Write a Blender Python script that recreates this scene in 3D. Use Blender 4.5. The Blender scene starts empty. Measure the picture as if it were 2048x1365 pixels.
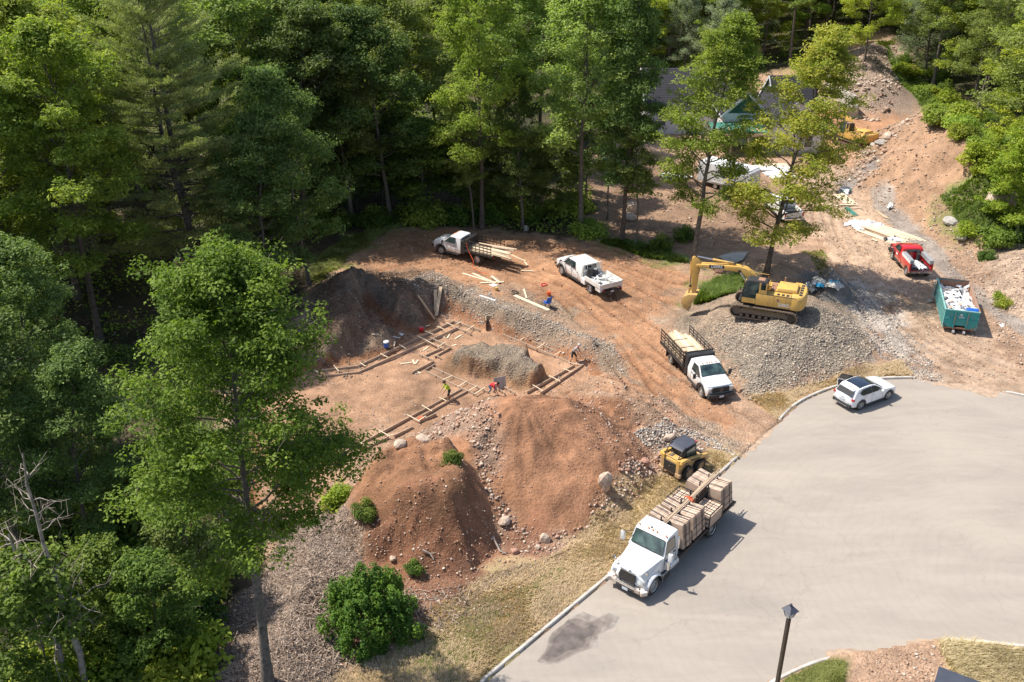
import bpy, bmesh, math, random
import numpy as np
from mathutils import Vector, Matrix, Euler
S = bpy.context.scene
COL = S.collection
# ---------------------------------------------------------------- camera, light
H0 = 34.0; PITCH = math.radians(27.6); FPX = 1915.0
cam = bpy.data.cameras.new('camera'); camo = bpy.data.objects.new('camera', cam); COL.objects.link(camo)
camo.location = (0, 0, H0); camo.rotation_euler = (math.pi/2 - PITCH, 0, 0)
cam.sensor_width = 36; cam.lens = FPX/2048*36; cam.clip_end = 2000
S.camera = camo
W = bpy.data.worlds.new('World'); S.world = W; W.use_nodes = True
nt = W.node_tree; bg = nt.nodes['Background']
sky = nt.nodes.new('ShaderNodeTexSky'); sky.sky_type = 'NISHITA'; sky.sun_disc = False
SUN_EL = math.radians(57.5); SUN_AZ = math.atan2(-1.0, 0.28)
sky.sun_elevation = SUN_EL; sky.sun_rotation = SUN_AZ; sky.air_density = 1.0; sky.dust_density = 1.5
nt.links.new(sky.outputs[0], bg.inputs[0]); bg.inputs[1].default_value = 0.138
sl = bpy.data.lights.new('sun', 'SUN'); sl.energy = 5.0; sl.angle = math.radians(0.53); sl.color = (1, .95, .86)
so = bpy.data.objects.new('sun', sl); COL.objects.link(so)
sd = Vector((math.sin(SUN_AZ)*math.cos(SUN_EL), math.cos(SUN_AZ)*math.cos(SUN_EL), math.sin(SUN_EL)))
so.rotation_euler = sd.to_track_quat('Z', 'Y').to_euler(); so.location = (0, 60, 80)
S.view_settings.view_transform = 'Standard'; S.view_settings.look = 'None'
S.view_settings.exposure = 0.4; S.view_settings.gamma = 1
S.cycles.max_bounces = 6; S.cycles.diffuse_bounces = 3; S.cycles.glossy_bounces = 2
S.cycles.transmission_bounces = 3; S.cycles.transparent_max_bounces = 4

# ---------------------------------------------------------------- numpy noise
def _hash(ix, iy, seed):
    n = (ix.astype(np.int64)*374761393 + iy.astype(np.int64)*668265263 + seed*1442695041) & 0x7fffffff
    n = ((n ^ (n >> 13))*1274126177) & 0x7fffffff
    n = n ^ (n >> 16)
    return (n & 0xffff)/65535.0
def vnoise(x, y, s, seed=0):
    x = x/s + 1000; y = y/s + 1000
    ix = np.floor(x); iy = np.floor(y); fx = x-ix; fy = y-iy
    fx = fx*fx*(3-2*fx); fy = fy*fy*(3-2*fy)
    a = _hash(ix, iy, seed); b = _hash(ix+1, iy, seed); c = _hash(ix, iy+1, seed); d = _hash(ix+1, iy+1, seed)
    return (a*(1-fx)+b*fx)*(1-fy)+(c*(1-fx)+d*fx)*fy - .5
def fbm(x, y, s, o=4, seed=0):
    r = 0; a = 1
    for k in range(o):
        r = r + a*vnoise(x, y, s/2**k, seed+k*17); a *= .55
    return r
def sstep(a, b, x):
    t = np.clip((x-a)/(b-a), 0, 1); return t*t*(3-2*t)

# ---------------------------------------------------------------- picture <-> ground
CP, SP = math.cos(PITCH), math.sin(PITCH)
def ray(px, py):
    u = (px-1024)/FPX; v = (py-682.5)/FPX
    return u, CP-v*SP, -(SP+v*CP)
def P0(px, py, z=0.0):
    dx, dy, dz = ray(px, py); t = (z-H0)/dz
    return dx*t, dy*t
def poly(pts, z=0.0):
    return np.array([P0(x, y, z) for x, y in pts])
def sdist(X, Y, pg):                     # signed distance, + inside
    d = np.full(X.shape, 1e9); ins = np.zeros(X.shape, bool); n = len(pg)
    for i in range(n):
        ax, ay = pg[i]; bx, by = pg[(i+1) % n]
        ex, ey = bx-ax, by-ay; L = ex*ex+ey*ey+1e-12
        t = np.clip(((X-ax)*ex+(Y-ay)*ey)/L, 0, 1)
        d = np.minimum(d, (X-ax-t*ex)**2+(Y-ay-t*ey)**2)
        c = (ay > Y) != (by > Y)
        with np.errstate(divide='ignore', invalid='ignore'):
            xi = ex*(Y-ay)/(by-ay if by != ay else 1e-9)+ax
        ins ^= c & (X < xi)
    return np.where(ins, 1, -1)*np.sqrt(d)
def smin(a, b, k):
    h = np.clip(.5+.5*(b-a)/k, 0, 1); return b*(1-h)+a*h-k*h*(1-h)
def circ(cx, cy, rx, ry, n=14, rot=0):
    return np.array([(cx+rx*math.cos(a)*math.cos(rot)-ry*math.sin(a)*math.sin(rot), cy+rx*math.cos(a)*math.sin(rot)+ry*math.sin(a)*math.cos(rot)) for a in [2*math.pi*i/n for i in range(n)]])

# ---- footprints (ground plan of the place)
ASPH = poly([(955, 1372), (1240, 1135), (1475, 916), (1520, 872), (1554, 846), (1600, 803), (1650, 781), (1700, 766), (1760, 758), (1832, 757), (1880, 764), (1930, 766), (2003, 783), (2060, 795), (2300, 850), (2600, 1000),
             (2500, 1330), (2200, 1312), (2048, 1296), (1960, 1287), (1880, 1282), (1840, 1290), (1760, 1303), (1700, 1309), (1660, 1318), (1600, 1338), (1530, 1375), (1400, 1500), (700, 1600)])
PIT = poly([(470, 900), (490, 760), (590, 712), (680, 690), (765, 672), (785, 658), (745, 650), (705, 618), (722, 588), (760, 590), (800, 622), (835, 630), (850, 600), (900, 592), (975, 622), (1110, 668), (1195, 700), (1225, 735), (1160, 765), (1075, 818), (960, 850), (900, 860), (800, 905), (700, 960), (600, 1010), (480, 1010)])
PILES = [  # (footprint, top height, slope, rounding, base)
    (circ(.6, 49.0, 8.2, 7.6), 9, .66, .5),                                                                    # red cone
    (poly([(700, 985), (800, 920), (900, 880), (1000, 860), (1100, 830), (1100, 1000), (1010, 1050), (960, 960), (860, 960)]), 1.1, .35, .5),
    (poly([(1080, 815), (1140, 772), (1230, 752), (1320, 800), (1405, 868), (1330, 905), (1290, 935), (1235, 985), (1120, 1000)]), 2.2, .42, .8),
    (poly([(690, 1010), (760, 955), (860, 935), (960, 960), (1012, 1040), (1000, 1090), (930, 1150), (830, 1175), (740, 1140), (685, 1080)]), 3.2, 1.35, .6),
    (poly([(400, 1420), (450, 1250), (540, 1130), (600, 1050), (680, 1020), (730, 1090), (720, 1200), (690, 1330), (640, 1420)]), 1.4, .4, .8),
    (poly([(1335, 650), (1400, 605), (1480, 585), (1600, 590), (1690, 612), (1752, 700), (1722, 738), (1600, 772), (1500, 792), (1440, 735), (1410, 700)]), 1.9, .5, .5),
    (poly([(1592, 590), (1600, 560), (1650, 545), (1705, 575), (1700, 605), (1640, 618)]), 2.4, .85, .4),
    (poly([(1690, 330), (1705, 388), (1790, 430), (1885, 482), (1975, 505), (2070, 480), (2110, 420), (2000, 330), (1900, 268), (1800, 262), (1730, 280)]), 8, .72, .8),
    (poly([(1945, 530), (2010, 500), (2120, 505), (2250, 560), (2250, 640), (2080, 660), (1990, 620)]), 1.8, .5, .8),
    (poly([(600, 690), (640, 590), (700, 560), (760, 560), (800, 580), (760, 640), (720, 690), (650, 720)]), 1.7, .9, .7),    # dark banks
    (poly([(760, 600), (800, 572), (900, 575), (960, 600), (900, 612), (850, 640), (790, 670)]), 1.0, .8, .5),
    (poly([(870, 590), (960, 598), (1110, 645), (1205, 680), (1260, 720), (1225, 735), (1110, 672), (975, 626), (880, 610)]), .55, .5, .4),
    (poly([(1480, 520), (1600, 500), (1660, 520), (1640, 560), (1560, 590), (1480, 580)]), .9, .35, .5),
]
BANK = poly([(600, 700), (640, 575), (740, 545), (840, 555), (900, 585), (820, 650), (720, 700)])
MID = poly([(880, 740), (905, 712), (985, 700), (1050, 716), (1100, 745), (1086, 785), (1040, 797), (985, 778), (900, 756)], 0)
MID = poly([(884, 735), (905, 712), (985, 700), (1050, 714), (1098, 742), (1085, 772), (1040, 780), (985, 762), (905, 746)], -1.2)
HILL = np.array([P0(1540, 190), P0(1660, 205), P0(1770, 190), P0(1830, 215), P0(1960, 300), P0(2060, 370), P0(2250, 430), (330, 60), (330, 420), (60, 420), P0(1450, 90)])
CUT = poly([(1625, 215), (1640, 170), (1700, 140), (1790, 130), (1800, 175), (1850, 215), (1800, 240), (1700, 235)])
RUTS = [  # polylines in plan, half gauge, depth
    ([(1190, 905), (1260, 860), (1300, 800), (1180, 640), (1100, 560), (950, 520), (820, 500)], .9, .07),
    ([(1550, 850), (1440, 780), (1330, 690), (1230, 610), (1150, 570), (1060, 540)], .9, .08),
    ([(1560, 860), (1430, 830), (1340, 760), (1240, 690), (1180, 640), (1090, 600)], .9, .06),
    ([(1900, 770), (1800, 700), (1740, 620), (1680, 520), (1640, 440), (1660, 360), (1640, 330)], .95, .08),
    ([(2000, 760), (1860, 690), (1760, 580), (1690, 490), (1650, 400), (1690, 330), (1720, 300)], .95, .06),
    ([(2200, 800), (2040, 740), (1900, 700), (1800, 620), (1720, 520)], 1.0, .07),
    ([(1360, 560), (1290, 540), (1200, 500), (1080, 480), (980, 470)], .9, .09),
    ([(1350, 600), (1270, 560), (1180, 530), (1100, 500), (1000, 490), (900, 530), (700, 560)], .9, .07),
    ([(1380, 900), (1290, 850), (1200, 820), (1140, 800)], .8, .09),
    ([(1400, 870), (1300, 820), (1230, 790), (1180, 770)], .8, .08),
]
RUTP = [([P0(x, y) for x, y in r], g, d) for r, g, d in RUTS]
def rutfield(X, Y):
    out = np.zeros(X.shape); tone = np.zeros(X.shape)
    for pts, g, dep in RUTP:
        best = np.full(X.shape, 1e9); sd_ = np.zeros(X.shape); al = np.zeros(X.shape); acc = 0
        xs = np.array(pts)
        m = (X > xs[:, 0].min()-3) & (X < xs[:, 0].max()+3) & (Y > xs[:, 1].min()-3) & (Y < xs[:, 1].max()+3)
        if not m.any(): continue
        x = X[m]; y = Y[m]; b = best[m]; s = sd_[m]; a = al[m]
        # smooth polyline by subdivision
        q = xs
        for _ in range(3):
            q = np.concatenate([q[:1]] + [np.array([.75*q[i]+.25*q[i+1], .25*q[i]+.75*q[i+1]]) for i in range(len(q)-1)] + [q[-1:]])
        for i in range(len(q)-1):
            e = q[i+1]-q[i]; L = np.hypot(*e)
            if L < 1e-6: continue
            t = np.clip(((x-q[i][0])*e[0]+(y-q[i][1])*e[1])/L/L, 0, 1)
            dx = x-q[i][0]-t*e[0]; dy = y-q[i][1]-t*e[1]; d = np.hypot(dx, dy)
            c = d < b; b = np.where(c, d, b); s = np.where(c, np.sign(e[0]*dy-e[1]*dx)*d, s); a = np.where(c, acc+t*L, a); acc += L
        k = np.abs(np.abs(s)-g)
        rut = np.exp(-(k/.22)**4); shoulder = np.exp(-((k-.38)/.12)**2)
        val = -2.2*dep*rut*(1+.5*np.sign(np.sin(a*2*math.pi/.42+np.sign(s)*k*6)))+dep*.55*shoulder
        val = np.where(b > 2.5, 0, val)
        fade = .45+.9*vnoise(x, y, 6, 77)+.2
        out[m] += val*np.clip(fade, 0, 1.2); tone[m] = np.maximum(tone[m], rut*np.clip(fade, 0, 1)*(b < 2.5))
    return out, tone

def height(X, Y, fine=True):
    X = np.asarray(X, float); Y = np.asarray(Y, float)
    wx = X+fbm(X, Y, 5, 3, 5)*1.3; wy = Y+fbm(X, Y, 5, 3, 9)*1.3
    sa = sdist(X, Y, ASPH)
    z = .10+fbm(X, Y, 14, 3, 3)*.35*sstep(0, 8, -sa)
    sh = sdist(wx, wy, HILL)
    z = z+np.clip(sh, 0, 90)*.16
    sc = sdist(wx, wy, CUT); z = z+smin(np.maximum(sc, 0)*.6, 3.0, .8)
    left = sstep(-22, -46, X)*sstep(75, 30, Y); z = z-2.0*left
    sp = sdist(X+fbm(X, Y, 3, 3, 31)*.5, Y+fbm(X, Y, 3, 3, 32)*.5, PIT)
    pitm = sstep(-.75, 1.15, sp+.35*fbm(X, Y, 1.2, 3, 35))
    hp = np.zeros(X.shape)
    for pg, h, s, k in PILES:
        d = sdist(wx, wy, pg)
        v = np.where(d > -2, smin(np.maximum(d, 0)*s, h, k), 0); v = np.maximum(v, 0)
        hp = np.maximum(hp, v)+.12*np.minimum(hp, v)
    hp = hp*(1+.22*fbm(X, Y, 3.5, 4, 66))
    cd = np.hypot(X-.6, Y-49.0); ang = np.arctan2(Y-49, X-.6)
    hp = hp-.25*np.clip(hp-1, 0, 2)*np.abs(np.sin(ang*9+fbm(X, Y, 3, 2, 4)*3))*np.exp(-(cd-4)**2/9)*.5
    z = z+hp
    z = z*(1-pitm)+(-1.2+fbm(X, Y, 4, 3, 8)*.12)*pitm
    sm = sdist(X+fbm(X, Y, 1.6, 4, 41)*1.1, Y+fbm(X, Y, 1.6, 4, 42)*1.1, MID)
    z = np.maximum(z, np.where(sm > 0, -1.2+smin(sm*(1.7+1.2*vnoise(X, Y, 2.2, 14)), 1.18+fbm(X, Y, 3, 3, 12)*.4+fbm(X, Y, 1.1, 4, 13)*.3, .15)+.10*fbm(X, Y, .7, 3, 15), -50))
    if fine:
        open_ = sstep(.3, 3, -sa)
        bank = sstep(-2, 1, sdist(X, Y, BANK)); rough = (.07+.24*sstep(.3, 1.5, hp)*(1-.6*sstep(7, 4.5, np.hypot(X-.6, Y-49.0)))+.12*pitm*(sp < 1.6)+.45*bank*(1-pitm))*open_; z = z+bank*(1-pitm)*.9*fbm(X, Y, 3.2, 3, 90)
        nz = fbm(X, Y, 1.3, 5, 20); rough = rough+.22*sstep(.2, 1, sdist(X, Y, PILES[3][0]))*(hp > .4)+.12*sstep(.3, 2, sdist(X, Y, PILES[7][0])); z = z+rough*(nz+.6*(.35-np.abs(fbm(X, Y, .8, 3, 27)))*(hp > .3))
        rt, _ = rutfield(X, Y); z = z+rt*open_*(hp < 2.6)
    z = np.where(sa > .12, -.06, np.where(sa > -.25, np.minimum(z, .11+.02*vnoise(X, Y, .5, 2)), z))
    return z
def G(px, py, up=0.0):
    dx, dy, dz = ray(px, py)
    t = np.arange(20, 330, .12); X = dx*t; Y = dy*t; Z = H0+dz*t
    d = Z-up-height(X, Y, False); i = int(np.argmax(d < 0))
    if d[i] >= 0: t1 = (0-H0)/dz
    else:
        f = d[i-1]/(d[i-1]-d[i]) if i else 0; t1 = t[i-1]+f*.12 if i else t[0]
    return Vector((dx*t1, dy*t1, H0+dz*t1-up))
def HZ(x, y): return float(height(np.array([x]), np.array([y]), True)[0])
# ---------------------------------------------------------------- materials
MATS = {}
def mat(name, col, rough=.7, metal=0.0, nscale=None, namt=.15, bump=0.0, bscale=None, spec=None, coat=0, coord='Object', tr=0, sheen=0, dirt=None, low=None):
    if name in MATS: return MATS[name]
    m = bpy.data.materials.new(name); m.use_nodes = True; t = m.node_tree; b = t.nodes['Principled BSDF']
    b.inputs['Roughness'].default_value = rough; b.inputs['Metallic'].default_value = metal
    if spec is not None: b.inputs['Specular IOR Level'].default_value = spec
    if coat: b.inputs['Coat Weight'].default_value = coat; b.inputs['Coat Roughness'].default_value = .05
    tc = t.nodes.new('ShaderNodeTexCoord')
    n = t.nodes.new('ShaderNodeTexNoise'); n.inputs['Scale'].default_value = nscale or 3; n.inputs['Detail'].default_value = 6
    t.links.new(tc.outputs[coord], n.inputs['Vector'])
    mx = t.nodes.new('ShaderNodeMix'); mx.data_type = 'RGBA'
    c = Vector(col[:3]); d = Vector(dirt) if dirt else c*(1-namt*1.6)
    mx.inputs['A'].default_value = (*[min(1, v) for v in (c*(1+namt*.6))], 1); mx.inputs['B'].default_value = (*d, 1)
    r = t.nodes.new('ShaderNodeMapRange'); r.inputs['From Min'].default_value = .35 if not dirt else .45; r.inputs['From Max'].default_value = .7; r.inputs['To Max'].default_value = 1 if not dirt else .6
    t.links.new(n.outputs['Fac'], r.inputs['Value']); t.links.new(r.outputs['Result'], mx.inputs['Factor'])
    t.links.new(mx.outputs['Result'], b.inputs['Base Color'])
    if low:
        sx = t.nodes.new('ShaderNodeSeparateXYZ'); t.links.new(tc.outputs['Object'], sx.inputs[0])
        r5 = t.nodes.new('ShaderNodeMapRange'); r5.inputs['From Min'].default_value = low; r5.inputs['From Max'].default_value = .45; t.links.new(sx.outputs['Z'], r5.inputs['Value'])
        n5 = t.nodes.new('ShaderNodeTexNoise'); n5.inputs['Scale'].default_value = 3.5; n5.inputs['Detail'].default_value = 8; t.links.new(tc.outputs['Object'], n5.inputs['Vector'])
        a5 = t.nodes.new('ShaderNodeMath'); a5.operation = 'MULTIPLY_ADD'; a5.use_clamp = True; a5.inputs[2].default_value = -.18; t.links.new(r5.outputs['Result'], a5.inputs[0])
        b5 = t.nodes.new('ShaderNodeMath'); b5.operation = 'MULTIPLY'; b5.inputs[1].default_value = 2.0; t.links.new(n5.outputs['Fac'], b5.inputs[0]); t.links.new(b5.outputs[0], a5.inputs[1])
        m5 = t.nodes.new('ShaderNodeMix'); m5.data_type = 'RGBA'; m5.inputs['B'].default_value = (.42, .29, .2, 1); t.links.new(mx.outputs['Result'], m5.inputs['A']); t.links.new(a5.outputs[0], m5.inputs['Factor']); t.links.new(m5.outputs['Result'], b.inputs['Base Color'])
    if bump:
        n2 = t.nodes.new('ShaderNodeTexNoise'); n2.inputs['Scale'].default_value = bscale or 20; n2.inputs['Detail'].default_value = 5
        t.links.new(tc.outputs[coord], n2.inputs['Vector'])
        bp = t.nodes.new('ShaderNodeBump'); bp.inputs['Strength'].default_value = min(1, bump*10); bp.inputs['Distance'].default_value = bump
        t.links.new(n2.outputs['Fac'], bp.inputs['Height']); t.links.new(bp.outputs['Normal'], b.inputs['Normal'])
    MATS[name] = m
    return m
def leafmat(name, col, col2, var=.25, trans=.35, hue=.0):
    if name in MATS: return MATS[name]
    m = bpy.data.materials.new(name); m.use_nodes = True; t = m.node_tree; b = t.nodes['Principled BSDF']
    b.inputs['Roughness'].default_value = .6; b.inputs['Specular IOR Level'].default_value = .22
    at = t.nodes.new('ShaderNodeAttribute'); at.attribute_name = 'tone'
    oi = t.nodes.new('ShaderNodeObjectInfo')
    mx = t.nodes.new('ShaderNodeMix'); mx.data_type = 'RGBA'; mx.inputs['A'].default_value = (*col, 1); mx.inputs['B'].default_value = (*col2, 1)
    t.links.new(at.outputs['Fac'], mx.inputs['Factor'])
    hs = t.nodes.new('ShaderNodeHueSaturation')
    mr = t.nodes.new('ShaderNodeMapRange'); mr.inputs['To Min'].default_value = 1-var; mr.inputs['To Max'].default_value = 1+var
    t.links.new(oi.outputs['Random'], mr.inputs['Value']); t.links.new(mr.outputs['Result'], hs.inputs['Value'])
    ml = t.nodes.new('ShaderNodeMath'); ml.operation = 'MULTIPLY'; ml.inputs[1].default_value = 7.31
    fr = t.nodes.new('ShaderNodeMath'); fr.operation = 'FRACT'; mh = t.nodes.new('ShaderNodeMapRange'); mh.inputs['To Min'].default_value = .478; mh.inputs['To Max'].default_value = .512
    t.links.new(oi.outputs['Random'], ml.inputs[0]); t.links.new(ml.outputs[0], fr.inputs[0]); t.links.new(fr.outputs[0], mh.inputs['Value']); t.links.new(mh.outputs['Result'], hs.inputs['Hue'])
    t.links.new(mx.outputs['Result'], hs.inputs['Color']); t.links.new(hs.outputs['Color'], b.inputs['Base Color'])
    tl = t.nodes.new('ShaderNodeBsdfTranslucent')
    br = t.nodes.new('ShaderNodeMix'); br.data_type = 'RGBA'; br.blend_type = 'MULTIPLY'; br.inputs['Factor'].default_value = 1; br.inputs['B'].default_value = (1.35, 1.5, .6, 1)
    t.links.new(hs.outputs['Color'], br.inputs['A']); t.links.new(br.outputs['Result'], tl.inputs['Color'])
    ms = t.nodes.new('ShaderNodeMixShader'); ms.inputs[0].default_value = trans
    t.links.new(b.outputs[0], ms.inputs[1]); t.links.new(tl.outputs[0], ms.inputs[2])
    t.links.new(ms.outputs[0], t.nodes['Material Output'].inputs['Surface'])
    MATS[name] = m; return m
def attrmat(name, rough=.9, gravel=True, varobj=0):
    """ground-like: colour from the 'Col' attribute, grain from noise / voronoi"""
    m = bpy.data.materials.new(name); m.use_nodes = True; t = m.node_tree; b = t.nodes['Principled BSDF']
    b.inputs['Roughness'].default_value = rough; b.inputs['Specular IOR Level'].default_value = .2
    L = t.links.new
    at = t.nodes.new('ShaderNodeAttribute'); at.attribute_name = 'Col'
    tc = t.nodes.new('ShaderNodeTexCoord')
    def noise(s, d=6):
        n = t.nodes.new('ShaderNodeTexNoise'); n.inputs['Scale'].default_value = s; n.inputs['Detail'].default_value = d; n.inputs['Roughness'].default_value = .65
        L(tc.outputs['Object'], n.inputs['Vector']); return n
    n1 = noise(.9); n2 = noise(6, 8)
    def mapr(src, a, b_, c, d):
        r = t.nodes.new('ShaderNodeMapRange'); r.inputs['From Min'].default_value = a; r.inputs['From Max'].default_value = b_; r.inputs['To Min'].default_value = c; r.inputs['To Max'].default_value = d
        L(src, r.inputs['Value']); return r.outputs['Result']
    f = t.nodes.new('ShaderNodeMath'); f.operation = 'MULTIPLY'; L(mapr(n1.outputs['Fac'], .3, .7, .84, 1.14), f.inputs[0]); L(mapr(n2.outputs['Fac'], .3, .7, .78, 1.2), f.inputs[1])
    fac = f.outputs[0]
    v = t.nodes.new('ShaderNodeTexVoronoi'); v.inputs['Scale'].default_value = 9; L(tc.outputs['Object'], v.inputs['Vector'])
    sp = t.nodes.new('ShaderNodeSeparateColor'); L(v.outputs['Color'], sp.inputs[0])
    peb = mapr(sp.outputs[0], 0, 1, .55, 1.45)
    ga = t.nodes.new('ShaderNodeAttribute'); ga.attribute_name = 'grv'
    mm = t.nodes.new('ShaderNodeMix'); mm.data_type = 'FLOAT'; mm.inputs['A'].default_value = 1; L(ga.outputs['Fac'], mm.inputs['Factor']); L(peb, mm.inputs['B'])
    f2 = t.nodes.new('ShaderNodeMath'); f2.operation = 'MULTIPLY'; L(fac, f2.inputs[0]); L(mm.outputs['Result'], f2.inputs[1])
    cx = t.nodes.new('ShaderNodeVectorMath'); cx.operation = 'SCALE'; L(at.outputs['Color'], cx.inputs[0]); L(f2.outputs[0], cx.inputs['Scale'])
    L(cx.outputs[0], b.inputs['Base Color'])
    hh = t.nodes.new('ShaderNodeMath'); hh.operation = 'SUBTRACT'; L(n2.outputs['Fac'], hh.inputs[0]); 
    v2 = t.nodes.new('ShaderNodeMath'); v2.operation = 'MULTIPLY'; L(v.outputs['Distance'], v2.inputs[0]); L(ga.outputs['Fac'], v2.inputs[1]); L(v2.outputs[0], hh.inputs[1])
    bp = t.nodes.new('ShaderNodeBump'); bp.inputs['Strength'].default_value = 1; bp.inputs['Distance'].default_value = .12
    L(hh.outputs[0], bp.inputs['Height']); L(bp.outputs['Normal'], b.inputs['Normal'])
    MATS[name] = m; return m
M = dict(
    white=mat('white_paint', (.78, .79, .8), .25, coat=.6, nscale=1.5, namt=.04),
    whited=mat('site_white_paint', (.76, .76, .75), .35, coat=.3, nscale=1.5, namt=.06, low=1.15),
    dwhite=mat('dusty_white_paint', (.68, .67, .64), .4, nscale=2, namt=.1, dirt=(.5, .42, .33)),
    black=mat('black_steel', (.03, .03, .032), .5, nscale=3, namt=.3),
    blackp=mat('black_plastic', (.035, .035, .037), .6, nscale=6, namt=.2),
    tyre=mat('tyre_rubber', (.03, .029, .028), .85, nscale=4, dirt=(.16, .12, .09), bump=.01, bscale=14),
    rim=mat('rim_steel', (.6, .6, .6), .3, .7, nscale=5, namt=.1),
    drim=mat('dusty_rim', (.45, .41, .36), .6, .2, nscale=5, namt=.2),
    glass=mat('window_glass', (.03, .045, .045), .04, 0, nscale=1.2, namt=.5, spec=.9, coat=1),
    glassg=mat('windscreen_glass', (.05, .085, .075), .05, 0, nscale=2.2, namt=.6, spec=.9, coat=1),
    roofglass=mat('roof_glass', (.015, .02, .035), .05, 0, nscale=1, spec=.8, coat=1),
    chrome=mat('chrome', (.75, .75, .76), .12, 1.0, nscale=4, namt=.05),
    red=mat('red_paint', (.55, .015, .02), .25, coat=.7, nscale=2, namt=.08, low=.95),
    redl=mat('red_lens', (.5, .02, .02), .2, coat=.5),
    orange=mat('orange_lens', (.75, .22, .03), .3),
    lamp=mat('headlight_lens', (.6, .62, .63), .1, .3, coat=1),
    alu=mat('aluminium', (.62, .62, .62), .38, .6, nscale=8, namt=.12),
    yellow=mat('machine_yellow', (.62, .37, .09), .5, nscale=2.6, namt=.12, dirt=(.38, .27, .14), low=1.5),
    yellowd=mat('worn_yellow', (.52, .33, .11), .6, nscale=3, dirt=(.30, .2, .11)),
    trk=mat('track_steel', (.16, .12, .09), .75, .2, nscale=6, dirt=(.26, .18, .12), bump=.01),
    seat=mat('seat', (.12, .12, .12), .8),
    wood=mat('fresh_lumber', (.62, .47, .31), .7, nscale=5, namt=.14, bump=.003, bscale=30),
    woodl=mat('pale_lumber', (.72, .6, .43), .7, nscale=5, namt=.1),
    woodf=mat('form_board', (.44, .33, .24), .8, nscale=2, namt=.2, dirt=(.30, .21, .15)),
    woodw=mat('weathered_panel', (.44, .32, .24), .85, nscale=3, namt=.25, dirt=(.27, .19, .14)),
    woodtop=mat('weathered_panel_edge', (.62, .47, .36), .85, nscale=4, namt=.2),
    osb=mat('sheathing_board', (.5, .38, .25), .8, nscale=6, namt=.2),
    green=mat('green_sheathing', (.05, .2, .15), .6, nscale=1, namt=.15),
    greend=mat('dark_green_sheathing', (.02, .10, .065), .7, nscale=1, namt=.2),
    teal=mat('teal_paint', (.01, .27, .27), .5, nscale=2, dirt=(.1, .24, .21)),
    tealp=mat('pale_teal_paint', (.2, .45, .42), .6, nscale=1.5, dirt=(.25, .33, .28)),
    rust=mat('rusty_steel', (.32, .17, .11), .85, nscale=3, dirt=(.2, .11, .07)),
    plastic=mat('white_sheeting', (.78, .77, .76), .5, nscale=4, namt=.1),
    blue=mat('blue_plastic', (.02, .12, .5), .35),
    cyan=mat('cyan_plastic', (.02, .3, .5), .4),
    conc=mat('cast_concrete', (.46, .43, .38), .85, nscale=2, namt=.12, bump=.004, bscale=12),
    kerb=mat('kerb_concrete', (.50, .46, .41), .85, nscale=1.5, namt=.15, bump=.006, bscale=14),
    shingle=mat('grey_shingle', (.05, .049, .056), .95, nscale=9, spec=.1, namt=.2, bump=.01, bscale=8),
    siding=mat('white_siding', (.62, .62, .62), .6, nscale=1, namt=.05),
    bronze=mat('dark_bronze', (.07, .055, .042), .45, .3, nscale=8, namt=.2),
    slate=mat('slate_roof_paint', (.06, .065, .085), .5, nscale=2, namt=.12),
    frost=mat('lamp_glass', (.75, .76, .76), .3),
    bark=mat('grey_bark', (.17, .14, .115), .95, nscale=4, namt=.35, bump=.03, bscale=9),
    barkd=mat('brown_bark', (.12, .09, .07), .95, nscale=4, namt=.35, bump=.03, bscale=9),
    barkl=mat('pale_dead_bark', (.36, .3, .25), .95, nscale=4, namt=.35, bump=.03, bscale=9),
    skin=mat('skin', (.5, .28, .19), .6), lime=mat('lime_shirt', (.5, .72, .04), .8), redc=mat('red_shirt', (.68, .03, .04), .8),
    navy=mat('dark_shorts', (.025, .028, .035), .9), jeans=mat('blue_jeans', (.08, .13, .24), .9), greyc=mat('grey_shirt', (.35, .3, .29), .9),
    hair=mat('dark_hair', (.03, .02, .015), .9), cap=mat('pale_cap', (.6, .57, .55), .8), boot=mat('boots', (.14, .09, .05), .9),
    text=mat('lettering_white', (.75, .75, .73), .6), textb=mat('lettering_plate', (.06, .06, .06), .6), plate=mat('number_plate', (.6, .65, .72), .5),
    mud=mat('puddle_water', (.40, .26, .13), .12, nscale=2, namt=.1),
    strap=mat('orange_strap', (.8, .12, .03), .7),
    wrap=mat('printed_wrap', (.6, .58, .62), .4, nscale=5, dirt=(.13, .06, .18)),
)
LF = dict(
    maple=leafmat('maple_leaves', (.085, .145, .02), (.225, .31, .045), .05, .38),
    mid=leafmat('forest_leaves', (.14, .205, .035), (.36, .43, .08), .25, .45),
    mid2=leafmat('grey_green_leaves', (.15, .20, .055), (.36, .42, .12), .22, .44),
    lime=leafmat('lime_leaves', (.20, .275, .03), (.40, .44, .06), .12, .4),
    dark=leafmat('dark_leaves', (.085, .13, .034), (.21, .28, .07), .22, .3),
    silver=leafmat('silver_leaves', (.19, .24, .14), (.36, .42, .27), .1, .3),
    gold=leafmat('golden_leaves', (.25, .31, .045), (.54, .48, .10), .05, .42),
    pine=leafmat('pine_needles', (.19, .25, .08), (.46, .52, .22), .05, .3),
    bush=leafmat('bush_leaves', (.04, .12, .018), (.13, .26, .03), .1, .3),
    under=leafmat('undergrowth_leaves', (.075, .13, .024), (.20, .275, .05), .15, .38),
    straw=leafmat('dry_grass', (.45, .35, .20), (.64, .53, .34), .0, .2),
    grass=leafmat('green_grass', (.15, .19, .045), (.34, .34, .11), .0, .3),
)
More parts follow.
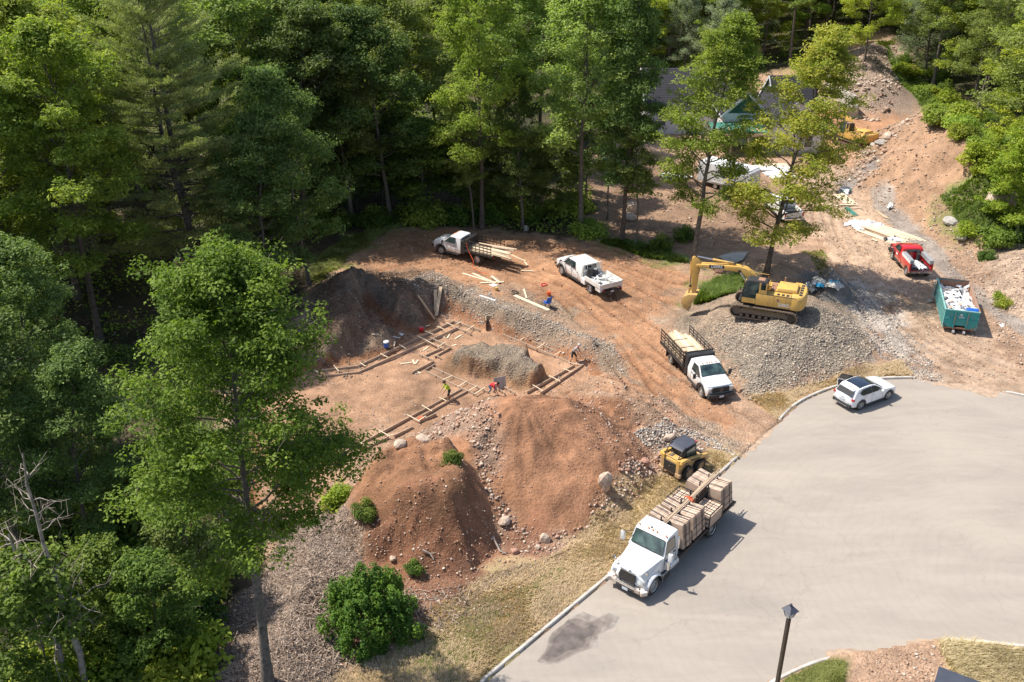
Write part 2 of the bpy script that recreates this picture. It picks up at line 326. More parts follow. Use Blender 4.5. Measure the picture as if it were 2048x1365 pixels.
# ---------------------------------------------------------------- object helpers
def tag(o, label=None, cat=None, group=None, kind=None):
    for k, v in (('label', label), ('category', cat), ('group', group), ('kind', kind)):
        if v: o[k] = v
    return o
def empty(name, loc=(0, 0, 0), rz=0, label=None, cat=None, group=None, sc=1):
    o = bpy.data.objects.new(name, None); COL.objects.link(o); o.location = loc; o.rotation_euler = (0, 0, rz); o.scale = (sc,)*3; o.empty_display_size = .3
    return tag(o, label, cat, group)
def npmesh(name, V, F, mats, mi=None, smooth=False, attrs=None):
    """V (n,3); F (m,k) constant k"""
    V = np.asarray(V, np.float32); F = np.asarray(F, np.int32); k = F.shape[1]
    me = bpy.data.meshes.new(name); me.vertices.add(len(V)); me.vertices.foreach_set('co', V.ravel())
    me.loops.add(F.size); me.loops.foreach_set('vertex_index', F.ravel())
    me.polygons.add(len(F)); me.polygons.foreach_set('loop_start', np.arange(0, F.size, k, dtype=np.int32))
    try: me.polygons.foreach_set('loop_total', np.full(len(F), k, np.int32))
    except Exception: pass
    if mi is not None: me.polygons.foreach_set('material_index', np.asarray(mi, np.int32))
    if smooth: me.polygons.foreach_set('use_smooth', np.ones(len(F), bool))
    for m in (mats if isinstance(mats, (list, tuple)) else [mats]): me.materials.append(m)
    for an, (dom, typ, arr) in (attrs or {}).items():
        a = me.attributes.new(an, typ, dom); a.data.foreach_set('color' if typ == 'FLOAT_COLOR' else 'value', np.asarray(arr, np.float32).ravel())
    me.update(calc_edges=True)
    return me
def link(name, me, parent=None, loc=None, rot=None):
    o = bpy.data.objects.new(name, me); COL.objects.link(o)
    if parent: o.parent = parent
    if loc is not None: o.location = loc
    if rot is not None: o.rotation_euler = rot
    return o
class MB:
    def __init__(s): s.v = []; s.f = []; s.m = []; s.mats = []
    def mi(s, m):
        if m not in s.mats: s.mats.append(m)
        return s.mats.index(m)
    def add(s, vs, fs, m):
        b = len(s.v); s.v += [tuple(v) for v in vs]; i = s.mi(m)
        for f in fs: s.f.append([b+j for j in f]); s.m.append(i)
        return s
    def box(s, c, d, m, rot=None, taper=None):
        x, y, z = d[0]/2, d[1]/2, d[2]/2; tx, ty = taper or (1, 1)
        vs = [Vector((sx*x*(tx if sz > 0 else 1), sy*y*(ty if sz > 0 else 1), sz*z)) for sz in (-1, 1) for sx, sy in ((-1, -1), (1, -1), (1, 1), (-1, 1))]
        if rot is not None:
            R = Euler(rot).to_matrix(); vs = [R @ v for v in vs]
        c = Vector(c)
        return s.add([v+c for v in vs], [(3, 2, 1, 0), (4, 5, 6, 7), (0, 1, 5, 4), (1, 2, 6, 5), (2, 3, 7, 6), (3, 0, 4, 7)], m)
    def bar(s, a, b, w, h, m, up=(0, 0, 1)):
        a = Vector(a); b = Vector(b); d = (b-a).normalized(); u = Vector(up)
        if abs(d.dot(u)) > .97: u = Vector((1, 0, 0))
        l = d.cross(u).normalized(); u = l.cross(d)
        vs = [p+l*sx*w/2+u*sz*h/2 for p in (a, b) for sx, sz in ((-1, -1), (1, -1), (1, 1), (-1, 1))]
        return s.add(vs, [(0, 1, 2, 3), (7, 6, 5, 4), (0, 4, 5, 1), (1, 5, 6, 2), (2, 6, 7, 3), (3, 7, 4, 0)], m)
    def tube(s, pts, rs, m, n=8, cap=True):
        pts = [Vector(p) for p in pts]; rs = rs if isinstance(rs, (list, tuple)) else [rs]*len(pts)
        vs = []; prev = None
        for i, p in enumerate(pts):
            d = (pts[min(i+1, len(pts)-1)]-pts[max(i-1, 0)]).normalized()
            u = prev or (Vector((0, 0, 1)) if abs(d.z) < .9 else Vector((1, 0, 0)))
            l = d.cross(u).normalized(); u = l.cross(d); prev = u
            for k in range(n):
                a = 2*math.pi*k/n; vs.append(p+(l*math.cos(a)+u*math.sin(a))*rs[i])
        fs = [(i*n+k, i*n+(k+1) % n, (i+1)*n+(k+1) % n, (i+1)*n+k) for i in range(len(pts)-1) for k in range(n)]
        if cap: fs += [tuple(range(n))[::-1], tuple((len(pts)-1)*n+k for k in range(n))]
        return s.add(vs, fs, m)
    def cyl(s, c, ax, r, h, m, n=20, r2=None):
        ax = Vector(ax).normalized(); c = Vector(c)
        return s.tube([c-ax*h/2, c+ax*h/2], [r, r if r2 is None else r2], m, n)
    def prism(s, prof, y0, y1, m, fn=None):
        """prof: (x,z) ccw; extruded along y"""
        n = len(prof); vs = [(x, y0, z) for x, z in prof]+[(x, y1, z) for x, z in prof]
        if fn: vs = [fn(*v) for v in vs]
        return s.add(vs, [tuple(range(n)), tuple(range(2*n-1, n-1, -1))]+[(i, n+i, n+(i+1) % n, (i+1) % n) for i in range(n)], m)
    def loft(s, prof, wfn, m, ts=(-1, -.93, -.6, 0, .6, .93, 1), off=None):
        """closed side profile (x,z) lofted across the width with w(x,z); off(x,z,t)->(dx,dz)"""
        n = len(prof); vs = []
        for t in ts:
            for x, z in prof:
                w = wfn(x, z); dx, dz = off(x, z, t) if off else (0, 0); vs.append((x+dx, t*w, z+dz))
        T = len(ts); fs = [tuple(range(n)), tuple((T-1)*n+i for i in range(n-1, -1, -1))]
        for k in range(T-1):
            for i in range(n): fs.append((k*n+i, (k+1)*n+i, (k+1)*n+(i+1) % n, k*n+(i+1) % n))
        return s.add(vs, fs, m)
    def build(s, name, parent=None, bevel=0, smooth=0, seg=2, loc=None, rot=None):
        me = bpy.data.meshes.new(name); me.from_pydata(s.v, [], s.f)
        for m in s.mats: me.materials.append(m)
        me.polygons.foreach_set('material_index', s.m)
        bm = bmesh.new(); bm.from_mesh(me)
        bmesh.ops.recalc_face_normals(bm, faces=bm.faces)
        if bevel: 
            es = [e for e in bm.edges if len(e.link_faces) == 2 and e.calc_face_angle(0) > .45]
            bmesh.ops.bevel(bm, geom=es, offset=bevel, segments=seg, profile=.6, affect='EDGES', clamp_overlap=True)
        if smooth:
            for f in bm.faces: f.smooth = True
            for e in bm.edges:
                if len(e.link_faces) == 2 and e.calc_face_angle(0) > smooth: e.smooth = False
        bm.to_mesh(me); bm.free(); me.update()
        return link(name, me, parent, loc, rot)
def copy_tree(o, parent=None):
    c = o.copy(); COL.objects.link(c)
    if parent: c.parent = parent
    for ch in list(o.children): copy_tree(ch, c)
    return c
def textmesh(name, txt, size, m, parent, loc, rot, depth=.004, xs=1):
    cu = bpy.data.curves.new(name, 'FONT'); cu.body = txt; cu.size = size; cu.extrude = depth; cu.align_x = 'CENTER'; cu.align_y = 'CENTER'; cu.offset = size*.02
    t = bpy.data.objects.new('tmp', cu); COL.objects.link(t)
    dg = bpy.context.evaluated_depsgraph_get(); me = bpy.data.meshes.new_from_object(t.evaluated_get(dg)); bpy.data.objects.remove(t)
    me.materials.clear(); me.materials.append(m)
    o = link(name, me, parent, loc, rot); o.scale = (xs, 1, 1); return o
def place2(root, pa, pb, la, lb, z=None):
    """stand a vehicle so that local ground points la, lb come down on two ground spots"""
    a = G(*pa); b = G(*pb); d = b-a; l = Vector(lb)-Vector(la)
    rz = math.atan2(d.y, d.x)-math.atan2(l.y, l.x)
    mid = (a+b)/2; ml = (Vector(la)+Vector(lb))/2; c, s_ = math.cos(rz), math.sin(rz)
    x = mid.x-(ml.x*c-ml.y*s_); y = mid.y-(ml.x*s_+ml.y*c)
    root.location = (x, y, HZ(x, y) if z is None else z); root.rotation_euler = (0, 0, rz)
    return rz
# ---------------------------------------------------------------- ground sheet
def axis(a, b, core, fine, coarse):
    xs = [core[0]]; st = fine
    while xs[-1] < core[1]: xs.append(xs[-1]+fine)
    l = [core[0]]; st = fine
    while l[-1] > a: st = min(st*1.06, coarse); l.append(l[-1]-st)
    r = [xs[-1]]; st = fine
    while r[-1] < b: st = min(st*1.06, coarse); r.append(r[-1]+st)
    return np.array(l[:0:-1]+xs+r[1:])
gx = axis(-900, 900, (-24, 40), .15, 30); gy = axis(-40, 1500, (33, 90), .15, 30)
GX, GY = np.meshgrid(gx, gy)
GZ = height(GX, GY)
nx, ny = len(gx), len(gy)
C = dict(red=(.385, .195, .102), redd=(.26, .12, .07), tan=(.41, .265, .175), pale=(.48, .38, .29), grey=(.30, .232, .172), dgrey=(.175, .115, .078), lgrey=(.50, .45, .40),
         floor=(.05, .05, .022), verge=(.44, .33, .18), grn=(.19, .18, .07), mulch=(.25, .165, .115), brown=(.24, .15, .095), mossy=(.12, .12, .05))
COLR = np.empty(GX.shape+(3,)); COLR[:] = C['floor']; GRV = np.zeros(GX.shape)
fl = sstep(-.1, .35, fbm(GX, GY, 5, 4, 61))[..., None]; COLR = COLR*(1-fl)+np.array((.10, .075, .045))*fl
nA = fbm(GX, GY, 6, 4, 51); nB = fbm(GX, GY, 2.2, 4, 52); nC = fbm(GX, GY, .8, 3, 53)
def paint(pg, col, soft=1.0, noise=1.2, amt=1.0, grv=None):
    global COLR, GRV
    pg = poly(pg) if isinstance(pg, list) else pg
    m = sstep(-soft, soft, sdist(GX, GY, pg)+noise*(nB+.5*nC))*amt
    COLR = COLR*(1-m[..., None])+np.array(C[col] if isinstance(col, str) else col)*m[..., None]
    if grv is not None: GRV = GRV*(1-m)+grv*m
CLEAR = poly([(440, 1420), (500, 1140), (560, 1010), (440, 930), (440, 780), (560, 660), (650, 545), (760, 462), (900, 452), (1060, 462), (1185, 480), (1190, 330), (1200, 250), (1290, 165), (1420, 150), (1620, 150), (1640, 128), (1700, 108), (1765, 108), (1800, 150), (1870, 210), (1960, 310), (2010, 410), (2090, 470), (2600, 540), (2900, 1200), (2200, 1500), (1300, 1500)])
paint(CLEAR, 'tan', .8, 1.5, 1, .35)
paint([(760, 470), (900, 458), (1060, 470), (1180, 490), (1330, 520), (1380, 560), (1300, 640), (1380, 760), (1500, 850), (1400, 900), (1200, 780), (1210, 690), (1000, 600), (850, 560), (640, 640), (700, 530)], 'red', 1, 3, .75, .1)
paint([(1190, 330), (1500, 330), (1600, 450), (1500, 500), (1330, 510), (1190, 490)], 'brown', 1.5, 3, .75, .2)
paint([(1620, 220), (1800, 200), (1830, 240), (1700, 330), (1630, 340)], 'red', 1, 3, .8, .1)
paint([(1600, 360), (1680, 300), (1760, 420), (1860, 560), (2040, 740), (2200, 900), (1860, 770), (1720, 620), (1640, 480)], (.47, .34, .24), 1, 2, .7, .15)
paint([(1690, 560), (1760, 590), (1830, 680), (1890, 760), (1830, 760), (1760, 720), (1700, 640), (1600, 600)], 'lgrey', 1, 3, .75, .6)
paint([(860, 545), (960, 585), (1110, 640), (1230, 690), (1270, 760), (1330, 800), (1420, 850), (1480, 900), (1400, 880), (1280, 780), (1190, 720), (1100, 680), (960, 630), (850, 600), (780, 580)], 'grey', .6, 2.0, .9, .9)
paint([(1000, 560), (1120, 600), (1220, 680), (1120, 650), (1010, 600)], 'grey', .8, 2, .8, 1)
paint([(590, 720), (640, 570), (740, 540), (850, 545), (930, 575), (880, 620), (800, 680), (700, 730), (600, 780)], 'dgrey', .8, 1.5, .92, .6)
paint(PIT, (.40, .235, .145), .3, 1.0, .9, .15)
paint([(740, 820), (900, 860), (830, 900), (700, 940), (650, 900)], 'tan', 1, 3, .7, .4)
paint([(1060, 800), (1200, 740), (1230, 760), (1300, 800), (1400, 870), (1250, 980), (1100, 1020)], 'tan', 1, 2, .55, .3)
# slopes of the pit and the middle mound
SM = sdist(GX, GY, MID); m = sstep(-.2, .6, SM+.3*nC)[..., None]; COLR = COLR*(1-m)+np.array((.24, .185, .135))*m; GRV = np.maximum(GRV, m[..., 0]*.6)
m = (sstep(-.5, .1, SM)*(1-sstep(.2, .8, SM)))[..., None]*.85; COLR = COLR*(1-m)+np.array((.27, .15, .08))*m
sp_ = sdist(GX, GY, PIT); m = (sstep(-.9, -.2, sp_)*(1-sstep(.5, 1.2, sp_)))[..., None]*.6; COLR = COLR*(1-m)+np.array((.22, .175, .13))*m
m = (sstep(.2, .6, sp_)*(1-sstep(.8, 1.4, sp_)))[..., None]*.8; COLR = COLR*(1-m)+np.array((.30, .13, .06))*m
# piles
cd = np.hypot(GX-.6, GY-49.0)
m = (sstep(8.6, 7.2, cd+1.0*nB))[..., None]; COLR = COLR*(1-m)+np.array((.325, .165, .092))*m; GRV = GRV*(1-.7*m[..., 0])
m = (sstep(8.6, 7.0, cd)*sstep(-.3, -2.6, (GX-.6)+1.6*nB))[..., None]*.9; COLR = COLR*(1-m)+np.array((.30, .21, .155))*m; GRV = GRV*(1-m[..., 0])+.6*m[..., 0]
m = (sstep(7.4, 8.6, cd+.6*nB)*sstep(11.2, 9.4, cd))[..., None]*.6*sstep(52, 47, GY)[..., None]; COLR = COLR*(1-m)+np.array((.42, .29, .22))*m; GRV = GRV*(1-m[..., 0])+.8*m[..., 0]
paint(PILES[3][0], (.33, .165, .088), .5, 1.2, .95, .05)
paint([(700, 1080), (840, 1080), (960, 1080), (1060, 1060), (1140, 1130), (1000, 1200), (860, 1300), (700, 1330), (560, 1420), (400, 1420), (640, 1340)], 'redd', .8, 2, .8, .2)
paint(PILES[4][0], 'mulch', .7, 1.2, 1, 0)
paint(PILES[5][0], (.27, .225, .175), .6, 1.5, 1, .8)
paint([(1335, 640), (1450, 590), (1640, 600), (1700, 650), (1600, 670), (1430, 700)], (.33, .24, .17), 1, 2, .9, .3)
paint(PILES[6][0], (.21, .19, .17), .5, 1, 1, .2)
paint(PILES[7][0], (.36, .222, .138), .7, 2, 1, .3)
paint(PILES[8][0], (.43, .31, .225), .7, 2, 1, .7)
paint(CUT, (.34, .25, .19), .8, 2, 1, .8)
paint([(1730, 392), (1765, 398), (1850, 470), (1900, 522), (1965, 592), (2060, 660), (2060, 685), (1945, 605), (1860, 522), (1780, 450)], (.29, .26, .23), .35, .7, .8, .5)
paint([(1700, 350), (1750, 350), (1760, 372), (1700, 385), (1670, 372)], (.19, .175, .165), .5, .8, .9, .3)
# grass verges
VERGE1 = poly([(560, 1420), (780, 1300), (870, 1215), (990, 1150), (1105, 1115), (1240, 1010), (1320, 945), (1420, 905), (1472, 915), (1240, 1135), (958, 1372), (940, 1420)])
VERGE2 = poly([(1500, 795), (1556, 842), (1600, 800), (1650, 779), (1760, 756), (1828, 755), (1800, 722), (1745, 738), (1610, 775)])
VERGE3 = poly([(1535, 1385), (1600, 1345), (1662, 1322), (1690, 1330), (1680, 1400), (1530, 1420)])
VERGE4 = poly([(1885, 1290), (1960, 1294), (2048, 1303), (2200, 1318), (2200, 1420), (1980, 1420), (1900, 1340)])
paint(VERGE1, 'verge', .6, 1.4, .95, 0); paint(VERGE2, (.40, .27, .13), .4, 1, .9, .1); paint(VERGE3, 'grn', .3, .5, .9, 0); paint(VERGE4, 'verge', .4, .6, .95, 0)
paint([(830, 1330), (900, 1250), (1010, 1190), (1120, 1180), (1040, 1270), (900, 1420), (800, 1420)], (.20, .18, .075), 1, 2.5, .7)
paint([(1010, 1200), (1120, 1140), (1180, 1140), (1090, 1220), (1000, 1260)], 'red', .6, 2, .7)
# green patches
for pg in ([(610, 560), (650, 510), (740, 460), (800, 455), (700, 520), (640, 570)], [(1380, 610), (1400, 570), (1490, 560), (1500, 595)], [(1850, 260), (1990, 350), (2090, 420), (1960, 430), (1900, 330)], [(1870, 440), (2100, 430), (2100, 500), (1920, 490)], [(1755, 140), (1900, 210), (2000, 260), (1900, 260), (1800, 190)], [(1190, 480), (1330, 500), (1400, 540), (1300, 530)]):
    paint(pg, (.13, .17, .045), 1, 2.5, .8)
rt, tone = rutfield(GX, GY)
m = tone[..., None]*.6*(sdist(GX, GY, CLEAR) > 0)[..., None]; COLR = COLR*(1-m)+COLR*np.array((.72, .62, .55))*m
nD = fbm(GX, GY, .45, 3, 57); COLR = COLR*(1+.30*nA+.26*nB+.32*nC+.22*nD)[..., None]
COLR = np.clip(COLR*.95, .01, .8)
idx = np.arange(nx*ny).reshape(ny, nx)
F = np.stack([idx[:-1, :-1], idx[:-1, 1:], idx[1:, 1:], idx[1:, :-1]], -1).reshape(-1, 4)
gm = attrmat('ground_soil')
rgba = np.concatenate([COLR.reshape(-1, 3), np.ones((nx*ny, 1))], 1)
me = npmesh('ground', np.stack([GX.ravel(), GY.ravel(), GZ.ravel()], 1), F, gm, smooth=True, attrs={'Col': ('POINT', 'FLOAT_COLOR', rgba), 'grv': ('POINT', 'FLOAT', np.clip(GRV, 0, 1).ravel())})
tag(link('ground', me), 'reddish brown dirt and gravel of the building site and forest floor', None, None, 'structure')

# ---------------------------------------------------------------- asphalt court and kerbs
def asphalt():
    m = bpy.data.materials.new('worn_asphalt'); m.use_nodes = True; t = m.node_tree; b = t.nodes['Principled BSDF']; L = t.links.new
    b.inputs['Roughness'].default_value = .9; b.inputs['Specular IOR Level'].default_value = .25
    tc = t.nodes.new('ShaderNodeTexCoord')
    def noise(s, d, sc=(1, 1, 1), rot=0):
        mp = t.nodes.new('ShaderNodeMapping'); mp.inputs['Scale'].default_value = sc; mp.inputs['Rotation'].default_value = (0, 0, rot); L(tc.outputs['Object'], mp.inputs[0])
        n = t.nodes.new('ShaderNodeTexNoise'); n.inputs['Scale'].default_value = s; n.inputs['Detail'].default_value = d; n.inputs['Roughness'].default_value = .6; n.inputs['Distortion'].default_value = .6; L(mp.outputs[0], n.inputs['Vector']); return n
    r = t.nodes.new('ShaderNodeValToRGB'); e = r.color_ramp.elements; e[0].position = .3; e[0].color = (.295, .258, .222, 1); e[1].position = .72; e[1].color = (.375, .322, .27, 1)
    L(noise(.12, 6, (1, 2.2, 1), .5).outputs['Fac'], r.inputs[0])
    r2 = t.nodes.new('ShaderNodeValToRGB'); e = r2.color_ramp.elements; e[0].position = .42; e[0].color = (0, 0, 0, 1); e[1].position = .72; e[1].color = (1, 1, 1, 1)
    L(noise(.5, 8, (.35, 1.5, 1), -.35).outputs['Fac'], r2.inputs[0])
    mx = t.nodes.new('ShaderNodeMix'); mx.data_type = 'RGBA'; mx.inputs['B'].default_value = (.41, .355, .295, 1)
    s = t.nodes.new('ShaderNodeMath'); s.operation = 'MULTIPLY'; s.inputs[1].default_value = .6; L(r2.outputs[0], s.inputs[0]); L(s.outputs[0], mx.inputs['Factor']); L(r.outputs[0], mx.inputs['A'])
    n3 = noise(30, 4); r3 = t.nodes.new('ShaderNodeMapRange'); r3.inputs['From Min'].default_value = .3; r3.inputs['From Max'].default_value = .7; r3.inputs['To Min'].default_value = .9; r3.inputs['To Max'].default_value = 1.1; L(n3.outputs['Fac'], r3.inputs['Value'])
    # thin sealed cracks and tyre scuffs
    n4 = noise(.09, 3, (1, 1, 1), .9); w = t.nodes.new('ShaderNodeMath'); w.operation = 'PINGPONG'; w.inputs[1].default_value = .03; L(n4.outputs['Fac'], w.inputs[0])
    r4 = t.nodes.new('ShaderNodeMapRange'); r4.inputs['From Min'].default_value = 0; r4.inputs['From Max'].default_value = .0016; r4.inputs['To Min'].default_value = .93; r4.inputs['To Max'].default_value = 1; L(w.outputs[0], r4.inputs['Value'])
    vc = t.nodes.new('ShaderNodeTexVoronoi'); vc.feature = 'DISTANCE_TO_EDGE'; vc.inputs['Scale'].default_value = .13; vc.inputs['Randomness'].default_value = 1
    nv = noise(.8, 5); va = t.nodes.new('ShaderNodeVectorMath'); va.operation = 'MULTIPLY_ADD'; va.inputs[1].default_value = (2.2, 2.2, 0); L(nv.outputs['Color'], va.inputs[0]); L(tc.outputs['Object'], va.inputs[2]); L(va.outputs[0], vc.inputs['Vector'])
    rc = t.nodes.new('ShaderNodeMapRange'); rc.inputs['From Max'].default_value = .006; rc.inputs['To Min'].default_value = .9; L(vc.outputs['Distance'], rc.inputs['Value'])
    wv = t.nodes.new('ShaderNodeTexWave'); wv.wave_type = 'RINGS'; wv.rings_direction = 'Z'; wv.inputs['Scale'].default_value = .55; wv.inputs['Distortion'].default_value = 14; wv.inputs['Detail'].default_value = 5; wv.inputs['Detail Scale'].default_value = .6
    mw = t.nodes.new('ShaderNodeMapping'); mw.inputs['Location'].default_value = (-27, -38, 0); L(tc.outputs['Object'], mw.inputs[0]); L(mw.outputs[0], wv.inputs[0])
    rw = t.nodes.new('ShaderNodeMapRange'); rw.inputs['From Min'].default_value = .55; rw.inputs['From Max'].default_value = 1; rw.inputs['To Min'].default_value = 1; rw.inputs['To Max'].default_value = .975; L(wv.outputs['Fac'], rw.inputs['Value'])
    mk = t.nodes.new('ShaderNodeMath'); mk.operation = 'MULTIPLY'; L(rc.outputs[0], mk.inputs[0]); L(rw.outputs[0], mk.inputs[1])
    mj = t.nodes.new('ShaderNodeMath'); mj.operation = 'MULTIPLY'; L(mk.outputs[0], mj.inputs[0]); L(r4.outputs[0], mj.inputs[1]); r4 = mj
    mm = t.nodes.new('ShaderNodeMath'); mm.operation = 'MULTIPLY'; L(r3.outputs[0], mm.inputs[0]); L(r4.outputs[0], mm.inputs[1])
    vs = t.nodes.new('ShaderNodeVectorMath'); vs.operation = 'SCALE'; L(mx.outputs['Result'], vs.inputs[0]); L(mm.outputs[0], vs.inputs['Scale']); L(vs.outputs[0], b.inputs['Base Color'])
    bp = t.nodes.new('ShaderNodeBump'); bp.inputs['Strength'].default_value = .3; bp.inputs['Distance'].default_value = .01; L(n3.outputs['Fac'], bp.inputs['Height']); L(bp.outputs[0], b.inputs['Normal'])
    return m
def ragged(pg, step, amp, seed, only=None):
    out = []
    for i in range(len(pg)):
        a = np.array(pg[i]); b = np.array(pg[(i+1) % len(pg)]); L = np.hypot(*(b-a)); n = max(1, int(L/step)) if (only is None or i in only) else 1
        for k in range(n):
            p = a+(b-a)*k/n; nr = np.array((b-a)[::-1]*(1, -1))/L
            q = p+nr*amp*float(fbm(np.array([p[0]]), np.array([p[1]]), .9, 3, seed)[0])*(1 if k else .3) if n > 1 else p
            out.append(tuple(q))
    return out
def sheet(name, pg, z, m, kind='structure', label=None):
    me = bpy.data.meshes.new(name); me.from_pydata([(x, y, z) for x, y in pg], [], [tuple(range(len(pg)))]); me.materials.append(m); o = link(name, me)
    bm = bmesh.new(); bm.from_mesh(me); bmesh.ops.triangulate(bm, faces=bm.faces); bm.normal_update()
    for f in bm.faces:
        if f.normal.z < 0: f.normal_flip()
    bm.to_mesh(me); bm.free()
    return tag(o, label, None, None, kind)
sheet('asphalt_road', ragged(ASPH, .35, .35, 71, {2, 3, 9, 10, 11, 12, 20, 21, 22, 23}), 0, asphalt(), label='pale worn asphalt of the turning circle')
st = mat('damp_and_shadow', (.14, .115, .10), .7, nscale=1.5, namt=.3, coord='Object')
stc = poly([(1098, 1300), (1110, 1268), (1140, 1240), (1165, 1228), (1192, 1240), (1212, 1230), (1232, 1238), (1218, 1258), (1196, 1268), (1192, 1292), (1160, 1302), (1120, 1322), (1085, 1318)])  # wet spot, with part of a tree's cast shadow painted into the dark tones
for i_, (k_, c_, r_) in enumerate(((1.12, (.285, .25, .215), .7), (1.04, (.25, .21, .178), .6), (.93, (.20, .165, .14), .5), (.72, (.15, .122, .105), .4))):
    cc_ = stc.mean(0)+np.array((-.25, -.15))*i_*.6; sheet('damp_and_shadow', ragged(cc_+(stc-stc.mean(0))*k_, .12, .16, 5+i_), .004+.003*i_, mat('damp_and_shadow%d' % i_, c_, r_, nscale=2.2, namt=.25), 'structure', ['outer pale edge', 'brown ring', 'dark body', 'wettest middle'][i_]+' of the damp stain and painted tree shadow on asphalt beside the kerb')
def spill(pts, seed, label, z=.006, col=(.42, .30, .21)):
    sheet('dirt_spill', ragged(poly(pts), .2, .5, seed), z, mat('spilled_dirt', col, .95, nscale=3, namt=.2, bump=.01, bscale=20), 'structure', label)
spill([(1810, 1285), (1835, 1276), (1868, 1280), (1880, 1292), (1850, 1300)], 3, 'tongue of reddish dirt spilled over the lower asphalt edge')
spill([(1640, 1322), (1650, 1302), (1690, 1300), (1720, 1312), (1680, 1318)], 4, 'pale dirt washed onto the asphalt by the lower kerb end')
spill([(1840, 765), (1900, 762), (2000, 778), (1990, 796), (1930, 782), (1870, 774)], 9, 'gravelly dirt dragged onto the upper asphalt edge')
spill([(1478, 912), (1520, 868), (1552, 848), (1548, 862), (1515, 890), (1490, 918)], 11, 'gravelly dirt dragged onto the asphalt at the site entrance')
def kerb(pts, label, w=.17, h=.15):
    q = [Vector((*P0(x, y), 0)) for x, y in pts]
    r = []
    for i in range(len(q)-1):
        n = max(1, int((q[i+1]-q[i]).length/.5))
        r += [q[i].lerp(q[i+1], k/n) for k in range(n)]
    r.append(q[-1])
    for _ in range(3):
        r = [r[0]]+[(r[i-1]+2*r[i]+r[i+1])/4 for i in range(1, len(r)-1)]+[r[-1]]
    k = MB(); vs = []; prof = [(-w/2, -.1), (-w/2, h-.02), (-w/2+.02, h), (w/2-.03, h), (w/2, h-.03), (w/2+.02, -.1)]
    for i, p in enumerate(r):
        d = (r[min(i+1, len(r)-1)]-r[max(i-1, 0)]).normalized(); l = Vector((d.y, -d.x, 0))
        e = .35 if i in (0, len(r)-1) else 1
        for a, z in prof: vs.append(p+l*a+Vector((0, 0, z if z < 0 else z*e+.01)))
    n = len(prof); fs = [(i*n+j, i*n+(j+1) % n, (i+1)*n+(j+1) % n, (i+1)*n+j) for i in range(len(r)-1) for j in range(n)]
    fs += [tuple(range(n)), tuple(range(len(r)*n-1, len(r)*n-n-1, -1))]
    k.add(vs, fs, M['kerb']); o = k.build('kerb', None, smooth=.5); tag(o, label, None, None, 'structure')
    # joints between kerb lengths: dark recessed slivers
    j = MB()
    for i in range(6, len(r)-3, 6):
        p = r[i]; d = (r[i+1]-r[i-1]).normalized(); j.bar(p-Vector((d.y, -d.x, 0))*(w/2+.004)+Vector((0, 0, h/2)), p+Vector((d.y, -d.x, 0))*(w/2+.022)+Vector((0, 0, h/2)), .012, h+.012, M['textb'])
    if j.v: j.build('kerb_joint', o)
kerb([(955, 1372), (1240, 1135), (1360, 1023), (1476, 914)], 'long straight pale concrete kerb beside the dry grass verge')
kerb([(1554, 846), (1575, 822), (1600, 803), (1650, 781), (1700, 766), (1760, 758), (1832, 757)], 'curved pale kerb behind the parked white car')
kerb([(2005, 784), (2060, 796), (2300, 850)], 'short pale kerb at the right edge beyond the gravel entrance')
kerb([(1530, 1375), (1600, 1338), (1662, 1317)], 'pale kerb curving behind the lamp post at the bottom')
kerb([(1878, 1283), (1900, 1281), (1960, 1287), (2048, 1296), (2200, 1312)], 'pale kerb along the tall dry grass at bottom right')
# ---------------------------------------------------------------- trees
def leaves(P, N, size, rng, tone, aspect=.55, fold=.12):
    """one folded rhombus of two faces per leaf"""
    n = len(P); N = N/np.linalg.norm(N, axis=1, keepdims=True)
    r = rng.normal(size=(n, 3)); T = np.cross(N, r); T /= np.linalg.norm(T, axis=1, keepdims=True); B = np.cross(N, T)
    s = size*rng.uniform(.6, 1.35, (n, 1))
    V = np.stack([P-T*s, P-B*s*aspect+N*s*fold*2, P+T*s, P+B*s*aspect+N*s*fold*2], 1).reshape(-1, 3)
    F = np.arange(n*4).reshape(n, 4)
    F = np.stack([F[:, [0, 1, 2]], F[:, [0, 2, 3]]], 1).reshape(-1, 3)
    return V, F, np.repeat(tone, 4)
class Tube:
    def __init__(s): s.V = []; s.F = []; s.n = 0
    def add(s, pts, r, k=5):
        pts = np.asarray(pts, float); m = len(pts); d = np.gradient(pts, axis=0); d /= np.linalg.norm(d, axis=1, keepdims=True)+1e-9
        u = np.where(np.abs(d[:, 2:3]) > .9, [[1, 0, 0]], [[0, 0, 1]]); l = np.cross(d, u); l /= np.linalg.norm(l, axis=1, keepdims=True); u = np.cross(l, d)
        a = np.arange(k)*2*np.pi/k
        V = pts[:, None]+(l[:, None]*np.cos(a)[None, :, None]+u[:, None]*np.sin(a)[None, :, None])*np.asarray(r)[:, None, None]
        i = np.arange(m-1)[:, None]*k+np.arange(k)[None]; j = np.arange(m-1)[:, None]*k+(np.arange(k)+1)[None] % k
        s.F.append((np.stack([i, j, j+k, i+k], -1)+s.n).reshape(-1, 4)); s.V.append(V.reshape(-1, 3)); s.n += m*k
    def mesh(s, name, m): return npmesh(name, np.concatenate(s.V), np.concatenate(s.F), m, smooth=True)
def bez(a, b, lift, n, rng=None, wob=0):
    t = np.linspace(0, 1, n)[:, None]; c = (a+b)/2+np.array([0, 0, lift])
    p = (1-t)**2*a+2*t*(1-t)*c+t*t*b
    if rng is not None: p[1:] += rng.normal(size=(n-1, 3))*wob
    return p
